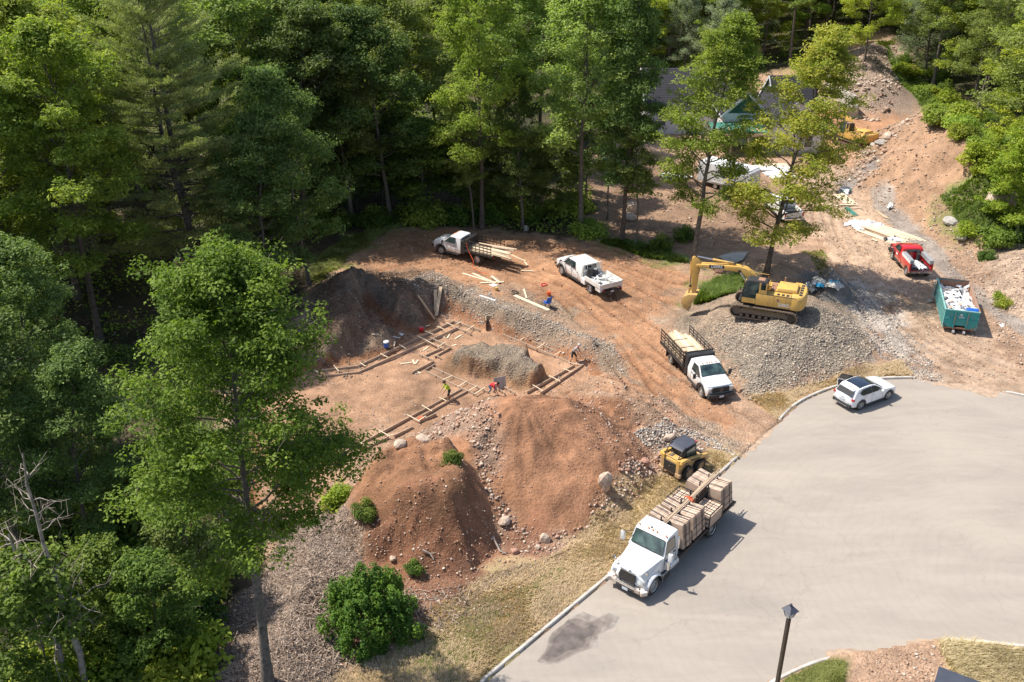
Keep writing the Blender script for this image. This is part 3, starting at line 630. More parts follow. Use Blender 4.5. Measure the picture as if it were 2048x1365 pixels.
def deciduous(seed, H, R, c0, nl, sub, tips, per, leaf, bark, lm, r0=.24, shape=.8, rc=.8, bare=.12, lean=0.0, flat=.55, low=0, wob_=.012):
    rng = np.random.default_rng(seed); tb = Tube()
    tz = np.linspace(0, H*.97, 12); wob = np.cumsum(rng.normal(size=(12, 2))*wob_*H, 0)*np.linspace(0, 1, 12)[:, None]
    tr = np.stack([wob[:, 0]+lean*(tz/H)**2*H, wob[:, 1], tz], 1); rr = r0*(1-.93*(tz/H)**.9); rr[0] *= 1.35
    tb.add(tr, rr, 9)
    def at(z): return np.array([np.interp(z, tz, tr[:, i]) for i in range(3)]), np.interp(z, tz, rr)
    C = []; SZ = []
    for i in range(nl):
        u = (i+.5)/nl; z = H*(c0+(1-c0)*u*.97); b, rb = at(z)
        az = i*2.399+rng.normal()*.35; prof = (math.sin(math.pi*min(1, (u*.82+.18)))**shape)*(1.05-.25*u)
        L = R*max(.16, prof)*rng.uniform(.72, 1.12); el = math.radians(12+58*u**1.3+rng.normal()*8)
        if u < .15 and low: el = math.radians(-8)
        d = np.array([math.cos(az)*math.cos(el), math.sin(az)*math.cos(el), math.sin(el)])
        e = b+d*L; p = bez(b, e, L*.10, 6, rng, L*.02); tb.add(p, np.linspace(max(.03, rb*.45), .015, 6), 5)
        for j in range(sub):
            t = .32+.68*(j+rng.uniform(.2, .8))/sub; q = p[min(5, int(t*5))]*(1-(t*5 % 1))+p[min(5, int(t*5)+1)]*(t*5 % 1)
            az2 = az+rng.choice([-1, 1])*rng.uniform(.4, 1.2); L2 = L*rng.uniform(.22, .46)*(1.25-t*.5)
            d2 = np.array([math.cos(az2), math.sin(az2), rng.uniform(-.05, .75)]); e2 = q+d2*L2
            p2 = bez(q, e2, L2*.1, 4, rng, L2*.03); tb.add(p2, np.linspace(.022, .008, 4), 3)
            for k in range(tips):
                tt = rng.uniform(.35, 1.05); c = q+(e2-q)*tt+rng.normal(size=3)*[.35, .35, .25]
                C.append(c); SZ.append(rc*rng.uniform(.55, 1.25))
            if rng.random() < bare: tb.add(bez(e2, e2+d2*.9+rng.normal(size=3)*.4, 0, 3, rng, .05), [.012, .008, .004], 3)
        C.append(e); SZ.append(rc*rng.uniform(.8, 1.2))
    C = np.array(C); SZ = np.array(SZ); n = len(C)
    ci = np.repeat(np.arange(n), per)
    D = rng.normal(size=(len(ci), 3)); D /= np.linalg.norm(D, axis=1, keepdims=True); rad = rng.uniform(.35, 1, len(ci))**.6
    D[:, 2] = np.where(D[:, 2] < 0, D[:, 2]*.45, D[:, 2]); off = D*(rad*SZ[ci])[:, None]*[1, 1, flat]
    off[:, 2] -= .22*(off[:, 0]**2+off[:, 1]**2)/SZ[ci]
    P = C[ci]+off; N = D*.7+np.array([0, 0, .9])+rng.normal(size=D.shape)*.55
    tone = np.clip(.45+.28*rng.normal(size=n)[ci]+.18*rng.normal(size=len(ci)), 0, 1)
    V, F, T = leaves(P, N, leaf, rng, tone)
    cm = npmesh('crown', V, F, lm, attrs={'tone': ('POINT', 'FLOAT', T)})
    return tb.mesh('trunk', bark), cm, H
def pine(seed, H, R, bark, lm):
    rng = np.random.default_rng(seed); tb = Tube(); P = []; N = []; TT = []
    leaders = [(0, 0, H, .34), (-.9, .3, H*.86, .24)]
    for li, (lx, ly, hh, r0) in enumerate(leaders):
        z0 = 0 if li == 0 else H*.22; zz = np.linspace(z0, hh, 14); f = (zz-z0)/(hh-z0)
        tr = np.stack([lx*np.minimum(1, f*3)-f*.6*(li == 0)+rng.normal(size=14)*.04, ly*f+rng.normal(size=14)*.04, zz], 1); rr = r0*(1-.94*f)
        tb.add(tr, rr, 8); zc = max(z0+1.5, 3.5)
        while zc < hh-.4:
            u = (zc-3)/(hh-3); k = rng.integers(3, 6) if li == 0 else rng.integers(2, 4)
            base = np.array([np.interp(zc, zz, tr[:, i]) for i in range(3)])
            for j in range(k):
                az = rng.uniform(0, 6.28); L = R*(1-u)**.62*rng.uniform(.45, 1.08)*(.75 if u < .08 else 1)+.5
                el = math.radians(rng.uniform(-4, 12)+38*u*u)
                d = np.array([math.cos(az)*math.cos(el), math.sin(az)*math.cos(el), math.sin(el)]); e = base+d*L+np.array([0, 0, L*.10]); p = bez(base, e, -L*.07, 7, rng, L*.012)
                tb.add(p, np.linspace(max(.03, .10*(1-u)), .012, 7), 4)
                ns = int(L*3.4)+2
                for q in range(ns):
                    t = .22+.8*(q+rng.random())/ns; t = min(t, 1); x = t*6; a = p[min(6, int(x))]; b_ = p[min(6, int(x)+1)]; c = a+(b_-a)*(x % 1)
                    az2 = az+rng.choice([-1, 1])*rng.uniform(.45, .95); l2 = (.35+.30*L*(1-t)**.7)*rng.uniform(.6, 1.1)
                    d2 = np.array([math.cos(az2), math.sin(az2), rng.uniform(.05, .4)]); e2 = c+d2*l2
                    if l2 > .7: tb.add(np.array([c, (c+e2)/2, e2]), [.014, .01, .006], 3)
                    m = int(l2*30)+12; s_ = rng.uniform(.1, 1.05, m)[:, None]; pp = c+(e2-c)*s_+rng.normal(size=(m, 3))*[.12, .12, .07]
                    P.append(pp); dd = d2*.9+rng.normal(size=(m, 3))*.55+np.array([0, 0, .55]); N.append(dd); TT.append(np.clip(.45+.25*rng.normal()+.18*rng.normal(size=m), 0, 1))
            zc += rng.uniform(.38, .62)*(1.35-u*.5)
    P = np.concatenate(P); D = np.concatenate(N); T = np.concatenate(TT); D /= np.linalg.norm(D, axis=1, keepdims=True)
    n = len(P); B = np.cross(D, rng.normal(size=(n, 3))); B /= np.linalg.norm(B, axis=1, keepdims=True)
    L = rng.uniform(.13, .26, (n, 1)); Wd = .03
    V = np.stack([P-B*Wd, P+B*Wd, P+D*L+B*Wd*.6], 1).reshape(-1, 3); F = np.arange(n*3).reshape(n, 3)
    return tb.mesh('trunk', bark), npmesh('crown', V, F, lm, attrs={'tone': ('POINT', 'FLOAT', np.repeat(T, 3))}), H
def shrub(seed, R, Hh, n, leaf, lm, nc=26, stems=True, bark=None, dense=False):
    rng = np.random.default_rng(seed); tb = Tube(); D = rng.normal(size=(nc, 3)); D /= np.linalg.norm(D, axis=1, keepdims=True); D[:, 2] = np.abs(D[:, 2])
    if dense: D = D*(1+.16*np.sin(D[:, :1]*5.1+1)*np.cos(D[:, 1:2]*4.3)+.12*np.sin(D[:, 1:2]*9+D[:, 2:3]*7)+.06*rng.normal(size=(nc, 1)))
    C = D*rng.uniform(.72 if dense else .35, .95 if dense else .85, (nc, 1))*[R, R, Hh]; C[:, 2] += Hh*.06 if dense else Hh*.12
    for c in C[:14]: tb.add(bez(np.array([0, 0, -.1]), c, .1, 4, rng, .04), [.03, .02, .015, .008], 4)
    ci = rng.integers(0, nc, n); dd = rng.normal(size=(n, 3)); dd /= np.linalg.norm(dd, axis=1, keepdims=True)
    P = C[ci]+dd*(rng.uniform(.3, 1, n)**.5*R*(.13 if dense else .36))[:, None]*([.8, .8, 1.7] if dense else [1, 1, .8]); P[:, 2] = np.maximum(P[:, 2], .03)
    tone = np.clip(.45+.3*rng.normal(size=nc)[ci]+.15*rng.normal(size=n), 0, 1)
    V, F, T = leaves(P, dd*.6+[0, 0, .8]+rng.normal(size=(n, 3))*.5, leaf, rng, tone)
    return tb.mesh('stem', bark or M['barkd']), npmesh('foliage', V, F, lm, attrs={'tone': ('POINT', 'FLOAT', T)}), Hh
PR = {}
PR['maple'] = deciduous(3, 22, 4.5, .42, 50, 10, 4, 44, .082, M['bark'], LF['maple'], .27, .5, .60, wob_=.003)
PR['t1'] = deciduous(5, 21, 4.3, .24, 46, 8, 4, 28, .105, M['bark'], LF['mid'], .26, .6, .66)
PR['gold'] = deciduous(8, 20, 4.7, .16, 48, 8, 4, 27, .105, M['barkd'], LF['gold'], .24, .55, .66)
PR['oak'] = deciduous(11, 24, 5.8, .28, 34, 8, 4, 36, .125, M['barkd'], LF['mid'], .28, .5, .8, flat=.7)
PR['oak2'] = deciduous(12, 22, 5.4, .32, 34, 8, 4, 36, .125, M['bark'], LF['mid2'], .25, .5, .8, flat=.7)
PR['oak3'] = deciduous(13, 20, 5.6, .22, 34, 8, 4, 36, .13, M['bark'], LF['dark'], .25, .5, .85, flat=.7)
PR['dark'] = deciduous(14, 24, 3.4, .2, 34, 6, 4, 34, .12, M['barkd'], LF['dark'], .24, .9, .8)
PR['lime'] = deciduous(15, 17, 5.4, .14, 28, 7, 4, 36, .125, M['bark'], LF['lime'], .2, .45, .75, flat=.5)
PR['lime2'] = deciduous(16, 12, 4.2, .12, 22, 6, 3, 44, .13, M['bark'], LF['lime'], .14, .5, .75, flat=.5)
PR['silver'] = deciduous(17, 17, 5.0, .1, 34, 7, 4, 34, .095, M['bark'], LF['silver'], .2, .5, .75, flat=.8)
PR['thin'] = deciduous(18, 19, 2.2, .3, 30, 5, 3, 36, .11, M['bark'], LF['mid2'], .13, .7, .6)
PR['sap'] = deciduous(19, 8, 2.4, .2, 18, 5, 3, 40, .11, M['bark'], LF['under'], .06, .5, .55)
PR['sapd'] = deciduous(20, 10, 3.0, .2, 20, 5, 3, 44, .12, M['bark'], LF['dark'], .08, .5, .65)
PR['pine'] = pine(4, 29, 8.4, M['bark'], LF['pine'])
PR['bush'] = shrub(30, 2.15, 3.0, 24000, .07, LF['bush'], 420, dense=True)
PR['shr'] = shrub(31, 1.3, 1.5, 2600, .09, LF['under'])
PR['shr2'] = shrub(32, 1.8, 1.3, 3200, .11, LF['mid'], 34)
PR['shr3'] = shrub(33, 1.0, 1.0, 1500, .08, LF['lime'])
def TR(proto, loc, h, rz, name, label, cat='tree', group=None, lean=(0, 0), wide=1.0):
    tm, cm, H = PR[proto]; s = h/H
    r = empty(name, loc, rz, label, cat, group); r.scale = (s*wide, s*wide, s); r.rotation_euler = (Euler((lean[0], lean[1], 0)).to_matrix() @ Matrix.Rotation(rz, 3, 'Z')).to_euler(); r.location.z -= .12
    a = 'stem' if name in ('shrub', 'evergreen_bush') else 'trunk'
    link(a, tm, r); link('foliage' if a == 'stem' else 'crown', cm, r); return r
def TP(proto, px, py, h, label, rz=None, name='broadleaf_tree', **k):
    g = G(px, py); return TR(proto, g, h, random.Random(px*7+py).uniform(0, 6.28) if rz is None else rz, name, label, **k)
rnd0 = random.Random(3)
# trees that stand out
TP('maple', 536, 1372, 20.4, 'large leafy maple with long bare lower trunk on the mulch slope, nearest to the camera', 1.0, 'maple_tree', lean=(0, .035))
TP('pine', 402, 590, 30, 'very tall feathery pine with two leaders and long level boughs on the left', .6, 'pine_tree')
TP('t1', 1385, 527, 21.5, 'tall green tree behind the boom of the front excavator', 2.0, lean=(0, .05))
TP('gold', 1532, 552, 20.5, 'yellow topped slender tree leaning beside the rear of the front excavator', 4.0, lean=(0, .06))
TP('dark', 1243, 487, 27, 'very tall dark narrow tree standing left of the half built house', 1, wide=.85)
TP('thin', 1271, 492, 16.5, 'thin pale stemmed tree just right of the tall dark tree', 2)
TP('oak2', 1161, 462, 23.5, 'tall pale trunked tree at the clearing edge between crew cab truck and house', 3)
TP('oak', 964, 457, 26, 'tall straight trunked tree right behind the far stake truck', 5, wide=.8)
TP('thin', 948, 457, 15, 'slim leaning tree touching the tall trunk behind the far stake truck', 1.5, lean=(0, -.08))
TP('oak3', 1046, 457, 15, 'short crowned dark tree with thin pale trunk at the clearing edge', 2.2, lean=(0, -.05), wide=.8)
TP('oak2', 706, 443, 20, 'grey leaved tree with a thin leaning trunk behind the dark gravel bank', .3, lean=(0, -.09))
TP('thin', 1215, 440, 15, 'slim tree in the gap left of the tall dark tree', 4)
TP('silver', 95, 560, 19.5, 'silvery grey leaved tree at the left edge beside the pine', 1)
TP('lime', 1728, 125, 15, 'bright yellow green tree above the excavated slope', 1)
TP('oak2', 1864, 178, 23, 'tall grey trunked tree at the top of the right hand slope', 3)
TP('lime', 2035, 322, 17.5, 'broad bright green tree above the long soil heap', 3)
TP('lime2', 2030, 470, 11.5, 'small bright yellow green tree at the right edge beyond the soil heap', 4.2)
TP('lime2', 2005, 452, 7.5, 'thin stemmed sapling beside the pinkish boulder at right', 3.1)
TP('lime', 1950, 190, 19, 'light green layered tree among the trees of the right hand slope', .4)
TP('lime', 2070, 280, 20, 'tall bright green tree cut by the right edge of the picture', 2.4)
TP('oak', 2060, 160, 24, 'dark tall tree in the upper right corner', 2.7)
TP('silver', 1440, 190, 14, 'greyish willow like tree behind the dark shingle roof', 1.2)
TP('oak3', 610, 470, 21, 'dark tree in shade between the pine and the mossy bank', 1.3)
TP('oak3', 780, 440, 20, 'deeply shaded tree with thin trunk left of the far stake truck', 3.3)
TP('oak2', 560, 400, 24, 'tall tree behind the pine with a rounded lit crown', 4.3)
TP('lime', 20, 760, 12, 'yellowish green low tree at the left edge below the silvery tree', 1.3)
TP('oak3', 110, 930, 14, 'dark leafy oak at left beyond the big maple', 2.3)
TP('oak3', 618, 572, 18, 'tree behind the big maple crown shading the dark gravel bank', 3.8, wide=.85)
TP('oak3', 540, 620, 15, 'dark tree mostly hidden behind the big maple crown', 1.8)
TP('oak3', 60, 1150, 15, 'dark tree with leaning trunk at lower left', 1.9, lean=(0, -.1))
TP('oak2', -60, 1000, 18, 'tree with reddish leaf tips cut by the left edge', .9)
TP('sap', 230, 1300, 6, 'light green sapling in front of the dark understorey at lower left', .4)
TP('sapd', 310, 1080, 6, 'small leafy tree left of the maple trunk in dappled shade', 4.4)
TP('sap', 120, 1400, 8, 'lime green sapling at the bottom left corner', 5)
for i in range(22):
    px = 575+i*28+rnd0.uniform(-10, 10); py = 436-abs(i-10)*1.2+rnd0.uniform(-34, 2); kd0 = rnd0.choice(['sapd', 'sapd', 'thin', 'sap']); h0 = rnd0.uniform(6, 11)
    TP(kd0, px, py, h0, ('taller ' if h0 > 8.5 else 'small ')+dict(sapd='dark leafy', thin='thin stemmed', sap='pale leaved')[kd0]+' young tree in the shade behind '+('the mossy bank' if px < 780 else 'the far stake truck' if px < 1010 else 'the crew cab truck'), group='young trees along the shaded wood edge')
TP('sapd', 395, 1215, 6.5, 'dark leafy young tree left of the maple trunk by the mulch edge', 2.4)
TP('sap', 330, 1330, 6, 'light green sapling near the bottom edge left of the maple trunk', 1.4)
TP('sapd', 450, 1040, 6, 'dark young tree behind the maple trunk in the shade', .4)
TP('oak3', 180, 1120, 12, 'dark tree in the thicket between the dead trunks and the maple', .9)
# standing dead trees
def snag(px, py, h, lean, label, seed):
    rng = np.random.default_rng(seed); g = G(px, py); r = empty('dead_tree', g, 0, label, 'tree'); tb = Tube(); br = Tube()
    z = np.linspace(-.2, h, 10); t = np.stack([lean[0]*z+rng.normal(size=10)*.06, lean[1]*z+rng.normal(size=10)*.06, z], 1); tb.add(t, .17*(1-.8*z/h), 8)
    for i in range(26):
        u = rng.uniform(.35, 1); b = np.array([np.interp(u*h, z, t[:, k]) for k in range(3)]); az = rng.uniform(0, 6.28); L = rng.uniform(.8, 2.6)*(1.2-u*.6)
        e = b+np.array([math.cos(az)*L, math.sin(az)*L, rng.uniform(-.2, .7)*L]); p = bez(b, e, rng.uniform(-.2, .3), 5, rng, .08); br.add(p, np.linspace(.035, .008, 5), 4)
        for q in range(3): c = p[rng.integers(1, 5)]; br.add(np.array([c, c+rng.normal(size=3)*.25, c+rng.normal(size=3)*.5]), [.012, .009, .004], 3)
    link('trunk', tb.mesh('trunk', M['barkl']), r); link('branches', br.mesh('branches', M['barkl']), r)
snag(188, 1400, 13, (-.03, .02), 'pale dead tree trunk with bare twigs at lower left', 3)
snag(160, 1390, 9, (-.12, .0), 'shorter leaning dead trunk beside the pale dead tree', 6)
snag(100, 1330, 11, (-.2, .05), 'thick dark leaning dead trunk near the bottom left corner', 9)
# fill: every further trunk of the wood
rnd = random.Random(12); placed = [Vector(o.location[:2]) for o in COL.objects if o.type == 'EMPTY']; cnt = 0
ZONES = [  # x range, y range, spacing, weights, label, group
    ((-75, -23), (28, 62), 5.2, ['oak3', 'oak2', 'oak', 'sapd', 'sap'], 'the left wood below the pine', 'trees of the left wood'),
    ((-95, 9), (62, 124), 5.6, ['oak', 'oak2', 'oak3', 'oak', 'oak2', 'dark', 'sapd'], 'the dense wood behind the clearing', 'trees of the wood behind the clearing'),
    ((9, 66), (112, 260), 5.2, ['oak', 'oak2', 'lime', 'oak2', 'silver'], 'the sunlit wood behind the house', 'trees of the wood behind the house'),
    ((50, 140), (90, 250), 5.4, ['lime', 'oak2', 'lime', 'oak', 'oak2'], 'the hillside wood at right', 'trees of the right hillside wood')]
EDGE = np.array([tuple(p) for p in CLEAR])
for (x0, x1), (y0, y1), spc, kinds, lab, grp in ZONES:
    cand = [(rnd.uniform(x0, x1), rnd.uniform(y0, y1)) for _ in range(5000)]
    cx = np.array([c[0] for c in cand]); cy = np.array([c[1] for c in cand]); inside = sdist(cx, cy, EDGE); zz = height(cx, cy, False)
    for k, (x, y) in enumerate(cand):
        if inside[k] > -1.5 or abs(x) > y*.55+8: continue
        if x > 9 and x < 50 and y < 140 and inside[k] > -3: continue
        if y > 124 and x < 6: continue
        if y < 62 and (x > -26 or (y > 40 and x > -31)): continue
        if abs(x+20) < 6 and y < 70: continue
        u = 1024+FPX*x/(y*CP+(H0-12)*SP); py0 = 682.5+FPX*(H0*CP-y*SP)/(y*CP+H0*SP)
        if 150 < u < 650 and 468 < py0 < 760: continue
        s = spc*(1 if y < 110 else 1.18); v = Vector((x, y))
        if any((v-q).length_squared < s*s for q in placed): continue
        if cnt >= 300: break
        placed.append(v); cnt += 1; kd = rnd.choice(kinds)
        h = dict(oak=23, oak2=22, oak3=19, dark=24, lime=17, silver=16, sapd=10, sap=8)[kd]*rnd.uniform(.82, 1.12)
        if y < 62: h *= .72
        near = inside[k] > -7; tall = 'tall ' if h > 22 else 'young ' if h < 12 else ''; py_ = 682.5+FPX*((H0-12)*CP-y*SP)/(y*CP+(H0-12)*SP)
        tone = dict(oak='mid green', oak2='green', oak3='dark green', dark='narrow dark', lime='yellow green', silver='silvery', sapd='dark', sap='light')[kd]
        if x > 9: mark = 'at the right edge' if u > 2020 else 'right of the soil heap' if u > 1930 else 'above the soil heap' if u > 1830 else 'above the excavated slope' if u > 1620 else 'behind the golden tree' if u > 1500 else 'behind the house roofs' if u > 1330 else 'left of the house'
        elif y < 62: mark = 'beside the dead trunks' if py_ > 1000 else 'at the left edge' if u < 120 else 'left of the big maple'
        else: mark = 'at the far left' if u < 120 else 'beside the tall pine' if u < 520 else 'above the mossy bank' if u < 740 else 'behind the far stake truck' if u < 1020 else 'behind the crew cab truck' if u < 1200 else 'near the tall dark tree'
        dep = 'front' if near else 'second' if inside[k] > -16 else 'third' if inside[k] > -28 else 'rearmost'
        lab2 = tall+tone+' tree, '+dep+' row, '+mark
        TR(kd, (x, y, zz[k]), h, rnd.uniform(0, 6.28), 'broadleaf_tree', lab2, 'tree', grp, (rnd.gauss(0, .03), rnd.gauss(0, .03)), rnd.uniform(.9, 1.15))
print('fill trees', cnt)
# shrubs
TP('bush', 742, 1262, 3.3, 'big round dark green bush at the foot of the red mound', .4, 'evergreen_bush', cat='bush', wide=.95)
for px, py, h, pr, lab in [(735, 1030, 1.05, 'shr', 'dark leafy shrub on the left shoulder of the red mound'), (676, 1005, 1.3, 'shr3', 'bright green shrub where the mulch meets the red mound'), (905, 925, .8, 'shr', 'small blue green shrub between the red mound and the cone heap'),
                           (1990, 485, 1.6, 'shr2', 'low dark green shrub at the end of the long soil heap'), (1935, 470, 1.3, 'shr3', 'pale green shrub on the right hand bank'), (1970, 520, 1.2, 'shr', 'round green shrub beside the gravel heap at right'),
                           (1960, 350, 1.2, 'shr3', 'light shrub behind the crest of the soil heap'), (2035, 400, 2, 'shr', 'leafy shrub under the bright tree at right'), (1320, 500, 1.6, 'shr', 'green shrub at the foot of the thin tree'), (1370, 480, 1.5, 'shr', 'yellow green shrub beside the tall tree trunk behind the boom'),
                           (2008, 612, .8, 'shr3', 'small weed clump on the gravel bank right of the dumpster'), (1998, 595, .6, 'shr3', 'smaller weed clump just above the one beside the dumpster bank'), (830, 1140, .7, 'shr', 'little green weed at the front foot of the red mound'), (1180, 470, 1.5, 'shr2', 'dark shrub at the edge of the wood by the pale trunk')]:
    TP(pr, px, py, h, lab, None, 'shrub', cat='shrub')
def scatter_shrubs(pts, lab, grp, kinds, hs):
    for px, py in pts:
        kd = rnd.choice(kinds); hh = rnd.uniform(*hs)
        kw = ('tall ' if hh > hs[0]+.6*(hs[1]-hs[0]) else 'low ')+dict(shr='leafy green', shr2='spreading dull green', shr3='bright yellow green')[kd]+' shrub '
        ml = '' if 'bank' in grp else ('at the left edge' if px < 90 else 'by the dead trunks' if px < 230 else 'below the big maple' if px < 370 else 'next to the mulch')+(', bottom of picture' if py > 1260 else ', middle of the thicket' if py > 1080 else ', under the crowns') if 'lower left' in grp else 'left of' if px < 860 else 'behind' if px < 1010 else 'right of'
        if grp.startswith('shrubs along'): ml = 'at wood edge '+('by the mossy bank' if px < 760 else ml+' the far stake truck')
        if 'right bank' in grp: ml = 'on the green bank '+('near the excavated slope' if px < 1850 else 'behind the soil heap crest' if px < 1960 else 'at the right edge')
        TP(kd, px, py, hh, kw+ml, None, 'shrub', cat='shrub', group=grp)
scatter_shrubs([(rnd.uniform(-40, 415), rnd.uniform(900, 1420)) for _ in range(46)]+[(rnd.uniform(160, 400), rnd.uniform(1100, 1400)) for _ in range(24)], 'leafy shrub in the dappled undergrowth at lower left', 'undergrowth shrubs lower left', ['shr', 'shr2', 'shr3', 'shr'], (.9, 2.4))
scatter_shrubs([(560+i*24+rnd.uniform(-9, 9), 470-i*1.2+rnd.uniform(-26, 0)) for i in range(26)], 'dark shrub along the shaded wood edge behind the parked trucks', 'shrubs along the back wood edge', ['shr', 'shr2'], (.7, 2.2))
scatter_shrubs([(1800+i*8.2+rnd.uniform(-20, 70), 150+i*8+rnd.uniform(-25, 5)) for i in range(34)], 'bright shrub on the green bank behind the long soil heap', 'shrubs on the right bank', ['shr', 'shr3', 'shr2'], (1, 2.4))
# ---------------------------------------------------------------- vehicles (x forward, y left, z up; z=0 on the ground)
def wheel(root, x, y, r, w, rimmat=None, dual=False, spokes=0, name='wheel', side=None, tm=None):
    side = side or (1 if y > 0 else -1); m = MB(); tm = tm or M['tyre']
    def tyre(cy):
        n = 28; prof = [(r*.60, -w*.42), (r*.80, -w*.5), (r*.96, -w*.44), (r, -w*.3), (r, w*.3), (r*.96, w*.44), (r*.80, w*.5), (r*.60, w*.42)]; k = len(prof)
        vs = [(x+q*math.cos(2*math.pi*i/n), cy+p, r+q*math.sin(2*math.pi*i/n)) for i in range(n) for q, p in prof]
        m.add(vs, [(i*k+j, i*k+(j+1) % k, ((i+1) % n)*k+(j+1) % k, ((i+1) % n)*k+j) for i in range(n) for j in range(k)], tm)
    tyre(y)
    if dual: tyre(y-side*w*1.12)
    o = m.build(name, root, smooth=.6)
    q = MB(); rm = rimmat or M['rim']
    q.cyl((x, y+side*w*(.12 if dual else .28), r), (0, 1, 0), r*.61, w*.1, rm if not spokes else M['blackp'], 22)
    for i in range(n_ := 22):
        a = 2*math.pi*i/n_; b = 2*math.pi*(i+1)/n_
    q.tube([(x+r*.61*math.cos(t), y+side*w*.43, r+r*.61*math.sin(t)) for t in [2*math.pi*i/22 for i in range(23)]], .018, rm, 5)
    if spokes:
        for i in range(spokes):
            a = 2*math.pi*i/spokes
            for da in (-.16, .16):
                q.bar((x+.05*math.cos(a), y+side*w*.40, r+.05*math.sin(a)), (x+r*.58*math.cos(a+da), y+side*w*.42, r+r*.58*math.sin(a+da)), .035, .03, rm, (0, 1, 0))
        q.cyl((x, y+side*w*.42, r), (0, 1, 0), .07, .05, rm, 12)
    else:
        q.cyl((x, y+side*w*(.3 if not dual else .2), r), (0, 1, 0), r*.24, w*.3, rm, 14)
        for i in range(8):
            a = math.pi*i/4; q.cyl((x+r*.4*math.cos(a), y+side*w*(.36 if not dual else .18), r+r*.4*math.sin(a)), (0, 1, 0), r*.045, .02, M['blackp'], 6)
    q.build('rim', o, smooth=.6); return o
def arch(cx, r, z0, n=9):                    # wheel arch points front->back along the sill
    a0 = math.asin(min(.95, (z0-.42)/r)) if z0 > .42 else 0
    return [(cx+r*math.cos(a), .42+r*math.sin(a)) for a in [a0+(math.pi-2*a0)*i/n for i in range(n+1)]]
def panel(root, name, pts, m, thick=.012, parent=None, frame=None):
    """flat plate from 3d corner points, extruded outward"""
    P = [Vector(p) for p in pts]; n = (P[1]-P[0]).cross(P[2]-P[0]).normalized()
    c = sum(P, Vector())/len(P)
    b = MB(); k = len(P); b.add([p for p in P]+[p+n*thick for p in P], [tuple(range(k-1, -1, -1)), tuple(range(k, 2*k))]+[(i, (i+1) % k, k+(i+1) % k, k+i) for i in range(k)], m)
    o = b.build(name, parent or root)
    if frame:
        f = MB()
        for i in range(k): f.bar(P[i]+n*thick, P[(i+1) % k]+n*thick, .022, .03, frame, n)
        f.build('seal', o)
    return o
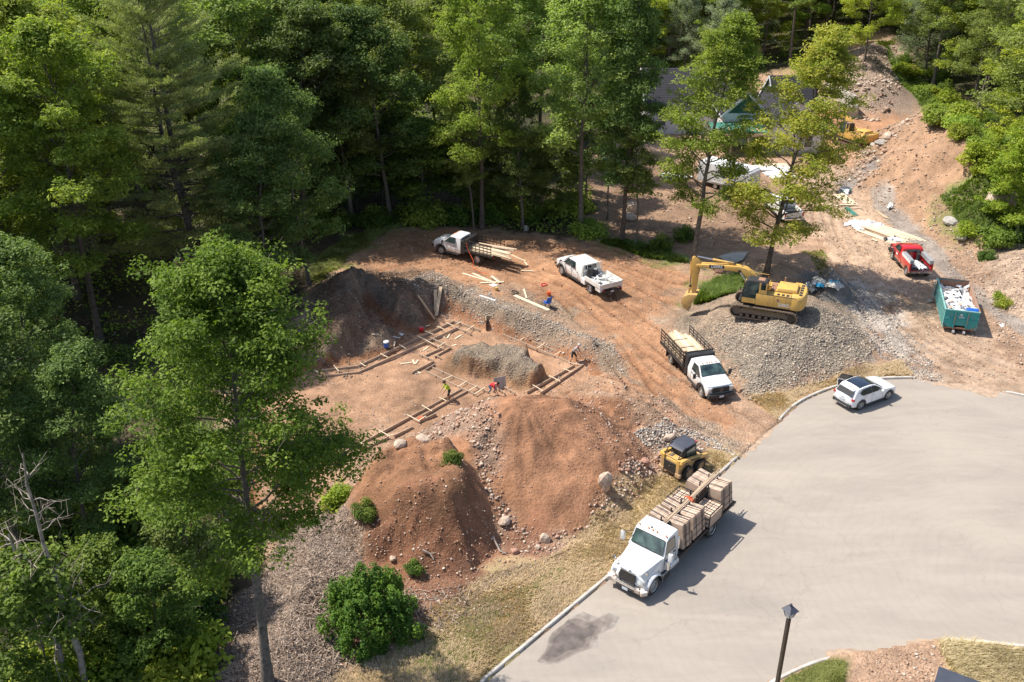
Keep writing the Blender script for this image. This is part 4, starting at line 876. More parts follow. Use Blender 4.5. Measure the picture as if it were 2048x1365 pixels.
def pickup_cab(root, paint, crew=False, bed=False, hw=1.0, zr=2.02, fx=1.45, trim='chrome', zh=1.36):
    """fx: distance from front axle (x=0) to ... ; front axle sits at x=0, cab runs backwards"""
    F = .95; L = 1.0 if crew else 0; r = .52; zb = 1.30
    xr = -2.15-L                                    # back of cab
    prof = [(F-.04, .50), (F, .62), (F-.02, 1.02), (F-.10, zh-.12), (F-.25, zh-.03), (-.05, zh+.06), (-.25, zh+.08), (-.92, zr-.06), (-1.08, zr), (xr+.20, zr), (xr+.06, zr-.06), (xr-.02, zb), (xr, .52)]
    prof += [(-.62, .46)]+[(x, z) for x, z in reversed(arch(0, r, .42, 8))][0:0]
    ar = [(r*math.cos(a), .44+r*math.sin(a)) for a in [math.pi-math.pi*i/9 for i in range(10)]]
    prof = prof[:13]+[(-.60, .50)]+ar+[(r+.02, .46)]
    def w(x, z):
        v = hw
        if z > zb+.1 and x < -.2: v -= (z-zb-.1)*.30
        if x > .3: v -= (x-.3)**2*.22
        if z > zh-.06 and x >= -.25: v -= .10
        return v
    def off(x, z, t):
        a = abs(t)
        return (-.10*(a**3) if x > F-.3 else 0, -.045*a*a if z > zh-.1 else 0)
    b = MB(); b.loft(prof, w, paint, off=off); body = b.build('body', root, bevel=.025, smooth=.7)
    # glass
    def gp(x, z, s, o=.004): return (x, s*(w(x, z)+o), z)
    A = Vector((-.28, 0, zh+.10)); B = Vector((-.90, 0, zr-.07))
    wl, wu = w(-.3, zh+.12)-.10, w(-.9, zr-.08)-.09; n = Vector((B.z-A.z, 0, A.x-B.x)).normalized()
    if n.x < 0: n = -n
    q = [A+n*.012+Vector((0, -wl, 0)), A+n*.012+Vector((0, wl, 0)), B+n*.012+Vector((0, wu, 0)), B+n*.012+Vector((0, -wu, 0))]
    ws = panel(root, 'windscreen', q, M['glassg'], .008, frame=M['blackp'])
    wp = MB(); 
    for sy in (.05, .5): wp.bar(A+n*.03+Vector((.02, sy-.3, -.0)), A.lerp(B, .35)+n*.03+Vector((0, sy+.15, 0)), .02, .015, M['blackp'])
    wp.build('wiper', ws)
    for s in (1, -1):
        spans = [(-.42, -1.25, -.95, -1.22)] if not crew else [(-.42, -1.22, -.95, -1.20), (-1.34, -2.12, -1.34, -2.02)]
        if not crew: spans = [(-.42, -1.58, -.95, -1.55)]
        for i, (x0, x1, u0, u1) in enumerate(spans):
            zl = zb+.10; zu = zr-.13
            pts = [gp(x0, zl, s), gp(x1, zl, s), gp(u1, zu, s), gp(u0, zu, s)]
            panel(root, 'side_window', pts if s < 0 else pts[::-1], M['glass'], .008, frame=M['blackp'])
        for i in range(2 if crew else 1):
            x0 = -.62-i*1.0; d = MB(); yy = s*(hw+.004)
            for a, c in (((x0+.0, zb+.05), (x0, .58)), ((x0-1.02, zb+.05), (x0-1.02, .58)), ((x0, .56), (x0-1.02, .56))):
                d.bar((a[0], yy, a[1]), (c[0], yy, c[1]), .012, .008, M['blackp'], (0, 1, 0))
            d.box((x0-.88, s*(hw+.02), zb-.14), (.2, .03, .04), M['blackp']); dd = d.build('door', root)
        mr = MB(); mr.bar((-.42, s*hw*.97, zb+.06), (-.42, s*(hw+.30), zb+.14), .05, .04, M['blackp']); mr.box((-.44, s*(hw+.34), zb+.16), (.12, .20, .36), M['blackp']); mo = mr.build('mirror', root, bevel=.02)
        panel(root, 'mirror_glass', [(-.505, s*(hw+.34)-.08, zb+.02), (-.505, s*(hw+.34)-.08, zb+.3), (-.505, s*(hw+.34)+.08, zb+.3), (-.505, s*(hw+.34)+.08, zb+.02)][::1], M['chrome'], .004, mo)
        hl = MB(); hl.box((F-.09, s*(hw-.24), 1.0), (.16, .34, .26), M['lamp'], (0, 0, -s*.18)); hl.build('headlight', root, bevel=.03, smooth=.6)
        sb = MB(); sb.box((-1.25-L/2, s*(hw-.02), .42), (1.5+L, .2, .06), M['blackp']); sb.build('side_step', root, bevel=.01)
    g = MB(); g.box((F+.0, 0, .98), (.08, 1.24, .40), M['black'] if trim != 'chrome' else M['chrome'])
    for zz in (.86, .94, 1.02, 1.10): g.box((F+.05, 0, zz), (.03, 1.14, .035), M['chrome'] if trim == 'chrome' else M['blackp'])
    go = g.build('grille', root, bevel=.01)
    e = MB(); e.cyl((F+.075, 0, 1.0), (1, 0, 0), .11, .02, M['chrome'], 20); e.cyl((F+.085, 0, 1.0), (1, 0, 0), .095, .02, M['navy'], 20); eo = e.build('badge', go); eo.scale = (1, 1.5, 1) if False else (1, 1, 1)
    bp = MB(); bp.box((F+.08, 0, .60), (.26, 1.96, .24), M['blackp'] if trim != 'chrome' else M['chrome']); bp.box((F+.215, .0, .56), (.01, .34, .16), M['plate']); bp.build('front_bumper', root, bevel=.03)
    fl = MB()
    for s in (1, -1):
        pts = [(.57*math.cos(a), s*(hw+.01), .46+.57*math.sin(a)) for a in [math.pi*i/10 for i in range(11)]]
        for i in range(10): fl.bar(pts[i], pts[i+1], .09, .10, M['blackp'], (0, 1, 0))
    fl.build('fender_flare', root, smooth=.6)
    ml = MB()
    for yy in (-.5, -.18, .0, .18, .5): ml.box((-1.05, yy, zr+.02), (.09, .07, .04), M['orange'])
    ml.build('roof_marker_lights', root)
    ch = MB(); ch.box((-.3, 0, .5), (1.9, 1.2, .3), M['black']); ch.build('engine_underside', root)
    # rear window
    wz0, wz1 = zb+.12, zr-.16
    panel(root, 'rear_window', [(xr-.0, .62, wz0), (xr+.04, .56, wz1), (xr+.04, -.56, wz1), (xr-.0, -.62, wz0)], M['glass'], .02)
    return xr
def board_pile(name, label, loc, rz, n, L, w, t, spread, mats, rows=1, parent_z=0, seed=1, jitter=.06, cat='lumber', group=None, tilt=0, names='plank', yaw=.04):
    rr = random.Random(seed); r = empty(name, loc, rz, label, cat, group); meshes = {}
    for mm in mats:
        b = MB(); b.box((0, 0, 0), (1, w, t), mm); o = b.build('tmp'); meshes[mm.name] = o.data; bpy.data.objects.remove(o)
    per = max(1, math.ceil(n/rows))
    for i in range(n):
        row = i//per; col = i % per; mm = rr.choice(mats); o = link(names, meshes[mm.name], r)
        ll = L*rr.uniform(.8, 1.03) if jitter else L
        o.scale = (ll, 1, 1); yy = (col-(per-1)/2)*spread+rr.gauss(0, jitter*.3)
        o.location = (rr.gauss(0, jitter*2), yy, t/2+row*(t+.004)+.002*(col % 3)); o.rotation_euler = (0, tilt, rr.gauss(0, yaw))
    return r
def stake_bed(root, x0, x1, hw=1.12, zd=1.02, zt=2.02, mat_=None, deck=None, rails=5, posts=7, tail=False, front=True, gap_sides=(1, -1)):
    mat_ = mat_ or M['black']
    d = MB(); d.box(((x0+x1)/2, 0, zd-.05), (x0-x1, 2*hw, .10), deck or M['osb']); do = d.build('bed_deck', root)
    e = MB()
    for s in (1, -1): e.box(((x0+x1)/2, s*(hw+.02), zd-.04), (x0-x1+.06, .06, .14), mat_)
    e.box((x1-.02, 0, zd-.05), (.07, 2*hw+.08, .16), mat_); e.build('bed_rim', root, bevel=.008)
    f = MB()
    for s in (1, -1): f.box((-1.6+(x0+x1)/2*0+(x0+x1)/2*.35, s*.42, .72), (abs(x1)+.6, .09, .24), mat_)
    f.build('chassis_frame', root)
    for s in gap_sides:
        p = MB(); 
        for i in range(posts): x = x0-.06+(x1-x0+.12)*i/(posts-1); p.box((x, s*hw, (zd+zt)/2), (.05, .035, zt-zd), mat_)
        p.box(((x0+x1)/2, s*hw, zt-.02), (x0-x1+.1, .04, .04), mat_); po = p.build('stake_rack', root)
        sl = MB(); sl.box((0, 0, 0), (x0-x1, .022, .085), mat_); t = sl.build('slat', po); t.location = ((x0+x1)/2, s*(hw+.03), zd+.12); me = t.data
        for i in range(1, rails): o = link('slat', me, po); o.location = ((x0+x1)/2, s*(hw+.03), zd+.12+(zt-zd-.17)*i/(rails-1))
    if front:
        h = MB(); h.box((x0+.03, 0, (zd+zt)/2-.1), (.05, 2*hw, zt-zd-.2), mat_); h.box((x0+.02, 0, zt-.02), (.08, 2*hw+.04, .07), mat_)
        h.build('headboard', root, bevel=.006)
def under(root, xa, dual=True, hwid=.95, r=.42, w=.26, rim=None, xa0=0):
    ax = MB(); ax.cyl((xa, 0, r), (0, 1, 0), .09, 1.7, M['black'], 10); ax.cyl((xa0, 0, r), (0, 1, 0), .07, 1.6, M['black'], 10); ax.cyl((xa, 0, r), (1, 0, 0), .2, .3, M['black'], 12); ax.bar((xa, 0, r), (xa0-1, 0, r+.1), .09, .09, M['black']); ax.build('axle', root)
def rear_lights(root, x, y, z, name='tail_light', d=(.04, .12, .2)):
    for s in (1, -1): b = MB(); b.box((x, s*y, z), d, M['redl']); b.build(name, root, bevel=.008)

# ---- 1: stake truck with a lumber load, in the middle
t = empty('stake_truck', label='white cab stake bed truck loaded with pale lumber, on the track below the excavator', cat='truck')
xr = pickup_cab(t, M['whited'], trim='black')
tb = MB(); tb.box((xr-.28, 0, 1.28), (.42, 2.1, 1.45), M['black']); tb.box((xr-.28, 0, 2.05), (.5, 2.0, .08), M['black']); tb.build('tool_cabinet', t, bevel=.02)
stake_bed(t, xr-.52, -6.55, zt=2.12)
under(t, -4.9)
for s in (1, -1):
    wheel(t, 0, s*.87, .42, .25, M['drim']); wheel(t, -4.9, s*.93, .42, .24, M['drim'], True)
mf = MB(); mf.box((-5.75, .75, .5), (.02, .5, .6), M['blackp']); mf.box((-5.75, -.75, .5), (.02, .5, .6), M['blackp']); mf.build('mud_flap', t)
rear_lights(t, -6.6, .95, .9)
place2(t, (1404, 793), (1342, 727), (0, -.87, 0), (-4.9, -.93, 0))
for nm, lb, (lx, ly, lz), n, L, rows, seed in (('lumber_bundle', 'taller strapped bundle of pale boards in the bed of the middle stake truck', (-4.75, -.28, 1.04), 30, 3.5, 6, 2), ('lumber_bundle', 'lower loose boards along the left side of the middle stake truck bed', (-4.7, .58, 1.04), 16, 3.3, 4, 3)):
    M_ = t.matrix_basis @ Matrix.Translation((lx, ly, lz)); b_ = board_pile(nm, lb, M_.translation, t.rotation_euler.z, n, L, .18, .13, .19, [M['wood'], M['woodl']], rows, seed=seed, jitter=.03, yaw=.008)
    if rows == 6:
        sb = MB()
        for x in (-.3, .9): sb.box((x, 0, .41), (.05, 1.02, .83), M['blackp'])
        sb.build('strap', b_)
# ---- 2: crew cab flatbed
def flat_utility():
    t = empty('crew_cab_truck', label='white crew cab truck with a low white dropside bed, parked on the red dirt', cat='truck')
    xr = pickup_cab(t, M['whited'], crew=True)
    d = MB(); x0, x1 = xr-.12, xr-3.0; d.box(((x0+x1)/2, 0, .98), (x0-x1, 2.25, .10), M['dwhite']); d.build('bed_deck', t)
    for s in (1, -1):
        k = MB(); k.box(((x0+x1)/2-.3, s*1.12, 1.2), (x0-x1-.6, .09, .38), M['dwhite']); k.build('bed_side', t, bevel=.015)
        k = MB(); k.box((x0-.35, s*.98, .78), (.62, .34, .46), M['dwhite']); k.box((x0-.35, s*1.155, .78), (.5, .01, .36), M['plastic']); k.build('toolbox', t, bevel=.015)
        k = MB(); k.box((x1+.35, s*1.0, .82), (.7, .26, .28), M['dwhite']); k.build('toolbox', t, bevel=.015)
    k = MB(); k.box((x1+.02, 0, 1.18), (.07, 2.3, .36), M['dwhite']); k.box((x1-.02, .55, 1.17), (.02, .8, .16), M['alu']); k.box((x1-.02, -.55, 1.17), (.02, .8, .16), M['alu']); k.build('tailgate', t, bevel=.01)
    k = MB(); 
    for s in (1, -1): k.bar((x0-.05, s*1.0, 1.0), (x0-.05, s*.9, 2.06), .06, .06, M['dwhite']); k.bar((x0-.05, s*.5, 1.0), (x0-.05, s*.5, 2.04), .04, .04, M['dwhite'])
    k.bar((x0-.05, -.92, 2.06), (x0-.05, .92, 2.06), .07, .06, M['dwhite']); k.bar((x0-.05, -.95, 1.5), (x0-.05, .95, 1.5), .04, .04, M['dwhite']); k.build('headache_rack', t)
    f = MB()
    for s in (1, -1): f.box((-2.7, s*.42, .7), (6.0, .09, .22), M['black'])
    f.build('chassis_frame', t); under(t, -4.47)
    for s in (1, -1): wheel(t, 0, s*.87, .42, .25, M['rim']); wheel(t, -4.47, s*.93, .42, .24, M['rim'], True)
    b = MB(); b.box((x1-.1, 0, .68), (.12, 2.0, .14), M['black']); b.box((x1-.17, 0, .68), (.01, .32, .15), M['plate']); b.build('rear_bumper', t); rear_lights(t, x1-.1, .85, .85, d=(.04, .2, .1))
    return t, x0, x1
t, x0, x1 = flat_utility()
place2(t, (1125, 550), (1179.5, 586.5), (0, .87, 0), (-4.47, .93, 0))
rr = random.Random(5)
def on(t, x, y, z): return (t.matrix_basis @ Vector((x, y, z)))
def clutter(t, xs, ys, z, n, seed, pal, name='form_hardware', label='', cat='hardware', size=.3):
    rr = random.Random(seed); r = empty(name, on(t, (xs[0]+xs[1])/2, (ys[0]+ys[1])/2, z), t.rotation_euler.z, label, cat)
    for i in range(n):
        b = MB(); L = rr.uniform(.4, 1.6)*size*2; b.box((0, 0, 0), (L, rr.uniform(.05, .3)*size*1.6, rr.uniform(.04, .12)), rr.choice(pal))
        b.build('piece', r, loc=(rr.uniform(-1, 1)*(xs[1]-xs[0])/2*.85, rr.uniform(-1, 1)*(ys[1]-ys[0])/2*.85, .04+.06*(i % 4)), rot=(rr.gauss(0, .12), rr.gauss(0, .12), rr.uniform(0, 3.14)))
    return r
clutter(t, (x1+.2, x0-.9), (-1, 1), 1.04, 26, 4, [M['dwhite'], M['dwhite'], M['plastic'], M['alu'], M['black']], 'concrete_form_hardware', 'jumble of dusty white forming hardware in the bed of the crew cab truck', 'hardware')
# power reel + coiled hose near headboard
def hose_coil(loc, R, label, m, name='hose_coil', turns=4, r=.03):
    o = MB(); 
    o.tube([(R*math.cos(a)*(1-.04*a/6.28), R*math.sin(a)*(1-.04*a/6.28), .03+.028*a/6.28) for a in [i*2*math.pi/18 for i in range(18*turns+1)]], r, m, 6)
    b = o.build(name, None, smooth=1, loc=loc); return tag(b, label, 'hose')
hose_coil(on(t, x0-.6, -.55, 1.25), .36, 'coiled grey hose lying in the bed behind the crew cab', M['alu'])
cb = MB(); cb.tube([(0, 0, 0), (0, 0, .75)], [.28, .28], M['black'], 16); cb.tube([(0, 0, .75), (0, 0, .8)], [.2, .2], M['blackp'], 12); o = cb.build('tank', None, smooth=.6, loc=on(t, x0-.42, .45, 1.04)); tag(o, 'dark upright tank behind the crew cab rear window', 'tank')
cb = MB(); cb.box((0, 0, .3), (.5, .5, .6), M['blackp']); cb.box((0, 0, .62), (.3, .3, .06), M['alu']); o = cb.build('generator', None, bevel=.03, loc=on(t, x0-.45, -.05, 1.04)); tag(o, 'black generator standing behind the crew cab rear window', 'generator')
# ---- 3: far stake truck
t = empty('stake_truck', label='far white cab stake truck with long boards sticking out behind, by the wood', cat='truck')
xr = pickup_cab(t, M['whited'], trim='chrome')
tb = MB(); tb.box((xr-.3, 0, 1.2), (.4, 2.1, 1.2), M['black']); tb.build('tool_cabinet', t, bevel=.02)
stake_bed(t, xr-.5, -5.6, zt=2.05, posts=8, rails=4)
under(t, -4.0)
for s in (1, -1): wheel(t, 0, s*.87, .42, .25, M['rim']); wheel(t, -4.0, s*.93, .42, .24, M['rim'], True)
rear_lights(t, -5.68, .9, .88)
place2(t, (885.6, 510), (953.9, 529.8), (0, .87, 0), (-4.0, .93, 0))
for (lx, ly, L, yaw_, w_, sd_, lb) in ((-4.6, -.1, 4.4, .02, .22, 7, 'long boards loaded in the middle of the far stake truck, poking past the tail'), (-4.8, -.6, 3.9, .14, .2, 8, 'boards angled along the far rack of the far stake truck'), (-5.2, .5, 4.6, -.12, .18, 9, 'lowest boards jutting furthest out of the far stake truck tail')):
    board_pile('lumber_bundle', lb, on(t, lx, ly, 1.06+.12*(sd_ == 8)), t.rotation_euler.z+yaw_, 6, L, w_, .06, .17, [M['wood'], M['woodf'], M['woodl']], 2, seed=sd_, jitter=.12, yaw=.03, tilt=0)
o = MB(); o.tube([on(t, -3.0, 1.25, 1.9), on(t, -3.2, 1.3, 1.3), on(t, -3.9, 1.45, .35), on(t, -4.1, 2.0, .06), on(t, -5.4, 2.6, .05), on(t, -6.2, 2.5, .05)], .025, M['strap'], 6); tag(o.build('extension_cord', None, smooth=1), 'orange cord hanging off the rack of the far stake truck down to the dirt', 'cord')

# ---- 4: red pickup
def red_pickup():
    t = empty('pickup_truck', label='red utility pickup with aluminium side boxes, beside the lumber stacks', cat='truck')
    xr = pickup_cab(t, M['red'], trim='black', zr=1.95)
    x0, x1 = xr-.04, xr-2.25
    fl = MB(); fl.box(((x0+x1)/2, 0, .82), (x0-x1, 1.7, .06), M['black']); fl.build('bed_floor', t)
    for s in (1, -1):
        prof = [(x0, .5), (x0, 1.36), (x1, 1.36), (x1, .55)]+[(-3.7+r_*.0-.5*math.cos(a), .42+.5*math.sin(a)) for r_ in (1,) for a in [math.pi*i/9 for i in range(10)]]
        b = MB(); b.prism(prof, s*.84, s*1.0, M['red']); b.build('bed_side', t, bevel=.02, smooth=.6)
        k = MB(); k.box(((x0+x1)/2, s*.84, 1.50), (x0-x1-.05, .34, .34), M['alu']); k.box(((x0+x1)/2, s*1.02, 1.5), (x0-x1-.2, .01, .26), M['plastic'])
        for i in range(3): k.box((x0-.4-i*.65, s*1.03, 1.5), (.05, .02, .06), M['blackp'])
        k.build('side_toolbox', t, bevel=.015)
    tg = MB(); tg.box((x1-.04, 0, .6), (.1, 1.96, .14), M['chrome']); tg.box((x1-.03, 0, .72), (.04, 1.66, .1), M['red']); tg.box((x1-.2, 0, .62), (.25, .08, .06), M['black']); tg.build('rear_bumper', t, bevel=.01)
    for s in (1, -1): b = MB(); b.box((x1-.005, s*.93, 1.1), (.03, .14, .4), M['redl']); b.build('tail_light', t, bevel=.01)
    f = MB()
    for s in (1, -1): f.box((-2.0, s*.42, .62), (4.6, .09, .2), M['black'])
    f.build('chassis_frame', t); under(t, -3.7, r=.4)
    for s in (1, -1): wheel(t, 0, s*.87, .4, .26, M['rim']); wheel(t, -3.7, s*.87, .4, .26, M['rim'])
    return t, x0, x1
t, x0, x1 = red_pickup()
place2(t, (1785, 519), (1811.5, 551.5), (0, .87, 0), (-3.7, .87, 0))
board_pile('pipe_bundle', 'white pipes and boards lying in the bed of the red pickup', on(t, (x0+x1)/2-.3, -.05, .88), t.rotation_euler.z-.1, 7, 2.2, .1, .1, .16, [M['plastic'], M['alu']], 2, seed=11, cat='pipes', names='pipe', yaw=.08, tilt=.08)
clutter(t, (x1+.1, x1+1.0), (-.5, .5), .9, 9, 14, [M['plastic'], M['alu'], M['black']], 'tool_clutter', 'white and dark tools piled at the open tail of the red pickup', 'tools', .25)
k = MB(); k.tube([(0, 0, 0), (0, 0, .7)], .16, M['blackp'], 14); tag(k.build('tool_drum', None, smooth=.6, loc=on(t, x0-.35, -.35, .87)), 'dark upright cylinder behind the red cab', 'drum')
panel(t, 'door_sign', [(-.95, 1.012, .95), (-1.35, 1.012, .95), (-1.35, 1.012, 1.12), (-.95, 1.012, 1.12)], M['plastic'], .004)

# ---- 5: silver pickup behind the trees
t = empty('pickup_truck', label='silver grey pickup half hidden by the golden tree, tail towards the camera', cat='truck')
xr = pickup_cab(t, M['dwhite'], crew=True, zr=1.9); x0, x1 = xr-.03, xr-1.95
for s in (1, -1):
    prof = [(x0, .5), (x0, 1.3), (x1, 1.3), (x1, .55)]+[(-3.9-.48*math.cos(a), .42+.48*math.sin(a)) for a in [math.pi*i/9 for i in range(10)]]
    b = MB(); b.prism(prof, s*.84, s*1.0, M['dwhite']); b.build('bed_side', t, bevel=.02, smooth=.6); wheel(t, 0, s*.87, .4, .26, M['rim']); wheel(t, -3.9, s*.87, .4, .26, M['rim'])
    b = MB(); b.box((x1-.02, s*.92, 1.05), (.04, .15, .38), M['redl']); b.build('tail_light', t, bevel=.01)
b = MB(); b.box(((x0+x1)/2, 0, .8), (x0-x1, 1.7, .06), M['black']); b.build('bed_floor', t)
b = MB(); b.box((x1+.02, 0, 1.0), (.06, 1.68, .56), M['dwhite']); b.build('tailgate', t, bevel=.02)
b = MB(); b.box((x1-.07, 0, .58), (.14, 1.9, .16), M['chrome']); b.build('rear_bumper', t, bevel=.02); under(t, -3.9, r=.4)
place2(t, (1546, 414), (1578, 444), (0, -.0, 0), (-3.9, .0, 0))
for i, (lx, ly) in enumerate([(x0-.5, 0), (x0-1.2, .1)]):
    b = MB(); b.box((0, 0, .2), (.6, 1.2, .4), M['blackp']); b.box((0, 0, .42), (.5, 1.1, .05), M['black']); tag(b.build('storage_box', None, bevel=.02, loc=on(t, lx, ly, .84), rot=(0, 0, t.rotation_euler.z)), ['dark box just behind the cab in the silver pickup bed', 'dark box nearer the tailgate in the silver pickup bed'][i], 'box')

# ---- 6: white crossover car with one door open
def suv():
    t = empty('parked_car', label='white crossover car with black glass roof and open rear door, parked at the curved kerb', cat='car')
    hw = .92
    def arc(cx, r=.40): return [(cx+r*math.cos(a), .36+r*math.sin(a)) for a in [math.pi-math.pi*i/10 for i in range(11)]]
    # axle front x=0, rear x=-2.67
    prof = [(.86, .30), (.90, .50), (.86, .72), (.70, .86), (.45, .96), (-.35, 1.06), (-.55, 1.08), (-1.3, 1.52), (-1.75, 1.62), (-2.4, 1.63), (-2.95, 1.56), (-3.22, 1.46), (-3.46, 1.12), (-3.56, .98), (-3.60, .66), (-3.52, .36)]+arc(-2.67)+arc(0)
    def w(x, z):
        v = hw-.10*max(0, (x-.2)/.7)**2-.10*max(0, (-2.9-x)/.7)**2
        if z > 1.0 and x < -.4: v -= (z-1.0)*.36
        if .8 < z < 1.0 and -3.3 < x < .4: v += .01
        return v
    def off(x, z, t):
        a = abs(t); dx = -.16*a**3 if x > .4 else (.14*a**3 if x < -3.1 else 0); return dx, -.05*a*a if z > .9 else 0
    b = MB(); b.loft(prof, w, M['white'], ts=(-1, -.95, -.8, -.45, 0, .45, .8, .95, 1), off=off); b.build('body', t, bevel=.02, smooth=.8)
    def gp(x, z, s, o=.006): return (x, s*(w(x, z)+o), z)
    for s in (1, -1):
        pts = [gp(-.78, 1.10, s), gp(-1.72, 1.10, s), gp(-1.72, 1.50, s), gp(-1.40, 1.47, s)]
        panel(t, 'side_window', pts if s < 0 else pts[::-1], M['glass'], .006, frame=M['blackp'])
        if s < 0 or True:
            pts = [gp(-1.80, 1.10, s), gp(-2.62, 1.11, s), gp(-2.85, 1.30, s), gp(-2.60, 1.46, s), gp(-1.80, 1.50, s)]
            panel(t, 'side_window', pts if s < 0 else pts[::-1], M['glass'], .006, frame=M['blackp'])
        cl = MB()
        for cx in (0, -2.67):
            pts = [(cx+.43*math.cos(a), s*(w(cx, .6)-.012), .36+.43*math.sin(a)) for a in [math.pi*i/12 for i in range(13)]]
            for i in range(12): cl.bar(pts[i], pts[i+1], .06, .06, M['blackp'], (0, 1, 0))
        cl.box((-1.33, s*(hw-.03), .30), (1.9, .08, .12), M['blackp']); cl.build('wheel_arch_trim', t, smooth=.6)
        for x in (-.72, -1.76, -2.45):
            d = MB(); d.bar((x, s*(hw+.012), 1.02), (x+.05, s*(hw+.012), .40), .010, .006, M['blackp'], (0, 1, 0))
            if x != -.72: d.box((x+.16, s*(hw+.025), .92), (.2, .03, .035), M['chrome'])
            d.build('door_gap', t)
        m = MB(); m.box((-.86, s*(hw+.10), 1.08), (.16, .24, .16), M['white'], taper=(.8, .8)); m.build('mirror', t, bevel=.04, smooth=1)
        tl = MB(); tl.box((-3.40, s*(hw-.20), .93), (.22, .36, .11), M['redl'], (0, 0, s*.42), taper=(.85, .8)); tl.build('tail_light', t, bevel=.02)
        hl = MB(); hl.box((.62, s*(hw-.18), .80), (.34, .2, .10), M['lamp'], (0, .2, -s*.4)); hl.build('headlight', t, bevel=.02)
        rl = MB(); rl.tube([(-1.5, s*.64, 1.62), (-1.8, s*.665, 1.665), (-2.6, s*.665, 1.655), (-2.95, s*.64, 1.60)], .014, M['blackp'], 6); rl.build('roof_rail', t)
        wheel(t, 0, s*(hw-.12), .36, .23, M['rim'], spokes=5); wheel(t, -2.67, s*(hw-.12), .36, .23, M['rim'], spokes=5)
    pr = MB(); px_ = [-1.38, -1.56, -1.75, -2.1, -2.4, -2.74]; pz = [1.545, 1.585, 1.622, 1.627, 1.63, 1.592]; vs = []
    for lift in (.002, .02):
        for x, z in zip(px_, pz):
            for j in range(7): q = (j-3)/3; vs.append((x, q*.60, z+lift-.05*(q*.8)**2))
    n = 7; m_ = len(px_); pr.add(vs, [(m_*n+i*n+j, m_*n+i*n+j+1, m_*n+(i+1)*n+j+1, m_*n+(i+1)*n+j) for i in range(m_-1) for j in range(n-1)]+[(i*n+j, (i+1)*n+j, (i+1)*n+j+1, i*n+j+1) for i in range(m_-1) for j in range(n-1)], M['roofglass']); pr.build('panoramic_roof', t, smooth=1)
    panel(t, 'windscreen', [(-.60, -.70, 1.085), (-.60, .70, 1.085), (-1.28, .58, 1.485), (-1.28, -.58, 1.485)], M['glassg'], .02, frame=M['blackp'])
    panel(t, 'rear_window', [(-3.24, .56, 1.43), (-3.45, .64, 1.12), (-3.45, -.64, 1.12), (-3.24, -.56, 1.43)][::-1], M['roofglass'], -.035)
    panel(t, 'rear_window_frame', [(-3.25, .6, 1.45), (-3.47, .68, 1.10), (-3.47, -.68, 1.10), (-3.25, -.6, 1.45)][::-1], M['blackp'], -.028)
    b = MB(); b.box((-3.20, 0, 1.50), (.22, 1.16, .05), M['white'], (0, -.28, 0)); b.build('spoiler', t, bevel=.015)
    b = MB(); b.box((-3.53, 0, .42), (.16, 1.5, .20), M['blackp']); b.box((-3.62, 0, .38), (.03, 1.1, .06), M['alu']); b.build('rear_bumper', t, bevel=.03)
    b = MB(); b.box((-3.62, 0, .78), (.02, .42, .13), M['plate']); b.build('number_plate', t)
    b = MB(); b.box((-3.60, 0, .93), (.02, .16, .05), M['chrome']); b.build('badge', t)
    b = MB(); b.box((.86, 0, .5), (.1, 1.2, .26), M['blackp']); b.build('grille', t, bevel=.03)
    b = MB(); b.box((-1.3, 0, .3), (3.6, 1.4, .2), M['black']); b.build('underbody', t)
    # open rear left door
    d = MB(); d.prism([(0, .40), (-.92, .46), (-.98, .95), (-.9, 1.06), (0, 1.06)], 0, .07, M['white']); d.prism([(-.04, .46), (-.86, .52), (-.92, .9), (-.84, 1.0), (-.04, 1.0)], -.015, -.002, M['blackp'])
    for a, c in (((0, 1.06), (0, 1.50)), ((0, 1.50), (-.72, 1.46)), ((-.72, 1.46), (-.92, 1.06))): d.bar((a[0], .0, a[1]), (c[0], -.0, c[1]), .05, .04, M['blackp'], (0, 1, 0))
    dr = d.build('rear_door', t, loc=(-1.76, hw-.02, 0), rot=(0, 0, -math.radians(64)))
    dr['label'] = 'open rear door with dark inner trim'
    g = MB(); g.prism([(-.03, 1.06), (-.88, 1.06), (-.70, 1.44), (-.03, 1.47)], .0, .01, M['glass']); g.build('door_glass', dr)
    o = MB(); o.box((-2.25, hw-.0, .74), (.84, .02, .66), M['black']); o.build('door_opening', t)
    return t
t = suv()
place2(t, (1774.5, 801.5), (1719.5, 822), (0, -.88, 0), (-2.67, -.88, 0), z=.0)
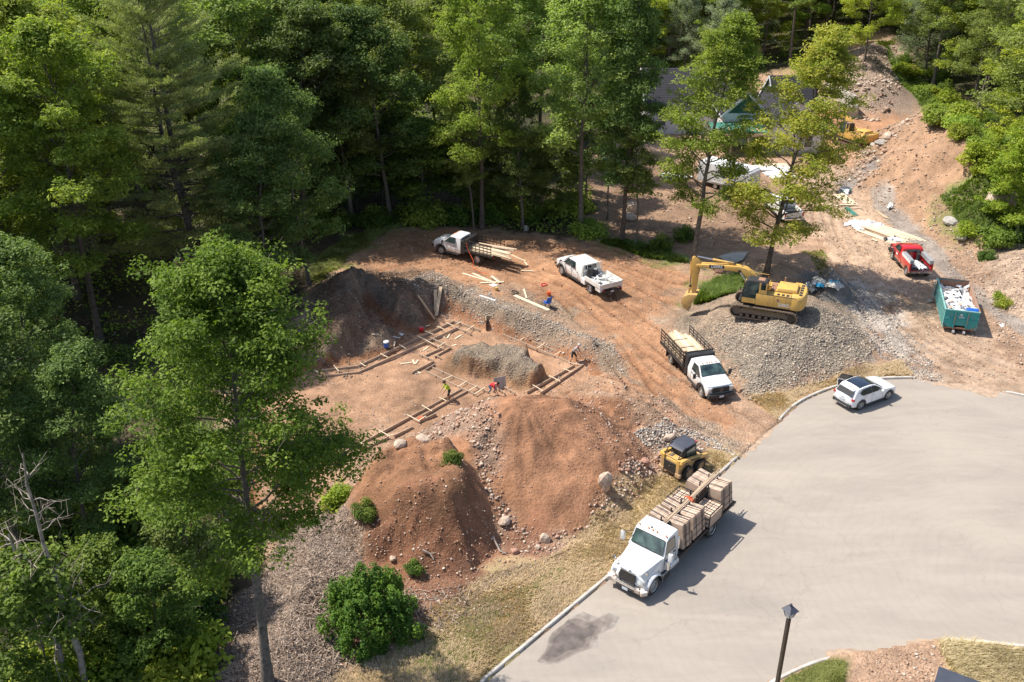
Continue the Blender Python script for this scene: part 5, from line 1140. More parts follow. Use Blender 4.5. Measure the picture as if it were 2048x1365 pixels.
# ---------------------------------------------------------------- heavy truck with form panel bundles
def semi():
    t = empty('flatbed_truck', label='large white bonneted flatbed truck carrying racks of concrete form panels, parked by the straight kerb', cat='truck')
    W_ = M['whited']; r = .52
    # cab
    prof = [(-.85, .75), (-.80, 1.75), (-.92, 1.80), (-1.22, 2.58), (-1.42, 2.70), (-2.25, 2.72), (-2.32, 2.6), (-2.34, .75)]
    def w(x, z): return 1.06-max(0, z-1.75)*.13
    b = MB(); b.loft(prof, w, W_, off=lambda x, z, t: (0, -.05*t*t if z > 2.5 else 0)); b.build('cab', t, bevel=.035, smooth=.7)
    # bonnet with flared fenders
    prof = [(.80, .66), (.86, .92), (.80, 1.12), (.76, 1.36), (.60, 1.50), (-.10, 1.72), (-.82, 1.83), (-.84, .9), (-.55, .80), (-.60, 1.15), (.52, 1.15), (.60, .8)]
    def wb(x, z): return (.66+.36*sstep(.9, -.8, np.array(x)).item()) + (.26*sstep(-.9, .5, np.array(x)).item() if z < 1.2 else -.03)
    b = MB(); b.loft(prof, wb, W_, ts=(-1, -.9, -.6, 0, .6, .9, 1), off=lambda x, z, t: (-.16*abs(t)**3 if x > .7 else 0, -.12*abs(t)**2.5 if z > 1.3 else 0)); b.build('bonnet', t, bevel=.04, smooth=.8)
    for s in (1, -1):
        f = MB(); vs = []
        n = 12
        for i in range(n+1):
            a = math.pi*i/n; 
            for (rr_, yy) in ((.60, 1.16), (.66, 1.14), (.72, 1.02), (.70, .62)): vs.append((rr_*1.05*math.cos(a), s*yy, .52+rr_*math.sin(a)))
        f.add(vs, [(i*4+j, i*4+j+1, (i+1)*4+j+1, (i+1)*4+j) for i in range(n) for j in range(3)], W_)
        f.build('fender', t, bevel=.015, smooth=.9)
        h = MB(); h.box((.70, s*.80, 1.08), (.16, .32, .17), M['lamp'], (0, -.2, -s*.55)); h.box((.68, s*.90, .98), (.1, .16, .05), M['orange'], (0, -.2, -s*.6)); h.build('headlight', t, bevel=.02)
        # door window
        pts = [(-.98, s*(w(0, 1.85)+.004), 1.82), (-1.95, s*(w(0, 1.85)+.004), 1.82), (-1.95, s*(w(0, 2.5)+.004), 2.48), (-1.24, s*(w(0, 2.5)+.004), 2.48)]
        panel(t, 'side_window', pts if s < 0 else pts[::-1], M['glass'], .008, frame=M['blackp'])
        d = MB()
        for x in (-.92, -2.02): d.bar((x, s*1.064, 1.78), (x, s*1.064, .82), .015, .01, M['blackp'], (0, 1, 0))
        d.bar((-.92, s*1.064, .82), (-2.02, s*1.064, .82), .015, .01, M['blackp'], (0, 1, 0)); d.box((-1.85, s*1.08, 1.6), (.18, .04, .05), M['blackp']); d.build('door', t)
        m = MB(); m.tube([(-.95, s*1.06, 1.75), (-.80, s*1.42, 1.72), (-.80, s*1.42, 2.25), (-1.0, s*1.06, 2.4)], .018, M['blackp'], 6); m.box((-.82, s*1.44, 1.98), (.12, .22, .50), W_); mo = m.build('mirror', t, bevel=.02, smooth=.8)
        m = MB(); m.tube([(.50, s*.74, 1.50), (.62, s*.96, 1.62)], .014, M['blackp'], 6); m.box((.62, s*.98, 1.70), (.08, .17, .17), M['chrome']); m.tube([(.3, s*.8, 1.5), (.62, s*.97, 1.6)], .012, M['blackp'], 6); m.build('hood_mirror', t, bevel=.03, smooth=1)
        q = MB(); q.tube([(-2.3, s*.92, .70), (-1.3, s*.92, .70)], .26, M['alu'], 18); q.box((-1.0, s*1.02, .62), (.75, .40, .42), M['blackp']); q.box((-1.05, s*1.12, .86), (.8, .16, .03), M['blackp']); q.box((-1.0, s*1.12, .50), (.7, .12, .03), M['blackp']); q.build('fuel_tank', t, bevel=.02, smooth=.6)
    a = MB(); a.tube([(-2.5, .88, 1.0), (-2.5, .88, 1.95)], .13, M['chrome'], 14); a.tube([(-2.5, .88, 1.95), (-2.5, .9, 2.1)], [.13, .05], M['chrome'], 12); a.build('exhaust_stack', t, smooth=.6)
    a = MB(); a.tube([(-.95, 1.1, 1.35), (-.95, 1.22, 1.35)], .04, M['black'], 8); a.tube([(-.95, 1.24, 1.12), (-.95, 1.24, 1.62)], .14, M['chrome'], 14); a.build('air_cleaner', t, smooth=.6)
    q = [(-.88, -.94, 1.84), (-.88, .94, 1.84), (-1.20, .86, 2.53), (-1.20, -.86, 2.53)]; ws = panel(t, 'windscreen', q, M['glassg'], .03, frame=M['blackp'])
    k = MB()
    for y0, y1 in ((-.1, .5), (-.75, -.2)): k.bar((-.84, y0, 1.86), (-.93, y1, 2.0), .018, .015, M['blackp'])
    k.build('wiper', ws)
    g = MB(); gp_ = [(-.42, 1.42), (.42, 1.42), (.52, 1.05), (.46, .86), (-.46, .86), (-.52, 1.05)]
    g.add([(.74+(1.42-z)*.22, y, z) for y, z in gp_]+[(.79+(1.42-z)*.22, y, z) for y, z in gp_], [tuple(range(5, -1, -1)), tuple(range(6, 12))]+[(i, (i+1) % 6, 6+(i+1) % 6, 6+i) for i in range(6)], M['blackp'])
    for i in range(7): z = .92+i*.075; g.box((.80+(1.42-z)*.22, 0, z), (.012, .84, .02), M['bronze'])
    for i in range(6):
        pass
    g.build('grille', t)
    g = MB(); ch = [(.80, -.45, 1.43), (.80, .45, 1.43)]; g.bar(ch[0], ch[1], .05, .05, M['chrome']); g.build('grille_trim', t)
    e = MB(); e.add([(.72, -.09, 1.52), (.66, 0, 1.56), (.72, .09, 1.52), (.78, .0, 1.49)], [(0, 3, 1), (1, 3, 2)], M['chrome']); e.build('badge', t)
    bp = MB(); bp.box((.90, 0, .60), (.18, 1.66, .24), W_); bp.box((.82, .96, .60), (.34, .36, .24), W_, (0, 0, -.6)); bp.box((.82, -.96, .60), (.34, .36, .24), W_, (0, 0, .6)); bp.box((.93, 0, .75), (.14, 1.2, .05), M['chrome']); bp.box((.995, 0, .56), (.01, 1.1, .12), M['blackp']); bp.build('front_bumper', t, bevel=.025, smooth=.8)
    pl = MB(); pl.box((1.0, .0, .44), (.01, .34, .17), M['plate']); pl.build('number_plate', t)
    l = MB()
    for yy in (-.8, -.25, 0, .25, .8): l.box((-1.36, yy, 2.72), (.10, .08, .05), M['orange'])
    l.build('roof_marker_lights', t, bevel=.01)
    a = MB(); a.tube([(-1.5, -.15, 2.70), (-1.5, -.15, 2.86)], [.05, .015], M['black'], 8); a.tube([(-1.5, -.15, 2.86), (-1.46, -.12, 2.95)], .01, M['black'], 5); a.build('antenna', t)
    f = MB()
    for s in (1, -1): f.box((-3.7, s*.42, .82), (9.2, .09, .26), M['black'])
    f.build('chassis_frame', t)
    under(t, -5.94, r=.50)
    for s in (1, -1): wheel(t, 0, s*.98, .51, .28, M['rim']); wheel(t, -5.94, s*1.0, .51, .27, M['rim'], True)
    d = MB(); d.box((-5.25, 0, 1.06), (6.0, 2.40, .10), M['black']); 
    for s in (1, -1): d.box((-5.25, s*1.22, 1.05), (6.05, .05, .14), M['bronze'])
    d.build('flatbed', t)
    c = MB(); c.box((-5.2, 0, 1.24), (5.7, .55, .22), M['black'])
    for x in (-2.6, -3.6, -4.6, -5.6, -6.6, -7.6):
        for y in (-.26, .26): c.box((x, y, 1.9), (.06, .06, 1.55), M['black'])
        c.box((x, 0, 2.45), (.06, .56, .06), M['black'])
    c.bar((-2.5, .26, 2.3), (-8.1, .26, 2.3), .05, .05, M['black']); c.bar((-2.5, -.26, 2.3), (-8.1, -.26, 2.3), .05, .05, M['black']); c.build('centre_rack', t)
    b = MB(); b.box((-8.25, 0, .85), (.1, 2.3, .2), M['black']); b.build('rear_bumper', t); rear_lights(t, -8.31, .9, .85)
    return t
t = semi(); place2(t, (1307, 1190), (1422, 1075.5), (0, 1.1, 0), (-5.94, 1.1, 0), z=0)
TRUCKM = t.matrix_basis.copy(); TRZ = t.rotation_euler.z
PM = {}
def pmesh(key, d, m):
    if key not in PM:
        b = MB(); b.box((0, 0, 0), d, m); o = b.build('tmp'); PM[key] = o.data; bpy.data.objects.remove(o)
    return PM[key]
def bundle(x0, x1, side, h, label, seed, cage=False):
    rr = random.Random(seed); L = x0-x1; xm = (x0+x1)/2; y = side*.76; loc = TRUCKM @ Vector((xm, y, 1.115))
    r = empty('form_panel_bundle', loc, TRZ, label, 'form panels', 'bundles of form panels on the flatbed truck')
    r.rotation_euler = (Matrix.Rotation(TRZ, 3, 'Z') @ Matrix.Rotation(side*(.13 if not cage else 0), 3, 'X')).to_euler()
    if not cage:
        n = int(L/.085)
        for i in range(n):
            hh = h*rr.uniform(.975, 1.02); key = ('p', side, i % 3)
            me = pmesh(key, (.068, .88, 1), M['woodw'])
            o = link('panel', me, r, ((i+.5)*L/n-L/2, rr.gauss(0, .012), hh/2+.06), (0, rr.gauss(.0, .012), 0)); o.scale = (1, rr.uniform(.98, 1.02), hh)
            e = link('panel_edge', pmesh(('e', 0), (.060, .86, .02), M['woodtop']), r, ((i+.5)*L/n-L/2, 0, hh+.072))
        f = MB()
        for x in (-L/2+.1, L/2-.1):
            f.box((x, 0, .03), (.06, .96, .06), M['black'])
        for xx in (-L*.25, L*.25):
            f.tube([(xx, side*.46, .04), (xx, side*.465, h+.04), (xx, side*.40, h+.12), (xx, -side*.30, h+.16), (xx-.05, -side*.50, h-.1)], .018, M['blackp'], 5)
        f.tube([(-L/2, side*.47, h*.55), (L/2, side*.47, h*.55)], .012, M['blackp'], 5); f.tube([(-L/2, side*.47, h*.25), (L/2, side*.47, h*.25)], .012, M['blackp'], 5)
        f.build('strap_frame', r)
    else:
        for k in range(3):
            for i in range(4):
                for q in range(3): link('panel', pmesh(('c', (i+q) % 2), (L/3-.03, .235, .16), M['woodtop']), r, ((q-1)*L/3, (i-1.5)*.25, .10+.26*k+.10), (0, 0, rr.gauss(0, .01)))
                
        for s2 in (-1, 1):
            for i in range(7): link('panel', pmesh(('s',), (L/7-.02, .05, .72), M['woodw']), r, ((i-3)*L/7, s2*.53, .44))
        f = MB()
        for z in (.05, .98):
            for s2 in (-1, 1): f.bar((-L/2, s2*.56, z), (L/2, s2*.56, z), .045, .045, M['black']); f.bar((s2*L/2, -.56, z), (s2*L/2, .56, z), .045, .045, M['black'])
        for a in (-1, 1):
            for c in (-1, 1): f.bar((a*L/2, c*.56, 0), (a*L/2, c*.56, 1.0), .045, .045, M['black'])
        for xx in (-L/6, L/6): f.bar((xx, -.56, .98), (xx, .56, .98), .03, .03, M['black'])
        f.bar((-L/2, 0, .98), (L/2, 0, .98), .03, .03, M['black']); f.build('cage', r)
    return r
bundle(-2.62, -3.42, 1, 1.48, 'nearest bundle of upright form panels just behind the cab on the road side', 1)
bundle(-3.62, -4.88, 1, 1.38, 'second bundle from the cab on the road side, of upright weathered panels', 2)
bundle(-5.05, -6.45, 1, 1.1, 'black cage of flat form panels above the rear wheel on the road side', 3, True)
bundle(-6.62, -7.9, 1, 1.4, 'rearmost bundle of upright panels on the road side of the flatbed', 4)
bundle(-2.62, -3.5, -1, 1.35, 'bundle of upright form panels just behind the cab on the grass side', 5)
bundle(-3.8, -4.7, -1, 1.25, 'second bundle from the cab on the grass side of the flatbed', 6)
bundle(-4.9, -6.3, -1, 1.1, 'black cage of flat form panels on the grass side of the flatbed', 7, True)
bundle(-6.5, -8.0, -1, 1.3, 'rearmost bundle of upright panels on the grass side of the flatbed', 8)
lb = TRUCKM @ Vector((-5.3, .02, 2.52)); board_pile('stick_bundle', 'long thin wooden sticks tied along the top of the flatbed load', lb, TRZ+.02, 8, 6.4, .035, .04, .06, [M['woodf'], M['osb']], 2, seed=21, cat='sticks', names='stick', yaw=.012)
s_ = MB(); s_.tube([(0, -.3, -.1), (0, -.25, .14), (0, .25, .14), (0, .3, -.1)], .03, M['strap'], 6); s_.tube([(0, .2, .15), (.2, .3, .16), (.1, .0, .17), (-.15, .1, .16), (.0, -.2, .15)], .025, M['strap'], 6)
tag(s_.build('ratchet_strap', None, loc=TRUCKM @ Vector((-5.0, 0, 2.5)), rot=(0, 0, TRZ)), 'orange strap knotted round the long sticks on the flatbed load', 'strap')

# ---------------------------------------------------------------- excavator
def excavator(label, pose=None, text=True):
    t = empty('excavator', label=label, cat='excavator'); Y_ = M['yellow']
    for s in (1, -1):
        y = s*1.28; hw = .36; R = .46; x1 = 2.0; path = []
        for i in range(11): a = -math.pi/2+math.pi*i/10; path.append((x1+R*math.cos(a), R+.02+R*math.sin(a)))
        for i in range(11): a = math.pi/2+math.pi*i/10; path.append((-x1+R*math.cos(a), R+.02+R*math.sin(a)))
        # resample
        P = [Vector((x, 0, z)) for x, z in path]; tot = []; d = 0
        segs = [(P[i], P[(i+1) % len(P)]) for i in range(len(P))]; Ltot = sum((b-a).length for a, b in segs)
        n = 50; step = Ltot/n; bel = MB(); acc = 0; k = 0; pos = 0
        vs = [(x, y+q, z) for x, z in path for q in (-hw, hw)]; m_ = len(path); bel.add(vs+[(x*.975, y+q, .48+(z-.48)*.88) for x, z in path for q in (-hw, hw)], [(2*i, 2*i+1, 2*((i+1) % m_)+1, 2*((i+1) % m_)) for i in range(m_)]+[(2*m_+2*i, 2*i, 2*((i+1) % m_), 2*m_+2*((i+1) % m_)) for i in range(m_)]+[(2*m_+2*i+1, 2*i+1, 2*((i+1) % m_)+1, 2*m_+2*((i+1) % m_)+1) for i in range(m_)], M['trk'])
        trk = bel.build('track', t)
        sh = MB(); sh.box((0, 0, 0), (.165, 2*hw, .035), M['trk']); sh.box((0, 0, .03), (.02, 2*hw, .04), M['trk']); sm_ = sh.build('track_shoe', trk); me = sm_.data; first = True
        si = 0; s0 = 0
        for i in range(n):
            target = (i+.5)*step
            while s0+(segs[si][1]-segs[si][0]).length < target: s0 += (segs[si][1]-segs[si][0]).length; si += 1
            a, b = segs[si]; u = (target-s0)/(b-a).length; p = a.lerp(b, u); dr = (b-a).normalized(); an = math.atan2(dr.z, dr.x)
            o = sm_ if first else link('track_shoe', me, trk); first = False
            nrm = Vector((dr.z, 0, -dr.x)); o.location = Vector((p.x, y, p.z))+nrm*.015; o.rotation_euler = (0, -an+math.pi, 0)
        fr = MB(); fr.box((0, y, .50), (3.7, .42, .34), M['trk']); fr.box((0, y, .68), (3.2, .3, .06), M['yellowd'])
        for i in range(8): fr.cyl((-1.6+i*.46, y, .17), (0, 1, 0), .14, .5, M['trk'], 12)
        fr.cyl((x1, y, .48), (0, 1, 0), .36, .34, M['trk'], 18); fr.cyl((-x1, y, .48), (0, 1, 0), .36, .34, M['trk'], 14); fr.cyl((-x1, y+s*.2, .48), (0, 1, 0), .24, .12, M['bronze'], 12); fr.build('track_frame', t, smooth=.6)
    u = MB(); u.box((0, 0, .72), (2.2, 2.2, .4), M['black']); u.cyl((0, 0, .98), (0, 0, 1), .8, .24, M['black'], 24); u.build('undercarriage', t, smooth=.6)
    # upper structure (origin of turntable)
    h = MB(); zc0, zc1 = 1.12, 2.12
    h.box((.2, 0, 1.18), (3.6, 2.3, .14), M['black'])
    h.box((-.75, 1.02, 1.62), (3.0, .92, 1.0), Y_); h.box((.35, -1.02, 1.52), (3.1, .86, .82), Y_); h.box((-1.3, 0, 1.66), (2.2, 1.5, 1.06), Y_); h.build('engine_housing', t, bevel=.05, smooth=.7)
    cw = MB(); pl = [(-1.9, 1.5), (-2.35, 1.5), (-2.65, 1.28), (-2.82, .8), (-2.88, 0), (-2.82, -.8), (-2.65, -1.28), (-2.35, -1.5), (-1.9, -1.5)]
    cw.add([(x, y, 1.12) for x, y in pl]+[(x*1.01, y, 1.4) for x, y in pl]+[(x*1.01, y, 2.0) for x, y in pl]+[(x*.97, y*.96, 2.18) for x, y in pl], [tuple(range(8, -1, -1)), tuple(range(27, 36))]+[(j*9+i, j*9+(i+1) % 9, (j+1)*9+(i+1) % 9, (j+1)*9+i) for j in range(3) for i in range(9)], Y_); cw.build('counterweight', t, bevel=.04, smooth=.9)
    ho = MB(); ho.box((-1.45, .05, 2.32), (1.5, 1.5, .28), Y_, taper=(.92, .92)); ho.build('engine_hood', t, bevel=.06, smooth=.9)
    gr = MB()
    for i in range(5): gr.box((-2.45+.0, -.9+i*.45, 2.205), (.22, .26, .03), M['blackp'])
    for i in range(4): gr.box((-1.9+i*.34, 1.2, 2.135), (.2, .3, .03), M['blackp']); gr.box((-1.9+i*.34, -1.15, 2.0), (.2, .3, .05), M['blackp'])
    gr.box((-.42, .35, 2.22), (.34, .6, .04), M['rust']); gr.box((-.42, -.35, 2.22), (.34, .5, .04), M['rust']); gr.tube([(-1.1, -.75, 2.2), (-1.1, -.75, 2.75)], .06, M['rust'], 10); gr.build('vent_grille', t)
    rl = MB()
    for y in (-1.42,): rl.tube([(1.8, y, 1.9), (1.8, y, 2.5), (.2, y, 2.5), (.2, y, 1.95)], .02, Y_, 6)
    rl.tube([(-.1, .55, 2.2), (-.1, .55, 2.65), (-.1, -.1, 2.65), (-.1, -.1, 2.2)], .018, Y_, 6); rl.build('handrail', t)
    # cab
    c = MB(); cx0, cx1, cy0, cy1 = -.05, 1.78, .50, 1.45
    prof = [(cx0, 1.2), (cx0, 2.95), (.05, 3.04), (1.35, 3.04), (1.52, 2.94), (1.80, 1.95), (1.74, 1.2)]
    c.prism(prof, cy0, cy1, M['blackp']); c.build('cab', t, bevel=.05, smooth=.8)
    cp = MB(); cp.prism([(cx0-.0, 1.22), (cx0, 2.4), (.45, 2.4), (.45, 1.62), (1.70, 1.62), (1.72, 1.22)], cy1+.003, cy1+.02, Y_); cp.box((.0, cy1+.01, 2.1), (.1, .03, 1.7), Y_); cp.box((.48, cy1+.01, 2.25), (.13, .03, 1.4), Y_); cp.build('cab_side_panel', t)
    panel(t, 'cab_window', [(.56, cy1+.004, 1.95), (1.68, cy1+.004, 1.95), (1.42, cy1+.004, 2.84), (.56, cy1+.004, 2.84)][::-1], M['glassg'], .012)
    panel(t, 'cab_window', [(.56, cy1+.004, 1.66), (1.66, cy1+.004, 1.66), (1.70, cy1+.004, 1.90), (.56, cy1+.004, 1.90)][::-1], M['glass'], .012)
    panel(t, 'cab_window', [(.08, cy1+.004, 1.9), (.40, cy1+.004, 1.9), (.40, cy1+.004, 2.84), (.08, cy1+.004, 2.84)][::-1], M['glass'], .014)
    panel(t, 'cab_window', [(1.79, cy0+.08, 2.02), (1.54, cy0+.08, 2.9), (1.54, cy1-.08, 2.9), (1.79, cy1-.08, 2.02)][::-1], M['glassg'], .012)
    panel(t, 'cab_window', [(.1, cy0-.004, 1.9), (1.5, cy0-.004, 1.9), (1.35, cy0-.004, 2.8), (.1, cy0-.004, 2.8)], M['glass'], .012)
    rh = MB(); rh.box((.45, .97, 3.06), (.5, .6, .05), M['rust']); rh.build('roof_hatch', t, bevel=.01)
    m = MB(); m.tube([(1.7, 1.45, 2.2), (1.85, 1.62, 2.3)], .015, M['blackp'], 6); m.box((1.86, 1.62, 2.4), (.05, .18, .3), M['blackp']); m.build('mirror', t)
    # boom
    def tf(x, z): return (.35+(x-.35)*.87 if x > .35 else x, 2+(z-2)*.58 if z > 2 else z)
    def plate(name, pts, y0, y1, m=Y_, bev=.03):
        b = MB(); b.prism([tf(*p) for p in pts], y0, y1, m); return b.build(name, t, bevel=bev, smooth=.7)
    boom = plate('boom', [(.35, 1.55), (.35, 1.95), (1.45, 3.85), (2.0, 4.35), (2.7, 4.50), (6.25, 4.02), (6.42, 3.78), (6.25, 3.58), (2.9, 3.75), (2.35, 3.55), (1.9, 3.1), (.75, 1.55)], -.42, .14)
    stick = plate('stick', [(6.05, 3.5), (6.02, 4.2), (6.55, 5.05), (6.80, 4.7), (6.80, 3.8), (6.52, .45), (6.22, .45)], -.33, .05)
    bk = MB(); pr = [(6.05, 1.35), (6.85, 1.30), (7.25, 1.0), (7.42, .55), (7.30, .10), (6.95, -.12), (6.55, -.22), (6.80, .0), (7.1, .2), (7.2, .55), (7.05, .92), (6.75, 1.12), (6.1, 1.15)]
    bk = MB()
    shell = [(6.05, 1.32), (6.75, 1.30), (7.20, 1.0), (7.38, .52), (7.22, .02), (6.85, -.25), (6.80, -.17), (7.12, .07), (7.27, .52), (7.11, .93), (6.70, 1.20), (6.05, 1.22)]
    bk.prism(shell, -.75, .47, M['yellowd'])
    sidep = [(6.05, 1.26), (6.73, 1.25), (7.16, .97), (7.33, .52), (7.18, .04), (6.83, -.21), (6.4, .5)]
    bk.prism(sidep, .44, .48, M['yellowd']); bk.prism(sidep, -.76, -.72, M['yellowd'])
    for i in range(5): bk.box((6.72, -.66+i*.26, -.28), (.22, .09, .08), M['trk'], (0, -.6, 0))
    bk.v = [(6.1+(x-6.1)*.88-.80, y, 1.3+(z-1.3)*.88-.6) for x, y, z in bk.v]; bo = bk.build('bucket', t, bevel=.015, smooth=.7)
    def ram(a, b, y, nm):
        a = tf(*a); b = tf(*b); a = Vector((a[0], y, a[1])); b = Vector((b[0], y, b[1])); m = a.lerp(b, .56); k = MB(); k.tube([a, m], .095, Y_, 12); k.tube([m, b], .05, M['chrome'], 10); k.cyl(a, (0, 1, 0), .11, .16, M['bronze'], 10); k.cyl(b, (0, 1, 0), .11, .2, M['bronze'], 10); return k.build(nm, t, smooth=.6)
    ram((1.05, 1.5), (2.55, 3.95), .24, 'boom_cylinder'); ram((1.05, 1.5), (2.55, 3.95), -.52, 'boom_cylinder')
    ram((3.1, 4.62), (6.5, 4.98), -.14, 'stick_cylinder'); ram((6.85, 4.2), (6.75, 1.15), -.14, 'bucket_cylinder')
    hz_ = []; hs = MB(); hs.tube([(2.3, -.1, 4.5), (2.6, -.05, 4.75), (3.6, -.05, 4.78), (4.0, -.2, 4.5)], .03, M['black'], 6); hz_.append(hs); hs = MB(); hs.tube([(6.2, .1, 3.9), (6.0, .2, 3.2), (6.15, .12, 2.6)], .025, M['black'], 6); hz_.append(hs); hs = MB(); hs.tube([(.6, .0, 2.2), (.75, .1, 2.9), (1.7, .0, 4.1)], .035, M['black'], 6); hz_.append(hs)
    for hs in hz_: hs.v = [(tf(x, z)[0], y, tf(x, z)[1]) for x, y, z in hs.v]; hs.build('hydraulic_hose', t, smooth=1)
    lk = MB(); lk.bar((6.7, .1, 1.15), (6.75, .1, .6), .06, .14, Y_); lk.bar((6.7, -.38, 1.15), (6.75, -.38, .6), .06, .14, Y_); lk.cyl((6.35, -.14, .6), (0, 1, 0), .1, .7, M['bronze'], 10); lk.v = [(x-.80, y, z) for x, y, z in lk.v]; lk.build('bucket_link', t)
    if text:
        pn = MB(); pn.box((4.0, .149, 3.19), (1.15, .006, .30), M['textb'], (0, .09, 0)); po = pn.build('name_plate', boom)
        textmesh('lettering', 'DEERE', .31, M['text'], po, (4.0, .156, 3.19), (math.pi/2, -.09, math.pi), .002, 1.0)
        textmesh('lettering', '330C', .34, M['text'], t, (-1.35, 1.485, 1.42), (math.pi/2, 0, math.pi), .003, 1.1)
        textmesh('lettering', 'LC', .2, M['text'], t, (-1.98, 1.485, 1.38), (math.pi/2, 0, math.pi), .003, 1.1)
    for x in (-.62, -1.5): g = MB(); g.box((x, 1.483, 1.62), (.012, .006, .92), M['blackp']); g.build('panel_gap', t)
    q = MB(); q.box((-.62+.3-.6, 1.486, 1.78), (.18, .01, .2), M['rust']); q.build('latch', t)
    return t
t = excavator('big yellow excavator on the gravel heap, boom stretched left with its bucket on the ground'); place2(t, (1467, 645), (1584, 652), (2.3, 1.62, 0), (-2.4, 1.62, 0))
t = excavator('yellow excavator partly hidden behind trees beside the concrete wall, up the slope', text=False); t.location = G(1708, 292); t.rotation_euler = (0, 0, math.radians(117)); t.scale = (.95,)*3

# ---------------------------------------------------------------- skid steer
def skid():
    t = empty('skid_steer_loader', label='small yellow skid steer loader with black roofed cab on the dry grass', cat='loader'); Y_ = M['yellow']
    for s in (1, -1):
        for x in (.56, -.56):
            w = wheel(t, x, s*.78, .41, .30, M['yellow'])
            lg = MB()
            for i in range(18):
                a = 2*math.pi*i/18; 
                for dy in (-.07, .07): lg.box((x+.415*math.cos(a+(.1 if dy > 0 else 0)), s*.78+dy, .41+.415*math.sin(a+(.1 if dy > 0 else 0))), (.05, .13, .05), M['tyre'], (0, -a, 0))
            lg.build('tread', w)
    b = MB(); b.box((0, 0, .62), (2.1, 1.22, .55), Y_); b.box((-.95, 0, .86), (.75, 1.2, .9), Y_, taper=(.9, 1)); b.build('body', t, bevel=.04, smooth=.7)
    g = MB(); g.box((-1.34, 0, .84), (.05, .84, .66), M['blackp']); 
    for i in range(7): g.box((-1.37, 0, .60+i*.08), (.02, .8, .02), M['bronze'])
    g.build('rear_grille', t)
    e = MB(); e.box((-1.385, 0, .88), (.01, .12, .09), M['chrome']); e.build('badge', t, bevel=.003)
    for s in (1, -1):
        f = MB(); f.box((-1.28, s*.56, .95), (.16, .22, 1.1), Y_); f.box((-1.30, s*.62, .45), (.2, .36, .26), Y_); f.build('rear_post', t, bevel=.03)
        a = MB(); a.prism([(-1.36, 1.30), (-1.30, 1.52), (-.9, 1.50), (1.0, 1.05), (1.32, .95), (1.35, .55), (1.12, .55), (.98, .84), (-.9, 1.28)], s*.64, s*.84, Y_); ao = a.build('lift_arm', t, bevel=.02, smooth=.7)
        if True: d = MB(); d.box((-.0, s*.845, 1.17), (.95, .006, .13), M['blackp'], (0, .225, 0)); d.build('decal', ao)
        c = MB(); c.tube([(-1.28, s*.50, 1.5), (-.75, s*.50, 2.02), (-.55, s*.48, 2.02)], .03, M['black'], 8); c.tube([(-1.28, s*.50, 1.5), (-1.25, s*.5, .9)], .03, M['black'], 8); c.build('guard_bar', t, smooth=.7)
    cb = MB(); prof = [(-.72, 1.15), (-.66, 1.80), (.42, 1.92), (.62, .95), (-.60, .95)]
    cb.prism(prof, -.50, .50, M['blackp']); cb.build('cab', t, bevel=.03, smooth=.7)
    rf = MB(); rf.box((-.02, 0, 2.0), (1.05, 1.06, .09), M['slate']); rf.box((-.72, 0, 1.93), (.42, 1.02, .1), M['slate'], (0, -.28, 0)); rf.build('roof', t, bevel=.03, smooth=.7)
    rl = MB(); rl.box((.38, -.48, 2.07), (.1, .08, .05), M['redl']); rl.build('beacon', t)
    for s in (1, -1):
        pts = [(-.5, s*.506, 1.2), (.42, s*.506, 1.2), (.34, s*.506, 1.84), (-.5, s*.506, 1.74)]
        panel(t, 'side_window', pts if s < 0 else pts[::-1], M['glassg'], .01, frame=M['black'])
    ac = MB(); ac.box((-.72, 0, 1.72), (.18, .8, .16), M['black']); ac.box((-.95, .0, 1.36), (.5, .8, .05), M['yellowd']); ac.box((-.95, .2, 1.40), (.3, .2, .04), M['trk']); ac.build('rear_deck', t, bevel=.01)
    ex = MB(); ex.box((1.45, 0, .45), (.12, 1.2, .5), M['black']); ex.build('quick_coupler', t, bevel=.02)
    return t
t = skid(); place2(t, (1401, 943), (1377.5, 958), (.56, -.9, 0), (-.56, -.9, 0))

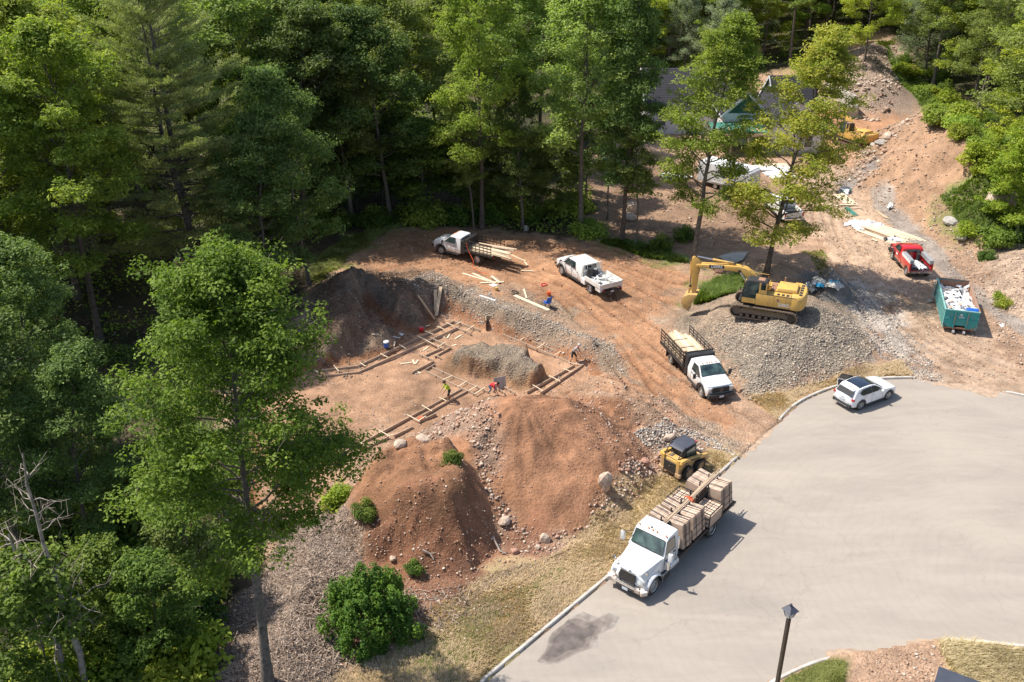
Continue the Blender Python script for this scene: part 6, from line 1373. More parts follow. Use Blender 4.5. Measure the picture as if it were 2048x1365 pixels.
# ---------------------------------------------------------------- dumpster
def dumpster():
    t = empty('dumpster', label='open teal roll off dumpster full of white waste beside the dirt track', cat='dumpster'); L = 3.05; hw = 1.22; h = 1.85
    f = MB(); f.box((0, 0, .35), (2*L, 2*hw-.3, .08), M['rust']); f.build('floor', t)
    for s in (1, -1):
        w = MB(); w.box((0, s*(hw-.03), 1.15), (2*L, .05, 1.45), M['tealp']); w.box((0, s*(hw-.065), 1.15), (2*L-.1, .012, 1.4), M['rust']); w.box((0, s*hw, h), (2*L+.04, .10, .10), M['tealp'] if s > 0 else M['rust']); w.box((0, s*(hw-.12), .46), (2*L, .05, .32), M['tealp'], (s*.7, 0, 0)); wo = w.build('side_wall', t)
        for i in range(11): r = MB(); r.box((-L+.3+i*.55, s*(hw+.03), 1.12), (.09, .08, 1.35), M['tealp']); r.build('rib', wo)
    n = MB(); pr = [(-hw, h+.05), (hw, h+.05), (hw, .78), (hw-.34, .42), (.45, .42), (.36, .62), (-.36, .62), (-.45, .42), (-hw+.34, .42), (-hw, .78)]
    n.add([(-L-.03, y, z) for y, z in pr]+[(-L+.04, y, z) for y, z in pr], [tuple(range(10)), tuple(range(19, 9, -1))]+[(i, 10+i, 10+(i+1) % 10, (i+1) % 10) for i in range(10)], M['teal']); no = n.build('end_wall', t)
    r = MB(); r.box((-L-.05, 0, h+.03), (.10, 2*hw+.06, .09), M['tealp']); r.build('top_rail', no)
    for s in (1, -1): r = MB(); r.box((-L-.09, s*.46, 1.12), (.11, .10, 1.35), M['teal']); r.box((-L-.155, s*.46, 1.2), (.01, .05, 1.0), M['rust']); r.build('post', no)
    r = MB(); r.box((-L-.06, 0, 1.16), (.05, .8, .10), M['teal']); r.box((-L-.06, .85, 1.16), (.05, .66, .08), M['teal']); r.box((-L-.06, -.85, 1.16), (.05, .66, .08), M['teal']); r.build('cross_rib', no)
    e = MB(); e.box((L, 0, 1.2), (.06, 2*hw, 1.5), M['rust']); e.box((L+.02, 0, h), (.1, 2*hw, .1), M['tealp']); e.build('far_end_wall', t)
    d = MB(); d.box((0, 0, 0), (.06, 1.0, 1.4), M['tealp'], (0, 0, 0)); do = d.build('open_door', t, loc=(L-.3, hw+.16, 1.1), rot=(0, 0, math.radians(80)))
    for s in (1, -1): k = MB(); k.box((-L-.05, s*.38, .16), (.3, .12, .14), M['rust']); k.cyl((-L-.16, s*.38, .12), (0, 1, 0), .12, .16, M['alu'], 12); k.box((0, s*.38, .24), (2*L, .12, .18), M['rust']); k.build('skid_rail', t)
    # emblem: leaf-like white mark over two lines of small print
    m = MB(); x = -L-.044
    m.add([(x, .03+.11*math.cos(a)*(1 if math.cos(a*3) > 0 else .55), 1.52+.11*math.sin(a)*(1 if math.cos(a*3) > 0 else .55)) for a in [2*math.pi*i/12 for i in range(12)]], [tuple(range(12))], M['text'])
    for z, ww in ((1.36, .46), (1.30, .38)): m.add([(x, -ww/2, z), (x, ww/2, z), (x, ww/2, z-.03), (x, -ww/2, z-.03)], [(0, 1, 2, 3)], M['text'])
    m.build('logo', no)
    return t
t = dumpster(); place2(t, (1915, 667), (1898, 603), (-3.05, 0, 0), (3.05, 0, 0)); DM = t.matrix_basis.copy()
# waste heap: crumpled sheeting and offcuts
rng = np.random.default_rng(5); nx_, ny_ = 40, 18
xs = np.linspace(-2.95, 2.9, nx_); ys = np.linspace(-1.12, 1.12, ny_); XX, YY = np.meshgrid(xs, ys)
ZZ = 1.35+.25*fbm(XX, YY, 1.2, 4, 3)+.30*np.exp(-((XX+.4)/1.8)**2-(YY/.8)**2)+.12*rng.normal(size=XX.shape)*.6
ii = np.arange(nx_*ny_).reshape(ny_, nx_); FF = np.stack([ii[:-1, :-1], ii[:-1, 1:], ii[1:, 1:], ii[1:, :-1]], -1).reshape(-1, 4)
o = link('rubbish_heap', npmesh('rubbish_heap', np.stack([XX.ravel(), YY.ravel(), ZZ.ravel()], 1), FF, M['plastic']), None); o.matrix_basis = DM; tag(o, 'heap of crumpled white sheeting filling the teal dumpster', 'rubbish')
for i in range(46):
    b = MB(); rr = random.Random(i+50); b.box((0, 0, 0), (rr.uniform(.2, .9), rr.uniform(.1, .4), .03), rr.choice([M['plastic'], M['plastic'], M['woodw'], M['blackp'], M['alu']]))
    b.build('scrap', o, loc=(rr.uniform(-2.7, 2.7), rr.uniform(-1, 1), 1.52+rr.uniform(0, .25)), rot=(rr.gauss(0, .4), rr.gauss(0, .4), rr.uniform(0, 3)))
b = MB(); b.tube([(0, -.42, 0), (0, .42, 0)], .28, M['blue'], 18); tag(b.build('plastic_barrel', None, bevel=.02, smooth=.6, loc=DM @ Vector((-2.65, -.72, 1.72)), rot=(0, 0, t.rotation_euler.z)), 'blue plastic barrel at the near corner of the dumpster load', 'barrel')
# ---------------------------------------------------------------- house, trailer, wall
def gable(root, x0, x1, y0, y1, zw, zr, wall, axis='y', ov=.4, front_mat=None, shing=True):
    """gabled volume; ridge along axis"""
    b = MB(); b.box(((x0+x1)/2, (y0+y1)/2, zw/2), (x1-x0, y1-y0, zw), wall); b.build('wall', root)
    if axis == 'y':
        xm = (x0+x1)/2; g = MB(); g.add([(x0, y0, zw), (x1, y0, zw), (xm, y0, zr)], [(0, 1, 2)], front_mat or wall); g.build('gable_wall', root)
        k = (zr-zw)/(xm-x0); th = .14
        for s in (-1, 1):
            e = x0-ov if s < 0 else x1+ov; ze = zw-k*ov
            n = 9 
            ro = MB(); ro.add([(e, y0-ov, ze), (xm, y0-ov, zr), (xm, y1+ov, zr), (e, y1+ov, ze), (e, y0-ov, ze+th), (xm, y0-ov, zr+th), (xm, y1+ov, zr+th), (e, y1+ov, ze+th)], [(0, 1, 2, 3), (7, 6, 5, 4), (0, 4, 5, 1), (1, 5, 6, 2), (2, 6, 7, 3), (3, 7, 4, 0)], M['shingle']); rp = ro.build('roof', root)
            co = MB()
            for i in range(1, 26):
                u = i/26; x = e+(xm-e)*u; z = ze+(zr-ze)*u+th; co.bar((x, y0-ov, z), (x, y1+ov, z), .06, .018, M['shingle'])
            co.build('shingle_course', rp)['kind'] = 'stuff'
            tr = MB(); tr.bar((e, y0-ov-.02, ze+.02), (xm, y0-ov-.02, zr+.02), .05, .28, M['siding'], (0, 0, 1)); tr.build('rake_board', root)
            tr = MB(); tr.bar((e-.02*s*-1, y0-ov, ze+.02), (e-.02*s*-1, y1+ov, ze+.02), .04, .2, M['siding']); tr.build('fascia', root)
    else:
        ym = (y0+y1)/2; k = (zr-zw)/(ym-y0); th = .14
        g = MB(); g.add([(x0, y0, zw), (x0, y1, zw), (x0, ym, zr)], [(0, 2, 1)], front_mat or wall); g.build('gable_wall', root)
        for s in (-1, 1):
            e = y0-ov if s < 0 else y1+ov; ze = zw-k*ov
            ro = MB(); ro.add([(x0-ov, e, ze), (x0-ov, ym, zr), (x1+ov, ym, zr), (x1+ov, e, ze), (x0-ov, e, ze+th), (x0-ov, ym, zr+th), (x1+ov, ym, zr+th), (x1+ov, e, ze+th)], [(0, 1, 2, 3), (7, 6, 5, 4), (0, 4, 5, 1), (1, 5, 6, 2), (2, 6, 7, 3), (3, 7, 4, 0)], M['shingle']); rp = ro.build('roof', root)
            co = MB()
            for i in range(1, 26):
                u = i/26; y = e+(ym-e)*u; z = ze+(zr-ze)*u+th; co.bar((x0-ov, y, z), (x1+ov, y, z), .06, .018, M['shingle'])
            co.build('shingle_course', rp)['kind'] = 'stuff'
            tr = MB(); tr.bar((x0-ov-.02, e, ze+.02), (x0-ov-.02, ym, zr+.02), .05, .28, M['siding']); tr.build('rake_board', root)
def window(root, x, y, z, w, h, s=-1):
    f = MB(); 
    for a, b in (((x-w/2, z-h/2), (x+w/2, z-h/2)), ((x-w/2, z+h/2), (x+w/2, z+h/2)), ((x-w/2, z-h/2), (x-w/2, z+h/2)), ((x+w/2, z-h/2), (x+w/2, z+h/2)), ((x-w/2, z), (x+w/2, z))): f.bar((a[0], y-.05, a[1]), (b[0], y-.05, b[1]), .10, .10, M['siding'], (0, 1, 0))
    o = f.build('window', root); g = MB(); g.box((x, y-.02, z), (w, .03, h), M['glass']); g.build('pane', o)
hr = empty('house', (0, 0, 0), label='half built house with dark shingle roofs and green sheathing, behind the two tall trees', cat='house')
gable(hr, 30.9, 37.6, 114, 124.5, 3.3, 6.7, M['siding'])
gable(hr, 26.2, 31.4, 117.6, 127, 4.2, 6.7, M['siding'], front_mat=M['greend'])
gable(hr, 33.3, 38.5, 120.5, 128.5, 4.0, 7.2, M['siding'], axis='x', ov=.3)
gable(hr, 17.6, 27.5, 123, 137, 3.3, 7.0, M['siding'], axis='x')
for x, y, z, w, h in ((32.6, 113.98, 1.7, .9, 1.5), (35.9, 113.98, 1.7, 1.0, 1.5), (28.8, 117.58, 3.6, 1.6, 1.0), (19.4, 122.98, 1.9, 1.0, 1.4), (22.2, 122.98, 1.9, 1.0, 1.4)): window(hr, x, y, z, w, h)
b = MB(); b.box((34.25, 113.96, .25), (6.9, .12, .6), M['conc']); b.build('foundation', hr)
b = MB(); b.box((27.4, 115.2, 3.05), (6.4, 4.7, .12), M['green']); b.build('porch_roof', hr)
b = MB(); b.box((27.4, 112.9, 2.9), (6.6, .1, .28), M['woodl']); b.box((27.4, 113.3, 2.55), (6.2, .1, .2), M['wood']); b.build('porch_beam', hr)
for x in (24.4, 26.4, 28.4, 30.3): b = MB(); b.box((x, 113.2, 1.3), (.14, .14, 2.6), M['wood']); b.build('porch_post', hr)
for i in range(9): b = MB(); b.box((24.8+i*.68, 113.9, 3.16), (.05, 1.6, .14), M['wood']); b.build('rafter', hr)
# stepped concrete retaining wall
a = Vector((*P0(1713, 236, .3), .0)); c_ = Vector((*P0(1650, 200, .3), 0)); d = (c_-a).normalized(); L = (c_-a).length
wl = empty('retaining_wall', label='stepped grey concrete retaining wall on the red slope beside the far excavator', cat='wall'); k = MB()
n_ = Vector((-d.y, d.x, 0))
for u0, u1, h in ((0, .12, 2.0), (.12, .5, 3.0), (.5, 1.0, 4.2)):
    p0 = a+d*L*u0; p1 = a+d*L*u1; k.box((p0+p1)/2+Vector((0, 0, h/2-.6)), ((p1-p0).length+.002, .32, h+1.2), M['conc'], (0, 0, math.atan2(d.y, d.x)))
k.build('wall_run', wl)
k = MB(); k.box(a-n_*1.3*-1+Vector((0, 0, .5)), (.3, 2.6, 2.6), M['conc'], (0, 0, math.atan2(d.y, d.x))); k.build('return_wall', wl)
k = MB(); k.box(a+d*2.2-n_*.4+Vector((0, 0, .15)), (4.5, .7, .5), M['conc'], (0, 0, math.atan2(d.y, d.x))); k.build('footing', wl)
# enclosed trailer
tr_ = empty('enclosed_trailer', label='silver white enclosed tandem axle trailer behind the tall green tree', cat='trailer')
b = MB(); b.prism([(3.0, .55), (3.35, .7), (3.35, 2.5), (3.1, 2.7), (-3.0, 2.72), (-3.05, .55)], -1.2, 1.2, M['siding']); b.build('body', tr_, bevel=.05, smooth=.8)
b = MB(); b.box((.1, 0, 2.735), (6.0, 2.3, .02), M['plastic']); b.build('roof_skin', tr_)
for i in range(6): b = MB(); b.box((-2.6+i*1.05, -1.205, 1.6), (.03, .01, 2.0), M['alu']); b.build('seam', tr_)
for s in (1, -1):
    for x in (-.4, .45): wheel(tr_, x-.3, s*1.1, .34, .2, M['rim'])
    b = MB(); b.box((-.3, s*1.24, .78), (1.9, .12, .1), M['alu']); b.build('fender', tr_)
b = MB(); b.bar((3.3, .6, .5), (4.5, 0, .45), .08, .1, M['black']); b.bar((3.3, -.6, .5), (4.5, 0, .45), .08, .1, M['black']); b.tube([(4.1, 0, 0), (4.1, 0, .7)], .04, M['alu'], 8); b.build('drawbar', tr_)
place2(tr_, (1432, 386), (1418, 378), (.15, -1.1, 0), (-.70, -1.1, 0)); tr_.rotation_euler.z = math.radians(-42); tr_.location = G(1452, 376)
# lamp post
lp = empty('lamp_post', G(1549, 1398), label='dark square lamp post with pyramid topped lantern in front of the asphalt', cat='lamp'); hL = 4.75
b = MB(); b.box((0, 0, hL/2), (.15, .15, hL), M['bronze']); b.build('post', lp, bevel=.012)
b = MB(); b.box((0, 0, .06), (.3, .3, .12), M['bronze']); b.build('base', lp, bevel=.01)
b = MB(); b.cyl((0, 0, hL+.03), (0, 0, 1), .06, .10, M['black'], 12); b.box((0, 0, hL+.10), (.2, .2, .03), M['black']); b.build('neck', lp)
b = MB(); b.box((0, 0, hL+.30), (.22, .22, .36), M['frost'], taper=(1.75, 1.75)); b.build('lantern_glass', lp)
b = MB()
for sx in (-1, 1):
    for sy in (-1, 1): b.bar((sx*.11, sy*.11, hL+.11), (sx*.205, sy*.205, hL+.49), .025, .025, M['black'])
b.build('lantern_frame', lp)
b = MB(); b.add([(-.27, -.27, hL+.49), (.27, -.27, hL+.49), (.27, .27, hL+.49), (-.27, .27, hL+.49), (-.06, -.06, hL+.70), (.06, -.06, hL+.70), (.06, .06, hL+.70), (-.06, .06, hL+.70)], [(3, 2, 1, 0), (4, 5, 6, 7), (0, 1, 5, 4), (1, 2, 6, 5), (2, 3, 7, 6), (3, 0, 4, 7)], M['slate']); b.cyl((0, 0, hL+.74), (0, 0, 1), .06, .08, M['slate'], 14); b.cyl((0, 0, hL+.80), (0, 0, 1), .035, .05, M['slate'], 10); b.build('lantern_cap', lp, bevel=.006)
lp.rotation_euler.z = .5
# dark roofed cabinet in the bottom right corner
A = Vector((*P0(1880, 1335, 1.5), 0)); Cc = Vector((*P0(1978, 1372, 1.5), 0)); d = (Cc-A).normalized(); n_ = Vector((d.y, -d.x, 0))
q = empty('utility_shed', A, math.atan2(d.y, d.x), 'dark slate topped cabinet cut by the bottom edge near the tall dry grass', 'shed')
b = MB(); b.box((1.2, -1.1, .72), (2.3, 2.1, 1.44), M['blackp']); b.build('cabinet', q, bevel=.02); b = MB(); b.box((1.2, -1.1, 1.47), (2.5, 2.3, .07), M['slate']); b.build('roof', q, bevel=.015)
b = MB(); b.box((2.62, -.25, .6), (.3, .4, 1.2), M['alu']); b.build('meter_box', q, bevel=.02)
# ---------------------------------------------------------------- foundation formwork in the pit
def cp(x, y, z=-.98): return Vector((*P0(560+x/3.2, 540+y/3.2, z), z))
BM = {}
def form(label, boards, ties):
    r = empty('foundation_form', (0, 0, 0), 0, label, 'formwork', 'wooden footing forms in the pit')
    for i, (a, b, *m) in enumerate(boards):
        p = cp(*a); q_ = cp(*b); L = (q_-p).length; n = max(1, round(L/4.0))
        for k in range(n):
            s = p.lerp(q_, k/n); e = p.lerp(q_, (k+1)/n); bb = BM.get('b') or BM.setdefault('b', pmesh('formb', (1, .042, .24), M['woodf']))
            o = link('board', bb, r, (s+e)/2-Vector((0, 0, .12+.01*(k % 2))), (0, 0, math.atan2(e.y-s.y, e.x-s.x))); o.scale = ((e-s).length-.01, 1, 1)
            for u in (.2, .6, .95):
                c = s.lerp(e, u); st = link('stake', pmesh('stk', (.04, .04, .42), M['woodf']), r, c-Vector((0, .06, .22)))
    for a, b in ties:
        p = cp(*a, -.95); q_ = cp(*b, -.95); m = (p+q_)/2; L = (q_-p).length
        o = link('spreader', pmesh('spr', (1, .06, .03), M['woodl']), r, m+Vector((0, 0, .03)), (0, 0, math.atan2(q_.y-p.y, q_.x-p.x))); o.scale = (L*1.1, 1, 1)
form('double row of form boards along the far left side of the pit', [((500, 610), (1112, 325)), ((500, 652), (1150, 360)), ((150, 655), (500, 612)), ((150, 690), (500, 652))], [((1010, 365), (1055, 385)), ((930, 395), (980, 415)), ((880, 425), (925, 447)), ((765, 480), (805, 505)), ((645, 540), (690, 562)), ((515, 598), (545, 618)), ((345, 615), (375, 650)), ((220, 640), (250, 665)), ((1065, 340), (1110, 360))])
form('short form running right from the far corner of the pit', [((1115, 325), (1285, 385)), ((1120, 362), (1225, 405))], [((1195, 390), (1240, 360)), ((1130, 350), (1155, 335))])
form('long double form along the back right bank towards the standing worker', [((1320, 330), (1948, 592)), ((1325, 365), (1870, 595))], [((1395, 390), (1435, 365)), ((1540, 450), (1580, 425)), ((1650, 500), (1690, 475)), ((1760, 545), (1805, 520))])
form('short double form at the right end of the pit below the bent worker', [((1950, 598), (1665, 785)), ((1885, 605), (1580, 778))], [((1815, 635), (1865, 655)), ((1725, 680), (1790, 715)), ((1620, 740), (1680, 775)), ((1850, 595), (1930, 612))])
form('zigzag of short form boards left of the grey earth block', [((925, 450), (1050, 505)), ((960, 430), (1092, 490)), ((930, 545), (1045, 492)), ((990, 552), (1095, 492)), ((890, 538), (985, 575)), ((845, 652), (985, 580)), ((930, 635), (995, 600)), ((990, 540), (1030, 560))], [((1010, 495), (1060, 465)), ((930, 450), (985, 480))])
form('double form in front of the grey earth block', [((975, 622), (1325, 775)), ((935, 645), (1255, 797)), ((1390, 755), (1440, 785)), ((1430, 742), (1505, 785))], [((1045, 705), (1100, 680)), ((1140, 750), (1195, 715)), ((1210, 775), (1260, 745)), ((1250, 795), (1310, 755))])
form('long double form along the near side of the pit by the worker in lime', [((370, 1185), (1165, 758)), ((400, 1210), (695, 1065)), ((730, 1058), (852, 1000)), ((890, 967), (1000, 915)), ((910, 930), (1202, 770))], [((1020, 820), (1065, 840)), ((910, 870), (970, 905)), ((815, 930), (890, 970)), ((635, 1030), (700, 1065)), ((500, 1100), (545, 1125)), ((345, 1190), (375, 1215)), ((890, 965), (930, 940)), ((690, 1065), (730, 1055))])
def loose(pa, pb, w, label, m='woodl', z=.03, name='plank', t=.045, ends=None):
    a = G(*pa) if ends is None else Vector((*P0(*pa, ends[0]), ends[0])); b_ = G(*pb) if ends is None else Vector((*P0(*pb, ends[1]), ends[1])); a.z += z; b_.z += z
    k = MB(); k.bar(a, b_, w, t, M[m]); return tag(k.build(name), label, 'plank')
def c5(x, y): return (840+x/4.654, 420+y/4.654)
loose(c5(880, 800), c5(1200, 937), .32, 'long wide pale plank lying right of the pit edge near the blue chair')
loose(c5(395, 593), c5(640, 668), .2, 'pale plank at the left of the crossed planks above the pit')
loose(c5(490, 598), c5(700, 690), .2, 'longest of the crossed planks on the dirt above the pit', z=.07)
loose(c5(560, 686), c5(780, 676), .2, 'level plank under the crossed planks above the pit', z=.05)
loose(c5(665, 630), c5(742, 692), .22, 'short plank on top of the crossed planks above the pit', z=.14)
loose(c5(822, 410), c5(985, 482), .12, 'thin plank on the red dirt behind the far stake truck')
loose(c5(975, 488), c5(998, 520), .12, 'tiny board offcut at the end of the thin plank')
loose(c5(940, 568), c5(1055, 573), .14, 'pinkish thin board lying flat in the middle of the red dirt')
loose(c5(556, 800), c5(702, 848), .14, 'narrow white batten at the upper edge of the pit', 'plastic')
loose(c5(966, 742), c5(992, 825), .13, 'short plank pointing at the camera above the pit edge')
def c3(x, y): return (560+x/3.2, 540+y/3.2)
for a_, b2, lab in (((885, 182), (990, 318), 'leftmost plank leaning from the bank into the pit'), ((995, 145), (997, 272), 'middle plank leaning on the dark bank'), ((1030, 125), (1000, 298), 'longest plank leaning on the dark bank')):
    pa = G(*c3(*a_)); pb = G(*c3(*b2)); k = MB(); k.bar(pa+Vector((0, 0, .25)), pb+Vector((0, 0, .05)), .26, .05, M['wood']); tag(k.build('plank'), lab, 'plank')
for a_, b2, lab in (((590, 415), (680, 415), 'thin stick on the dark gravel left of the white sheet'), ((735, 460), (730, 490), 'short stick by the blue cooler'), ((770, 605), (845, 595), 'thin batten on the orange pit floor'), ((850, 578), (860, 605), 'left one of two little offcuts on the pit floor'), ((885, 580), (865, 605), 'right one of two little offcuts on the pit floor'), ((1020, 432), (1060, 436), 'little board between the inner forms'), ((1070, 440), (1085, 415), 'small offcut inside the far corner form'), ((1120, 445), (1160, 420), 'thin offcut left of the earth block'), ((915, 520), (950, 495), 'stick on the grey rubble inside the forms'), ((930, 365), (960, 355), 'small offcut under the leaning planks'), ((870, 650), (900, 665), 'short wide offcut in the middle of the pit floor'), ((1130, 480), (1100, 490), 'small batten beside the earth block')):
    pa = c3(*a_); pb = c3(*b2); loose(pa, pb, .12, lab)
# plywood corner and small standing panel
g = G(*c3(1318, 372)); r = empty('plywood_corner', g, .3, 'upright pinkish plywood corner at the left end of the long back form', 'plywood')
for i, (x, y, rz) in enumerate(((0, 0, 1.3), (.45, .35, -.25))): b = MB(); b.box((x, y, .45), (.9, .05, .9), M['osb'], (0, 0, rz)); b.build('sheet', r)
g = G(*c3(1408, 760)); b = MB(); b.box((0, 0, .45), (.9, .04, .95), M['conc'], (-.25, 0, .4)); tag(b.build('plywood_board', None, loc=g), 'pale grey panel standing upright behind the worker in red', 'panel')
# paper plan, cooler, buckets, chair, tarps
def quad(name, pts, m, label, cat, z=.02, t=.02):
    P = [G(*p)+Vector((0, 0, z)) for p in pts]; b = MB(); n = len(P); b.add(P+[p+Vector((0, 0, t)) for p in P], [tuple(range(n-1, -1, -1)), tuple(range(n, 2*n))]+[(i, (i+1) % n, n+(i+1) % n, n+i) for i in range(n)], M[m]); return tag(b.build(name), label, cat)
quad('plan_sheet', [c3(720, 430), c3(757, 403), c3(797, 412), c3(765, 440)], 'plastic', 'white plan sheet lying on the dirt at the left of the pit', 'paper')
quad('tarpaulin', [(1436, 515), (1466, 507), (1496, 506), (1486, 522), (1462, 532)], 'kerb', 'pale crumpled tarpaulin behind the excavator boom', 'tarpaulin', .1)
quad('waste_sheet', [c5(630, 790), c5(660, 765), c5(665, 780), c5(640, 800)], 'alu', 'small shiny sheet beside the white batten', 'sheet')
quad('waste_sheet', [c5(640, 700), c5(690, 690), c5(725, 705), c5(680, 718)], 'plastic', 'white scrap sheet by the crossed planks', 'sheet')
quad('waste_sheet', [(1998, 650), (2004, 647), (2010, 653), (2003, 656)], 'plastic', 'white scrap lying right of the dumpster', 'sheet')
def bucket(px, r, h, m, label, name='bucket', lid=None):
    b = MB(); b.tube([(0, 0, 0), (0, 0, h)], [r*.85, r], M[m], 16); 
    if lid: b.tube([(0, 0, h), (0, 0, h+.08)], [r*1.05, r*.95], M[lid], 16)
    b.tube([(-r, 0, h*.9), (-r*.8, 0, h*1.3), (r*.8, 0, h*1.3), (r, 0, h*.9)], .012, M['alu'], 5)
    return tag(b.build(name, None, smooth=.7, loc=G(*px)), label, 'bucket')
bucket(c3(681, 494), .22, .42, 'blue', 'blue drinks cooler with white lid on the left pit floor', 'drinks_cooler', 'plastic')
bucket(c3(905, 392), .2, .28, 'redc', 'small red and black tool on the dark gravel under the leaning planks', 'tool_bucket')
bucket(c5(1200, 792), .17, .3, 'strap', 'orange bucket right of the pit edge, left of the crew cab truck')
bucket(c5(712, 752), .16, .3, 'yellowd', 'yellowish bucket beside the crossed planks')
bucket(c3(903, 958), .2, .15, 'strap', 'flat orange object inside the near form')
bucket((1200, 300), .35, .5, 'cyan', 'bright blue tub in the trees left of the house', 'tub')
bucket((1211, 322), .3, .3, 'cyan', 'low blue tub below the bright blue tub in the trees', 'tub')
hose_coil(G(*c5(880, 775)), .34, 'coiled brown hose on the red dirt above the pit', M['trk'])
hose_coil(G(*c5(1155, 702)), .28, 'coiled red hose on the red dirt left of the crew cab truck', M['redc'], turns=2)
hose_coil(G(1705, 300), .5, 'yellow hose loop by the far excavator', M['yellow'], turns=1, r=.02)
ch = empty('folding_chair', G(*c5(1185, 905)), 2.2, 'small blue folding chair standing on the gravel above the pit', 'chair')
b = MB(); b.box((0, 0, .42), (.5, .5, .04), M['blue']); b.build('seat', ch); b = MB(); b.box((-.25, 0, .72), (.04, .5, .5), M['blue'], (0, -.2, 0)); b.build('backrest', ch)
for x in (-.22, .22):
    for y in (-.22, .22): b = MB(); b.bar((x, y, 0), (-x*.6, y, .42), .03, .03, M['blackp']); b.build('leg', ch)
for s in (-1, 1): b = MB(); b.box((0, s*.27, .6), (.4, .05, .04), M['blue']); b.build('armrest', ch)
# ---- lumber stacks beside the track
def c4(x, y): return (1640+x/3.79, 340+y/3.79)
board_pile('lumber_stack', 'upper stack of pale fanned boards below the dark tarpaulin', G(*c4(188, 228)), math.radians(97), 22, 3.4, .15, .05, .155, [M['woodl'], M['wood']], 3, seed=31, yaw=.05)
board_pile('lumber_stack', 'big stack of long pale boards just above the red pickup', G(*c4(500, 480)), math.atan2(-5.3, 3.4), 30, 5.2, .16, .05, .165, [M['woodl'], M['wood'], M['woodl']], 3, seed=32, yaw=.03)
board_pile('lumber_stack', 'narrow row of boards on the track side of the big stack', G(*c4(425, 510)), math.atan2(-4.6, 3.2), 6, 4.2, .2, .05, .2, [M['woodl']], 2, seed=33, yaw=.03)
board_pile('lumber_stack', 'long thin boards on the far side of the big stack', G(*c4(590, 470)), math.atan2(-5.3, 3.5), 5, 6.6, .17, .05, .2, [M['woodl'], M['wood']], 2, seed=34, yaw=.03)
quad('sheathing_sheet', [c4(135, 298), c4(205, 288), c4(290, 352), c4(205, 362)], 'osb', 'flat sheathing sheet with a green half below the upper stack', 'sheet', .05, .04)
o = quad('green_sheet', [c4(180, 292), c4(212, 290), c4(288, 350), c4(250, 354)], 'green', 'green faced sheet lying on the sheathing board', 'sheet', .11, .02)
quad('sheathing_sheet', [c4(408, 305), c4(440, 318), c4(535, 378), c4(480, 365)], 'osb', 'narrow bent sheet lying on the grey path', 'sheet', .05, .03)
for a_, b2, w_, lab in (((75, 266), (142, 284), .18, 'thin plank left of the upper lumber stack'), ((150, 272), (278, 274), .2, 'plank laid across the foot of the upper stack'), ((225, 297), (312, 295), .12, 'thin dark plank right of the green sheet'), ((245, 368), (300, 405), .12, 'thin plank above the printed wrap'), ((355, 375), (470, 470), .12, 'long thin batten over the printed wrap'), ((395, 530), (430, 548), .2, 'grey strip at the near end of the big stack')): loose(c4(*a_), c4(*b2), w_, lab, z=.1)
def heap(px, rx, ry, h, mats, seed, label, cat, name, n=10, rz=0):
    r = empty(name, G(*px), rz, label, cat); rr = random.Random(seed); rg = np.random.default_rng(seed)
    for i in range(n):
        k = 9; a = np.linspace(-1, 1, k); A_, B_ = np.meshgrid(a, a); z = h*np.clip(1-.7*(A_**2+B_**2), 0, 1)*rr.uniform(.5, 1)+.10*rg.normal(size=A_.shape)*.6+.03
        sx = rx*rr.uniform(.3, .6); sy = ry*rr.uniform(.3, .6); ii = np.arange(k*k).reshape(k, k); FF = np.stack([ii[:-1, :-1], ii[:-1, 1:], ii[1:, 1:], ii[1:, :-1]], -1).reshape(-1, 4)
        link('fold', npmesh('fold', np.stack([A_.ravel()*sx, B_.ravel()*sy, z.ravel()], 1), FF, M[rr.choice(mats)]), r, (rr.uniform(-1, 1)*rx*.6, rr.uniform(-1, 1)*ry*.6, .02), (0, 0, rr.uniform(0, 3)))
    return r
heap(c4(200, 165), 1.7, 1.0, .35, ['blackp', 'black', 'slate', 'plastic', 'green', 'blackp', 'slate'], 4, 'dark and green crumpled tarpaulin above the upper lumber stack', 'tarpaulin', 'tarpaulin')
heap(c4(340, 422), 1.9, .9, .3, ['wrap', 'plastic', 'wrap'], 6, 'crumpled purple and white printed lumber wrap', 'wrap', 'lumber_wrap')
heap(c4(540, 525), 1.3, .6, .25, ['plastic', 'blackp', 'wrap'], 7, 'torn white wrap at the near end of the big lumber stack', 'wrap', 'lumber_wrap', 7)
heap(c4(538, 288), .4, .5, .5, ['plastic'], 8, 'white bag standing by the foot of the soil heap', 'bag', 'bag', 4)
heap((1652, 568), 1.2, 1.0, .4, ['conc', 'cyan', 'alu'], 9, 'pale rubbish pile in shade beside the dark gravel cone', 'rubbish', 'rubbish_pile', 8)
heap((1625, 578), 1.0, .7, .4, ['alu', 'conc', 'plastic'], 10, 'smaller grey rubbish pile left of the pale one', 'rubbish', 'rubbish_pile', 6)
heap((1942, 640), 1.2, .5, .15, ['plastic', 'alu'], 12, 'white scraps in the shadow right of the dumpster', 'rubbish', 'rubbish_pile', 6)
for i, (px, w_, lab) in enumerate((((1468, 352), 3, 'white sheets stacked in front of the house porch'), ((1545, 338), 4, 'white boards stacked in front of the white gable wall'), ((1560, 352), 3, 'pale sheets nearer the golden tree trunk'), ((1350, 355), 3, 'pale boards lying behind the thin stemmed tree'))):
    board_pile('sheet_stack', lab, G(*px), .2*i-.2, 8, w_, 1.2, .06, 1.25, [M['plastic'], M['siding'], M['woodl']], 4, seed=60+i, cat='building sheets', names='sheet')
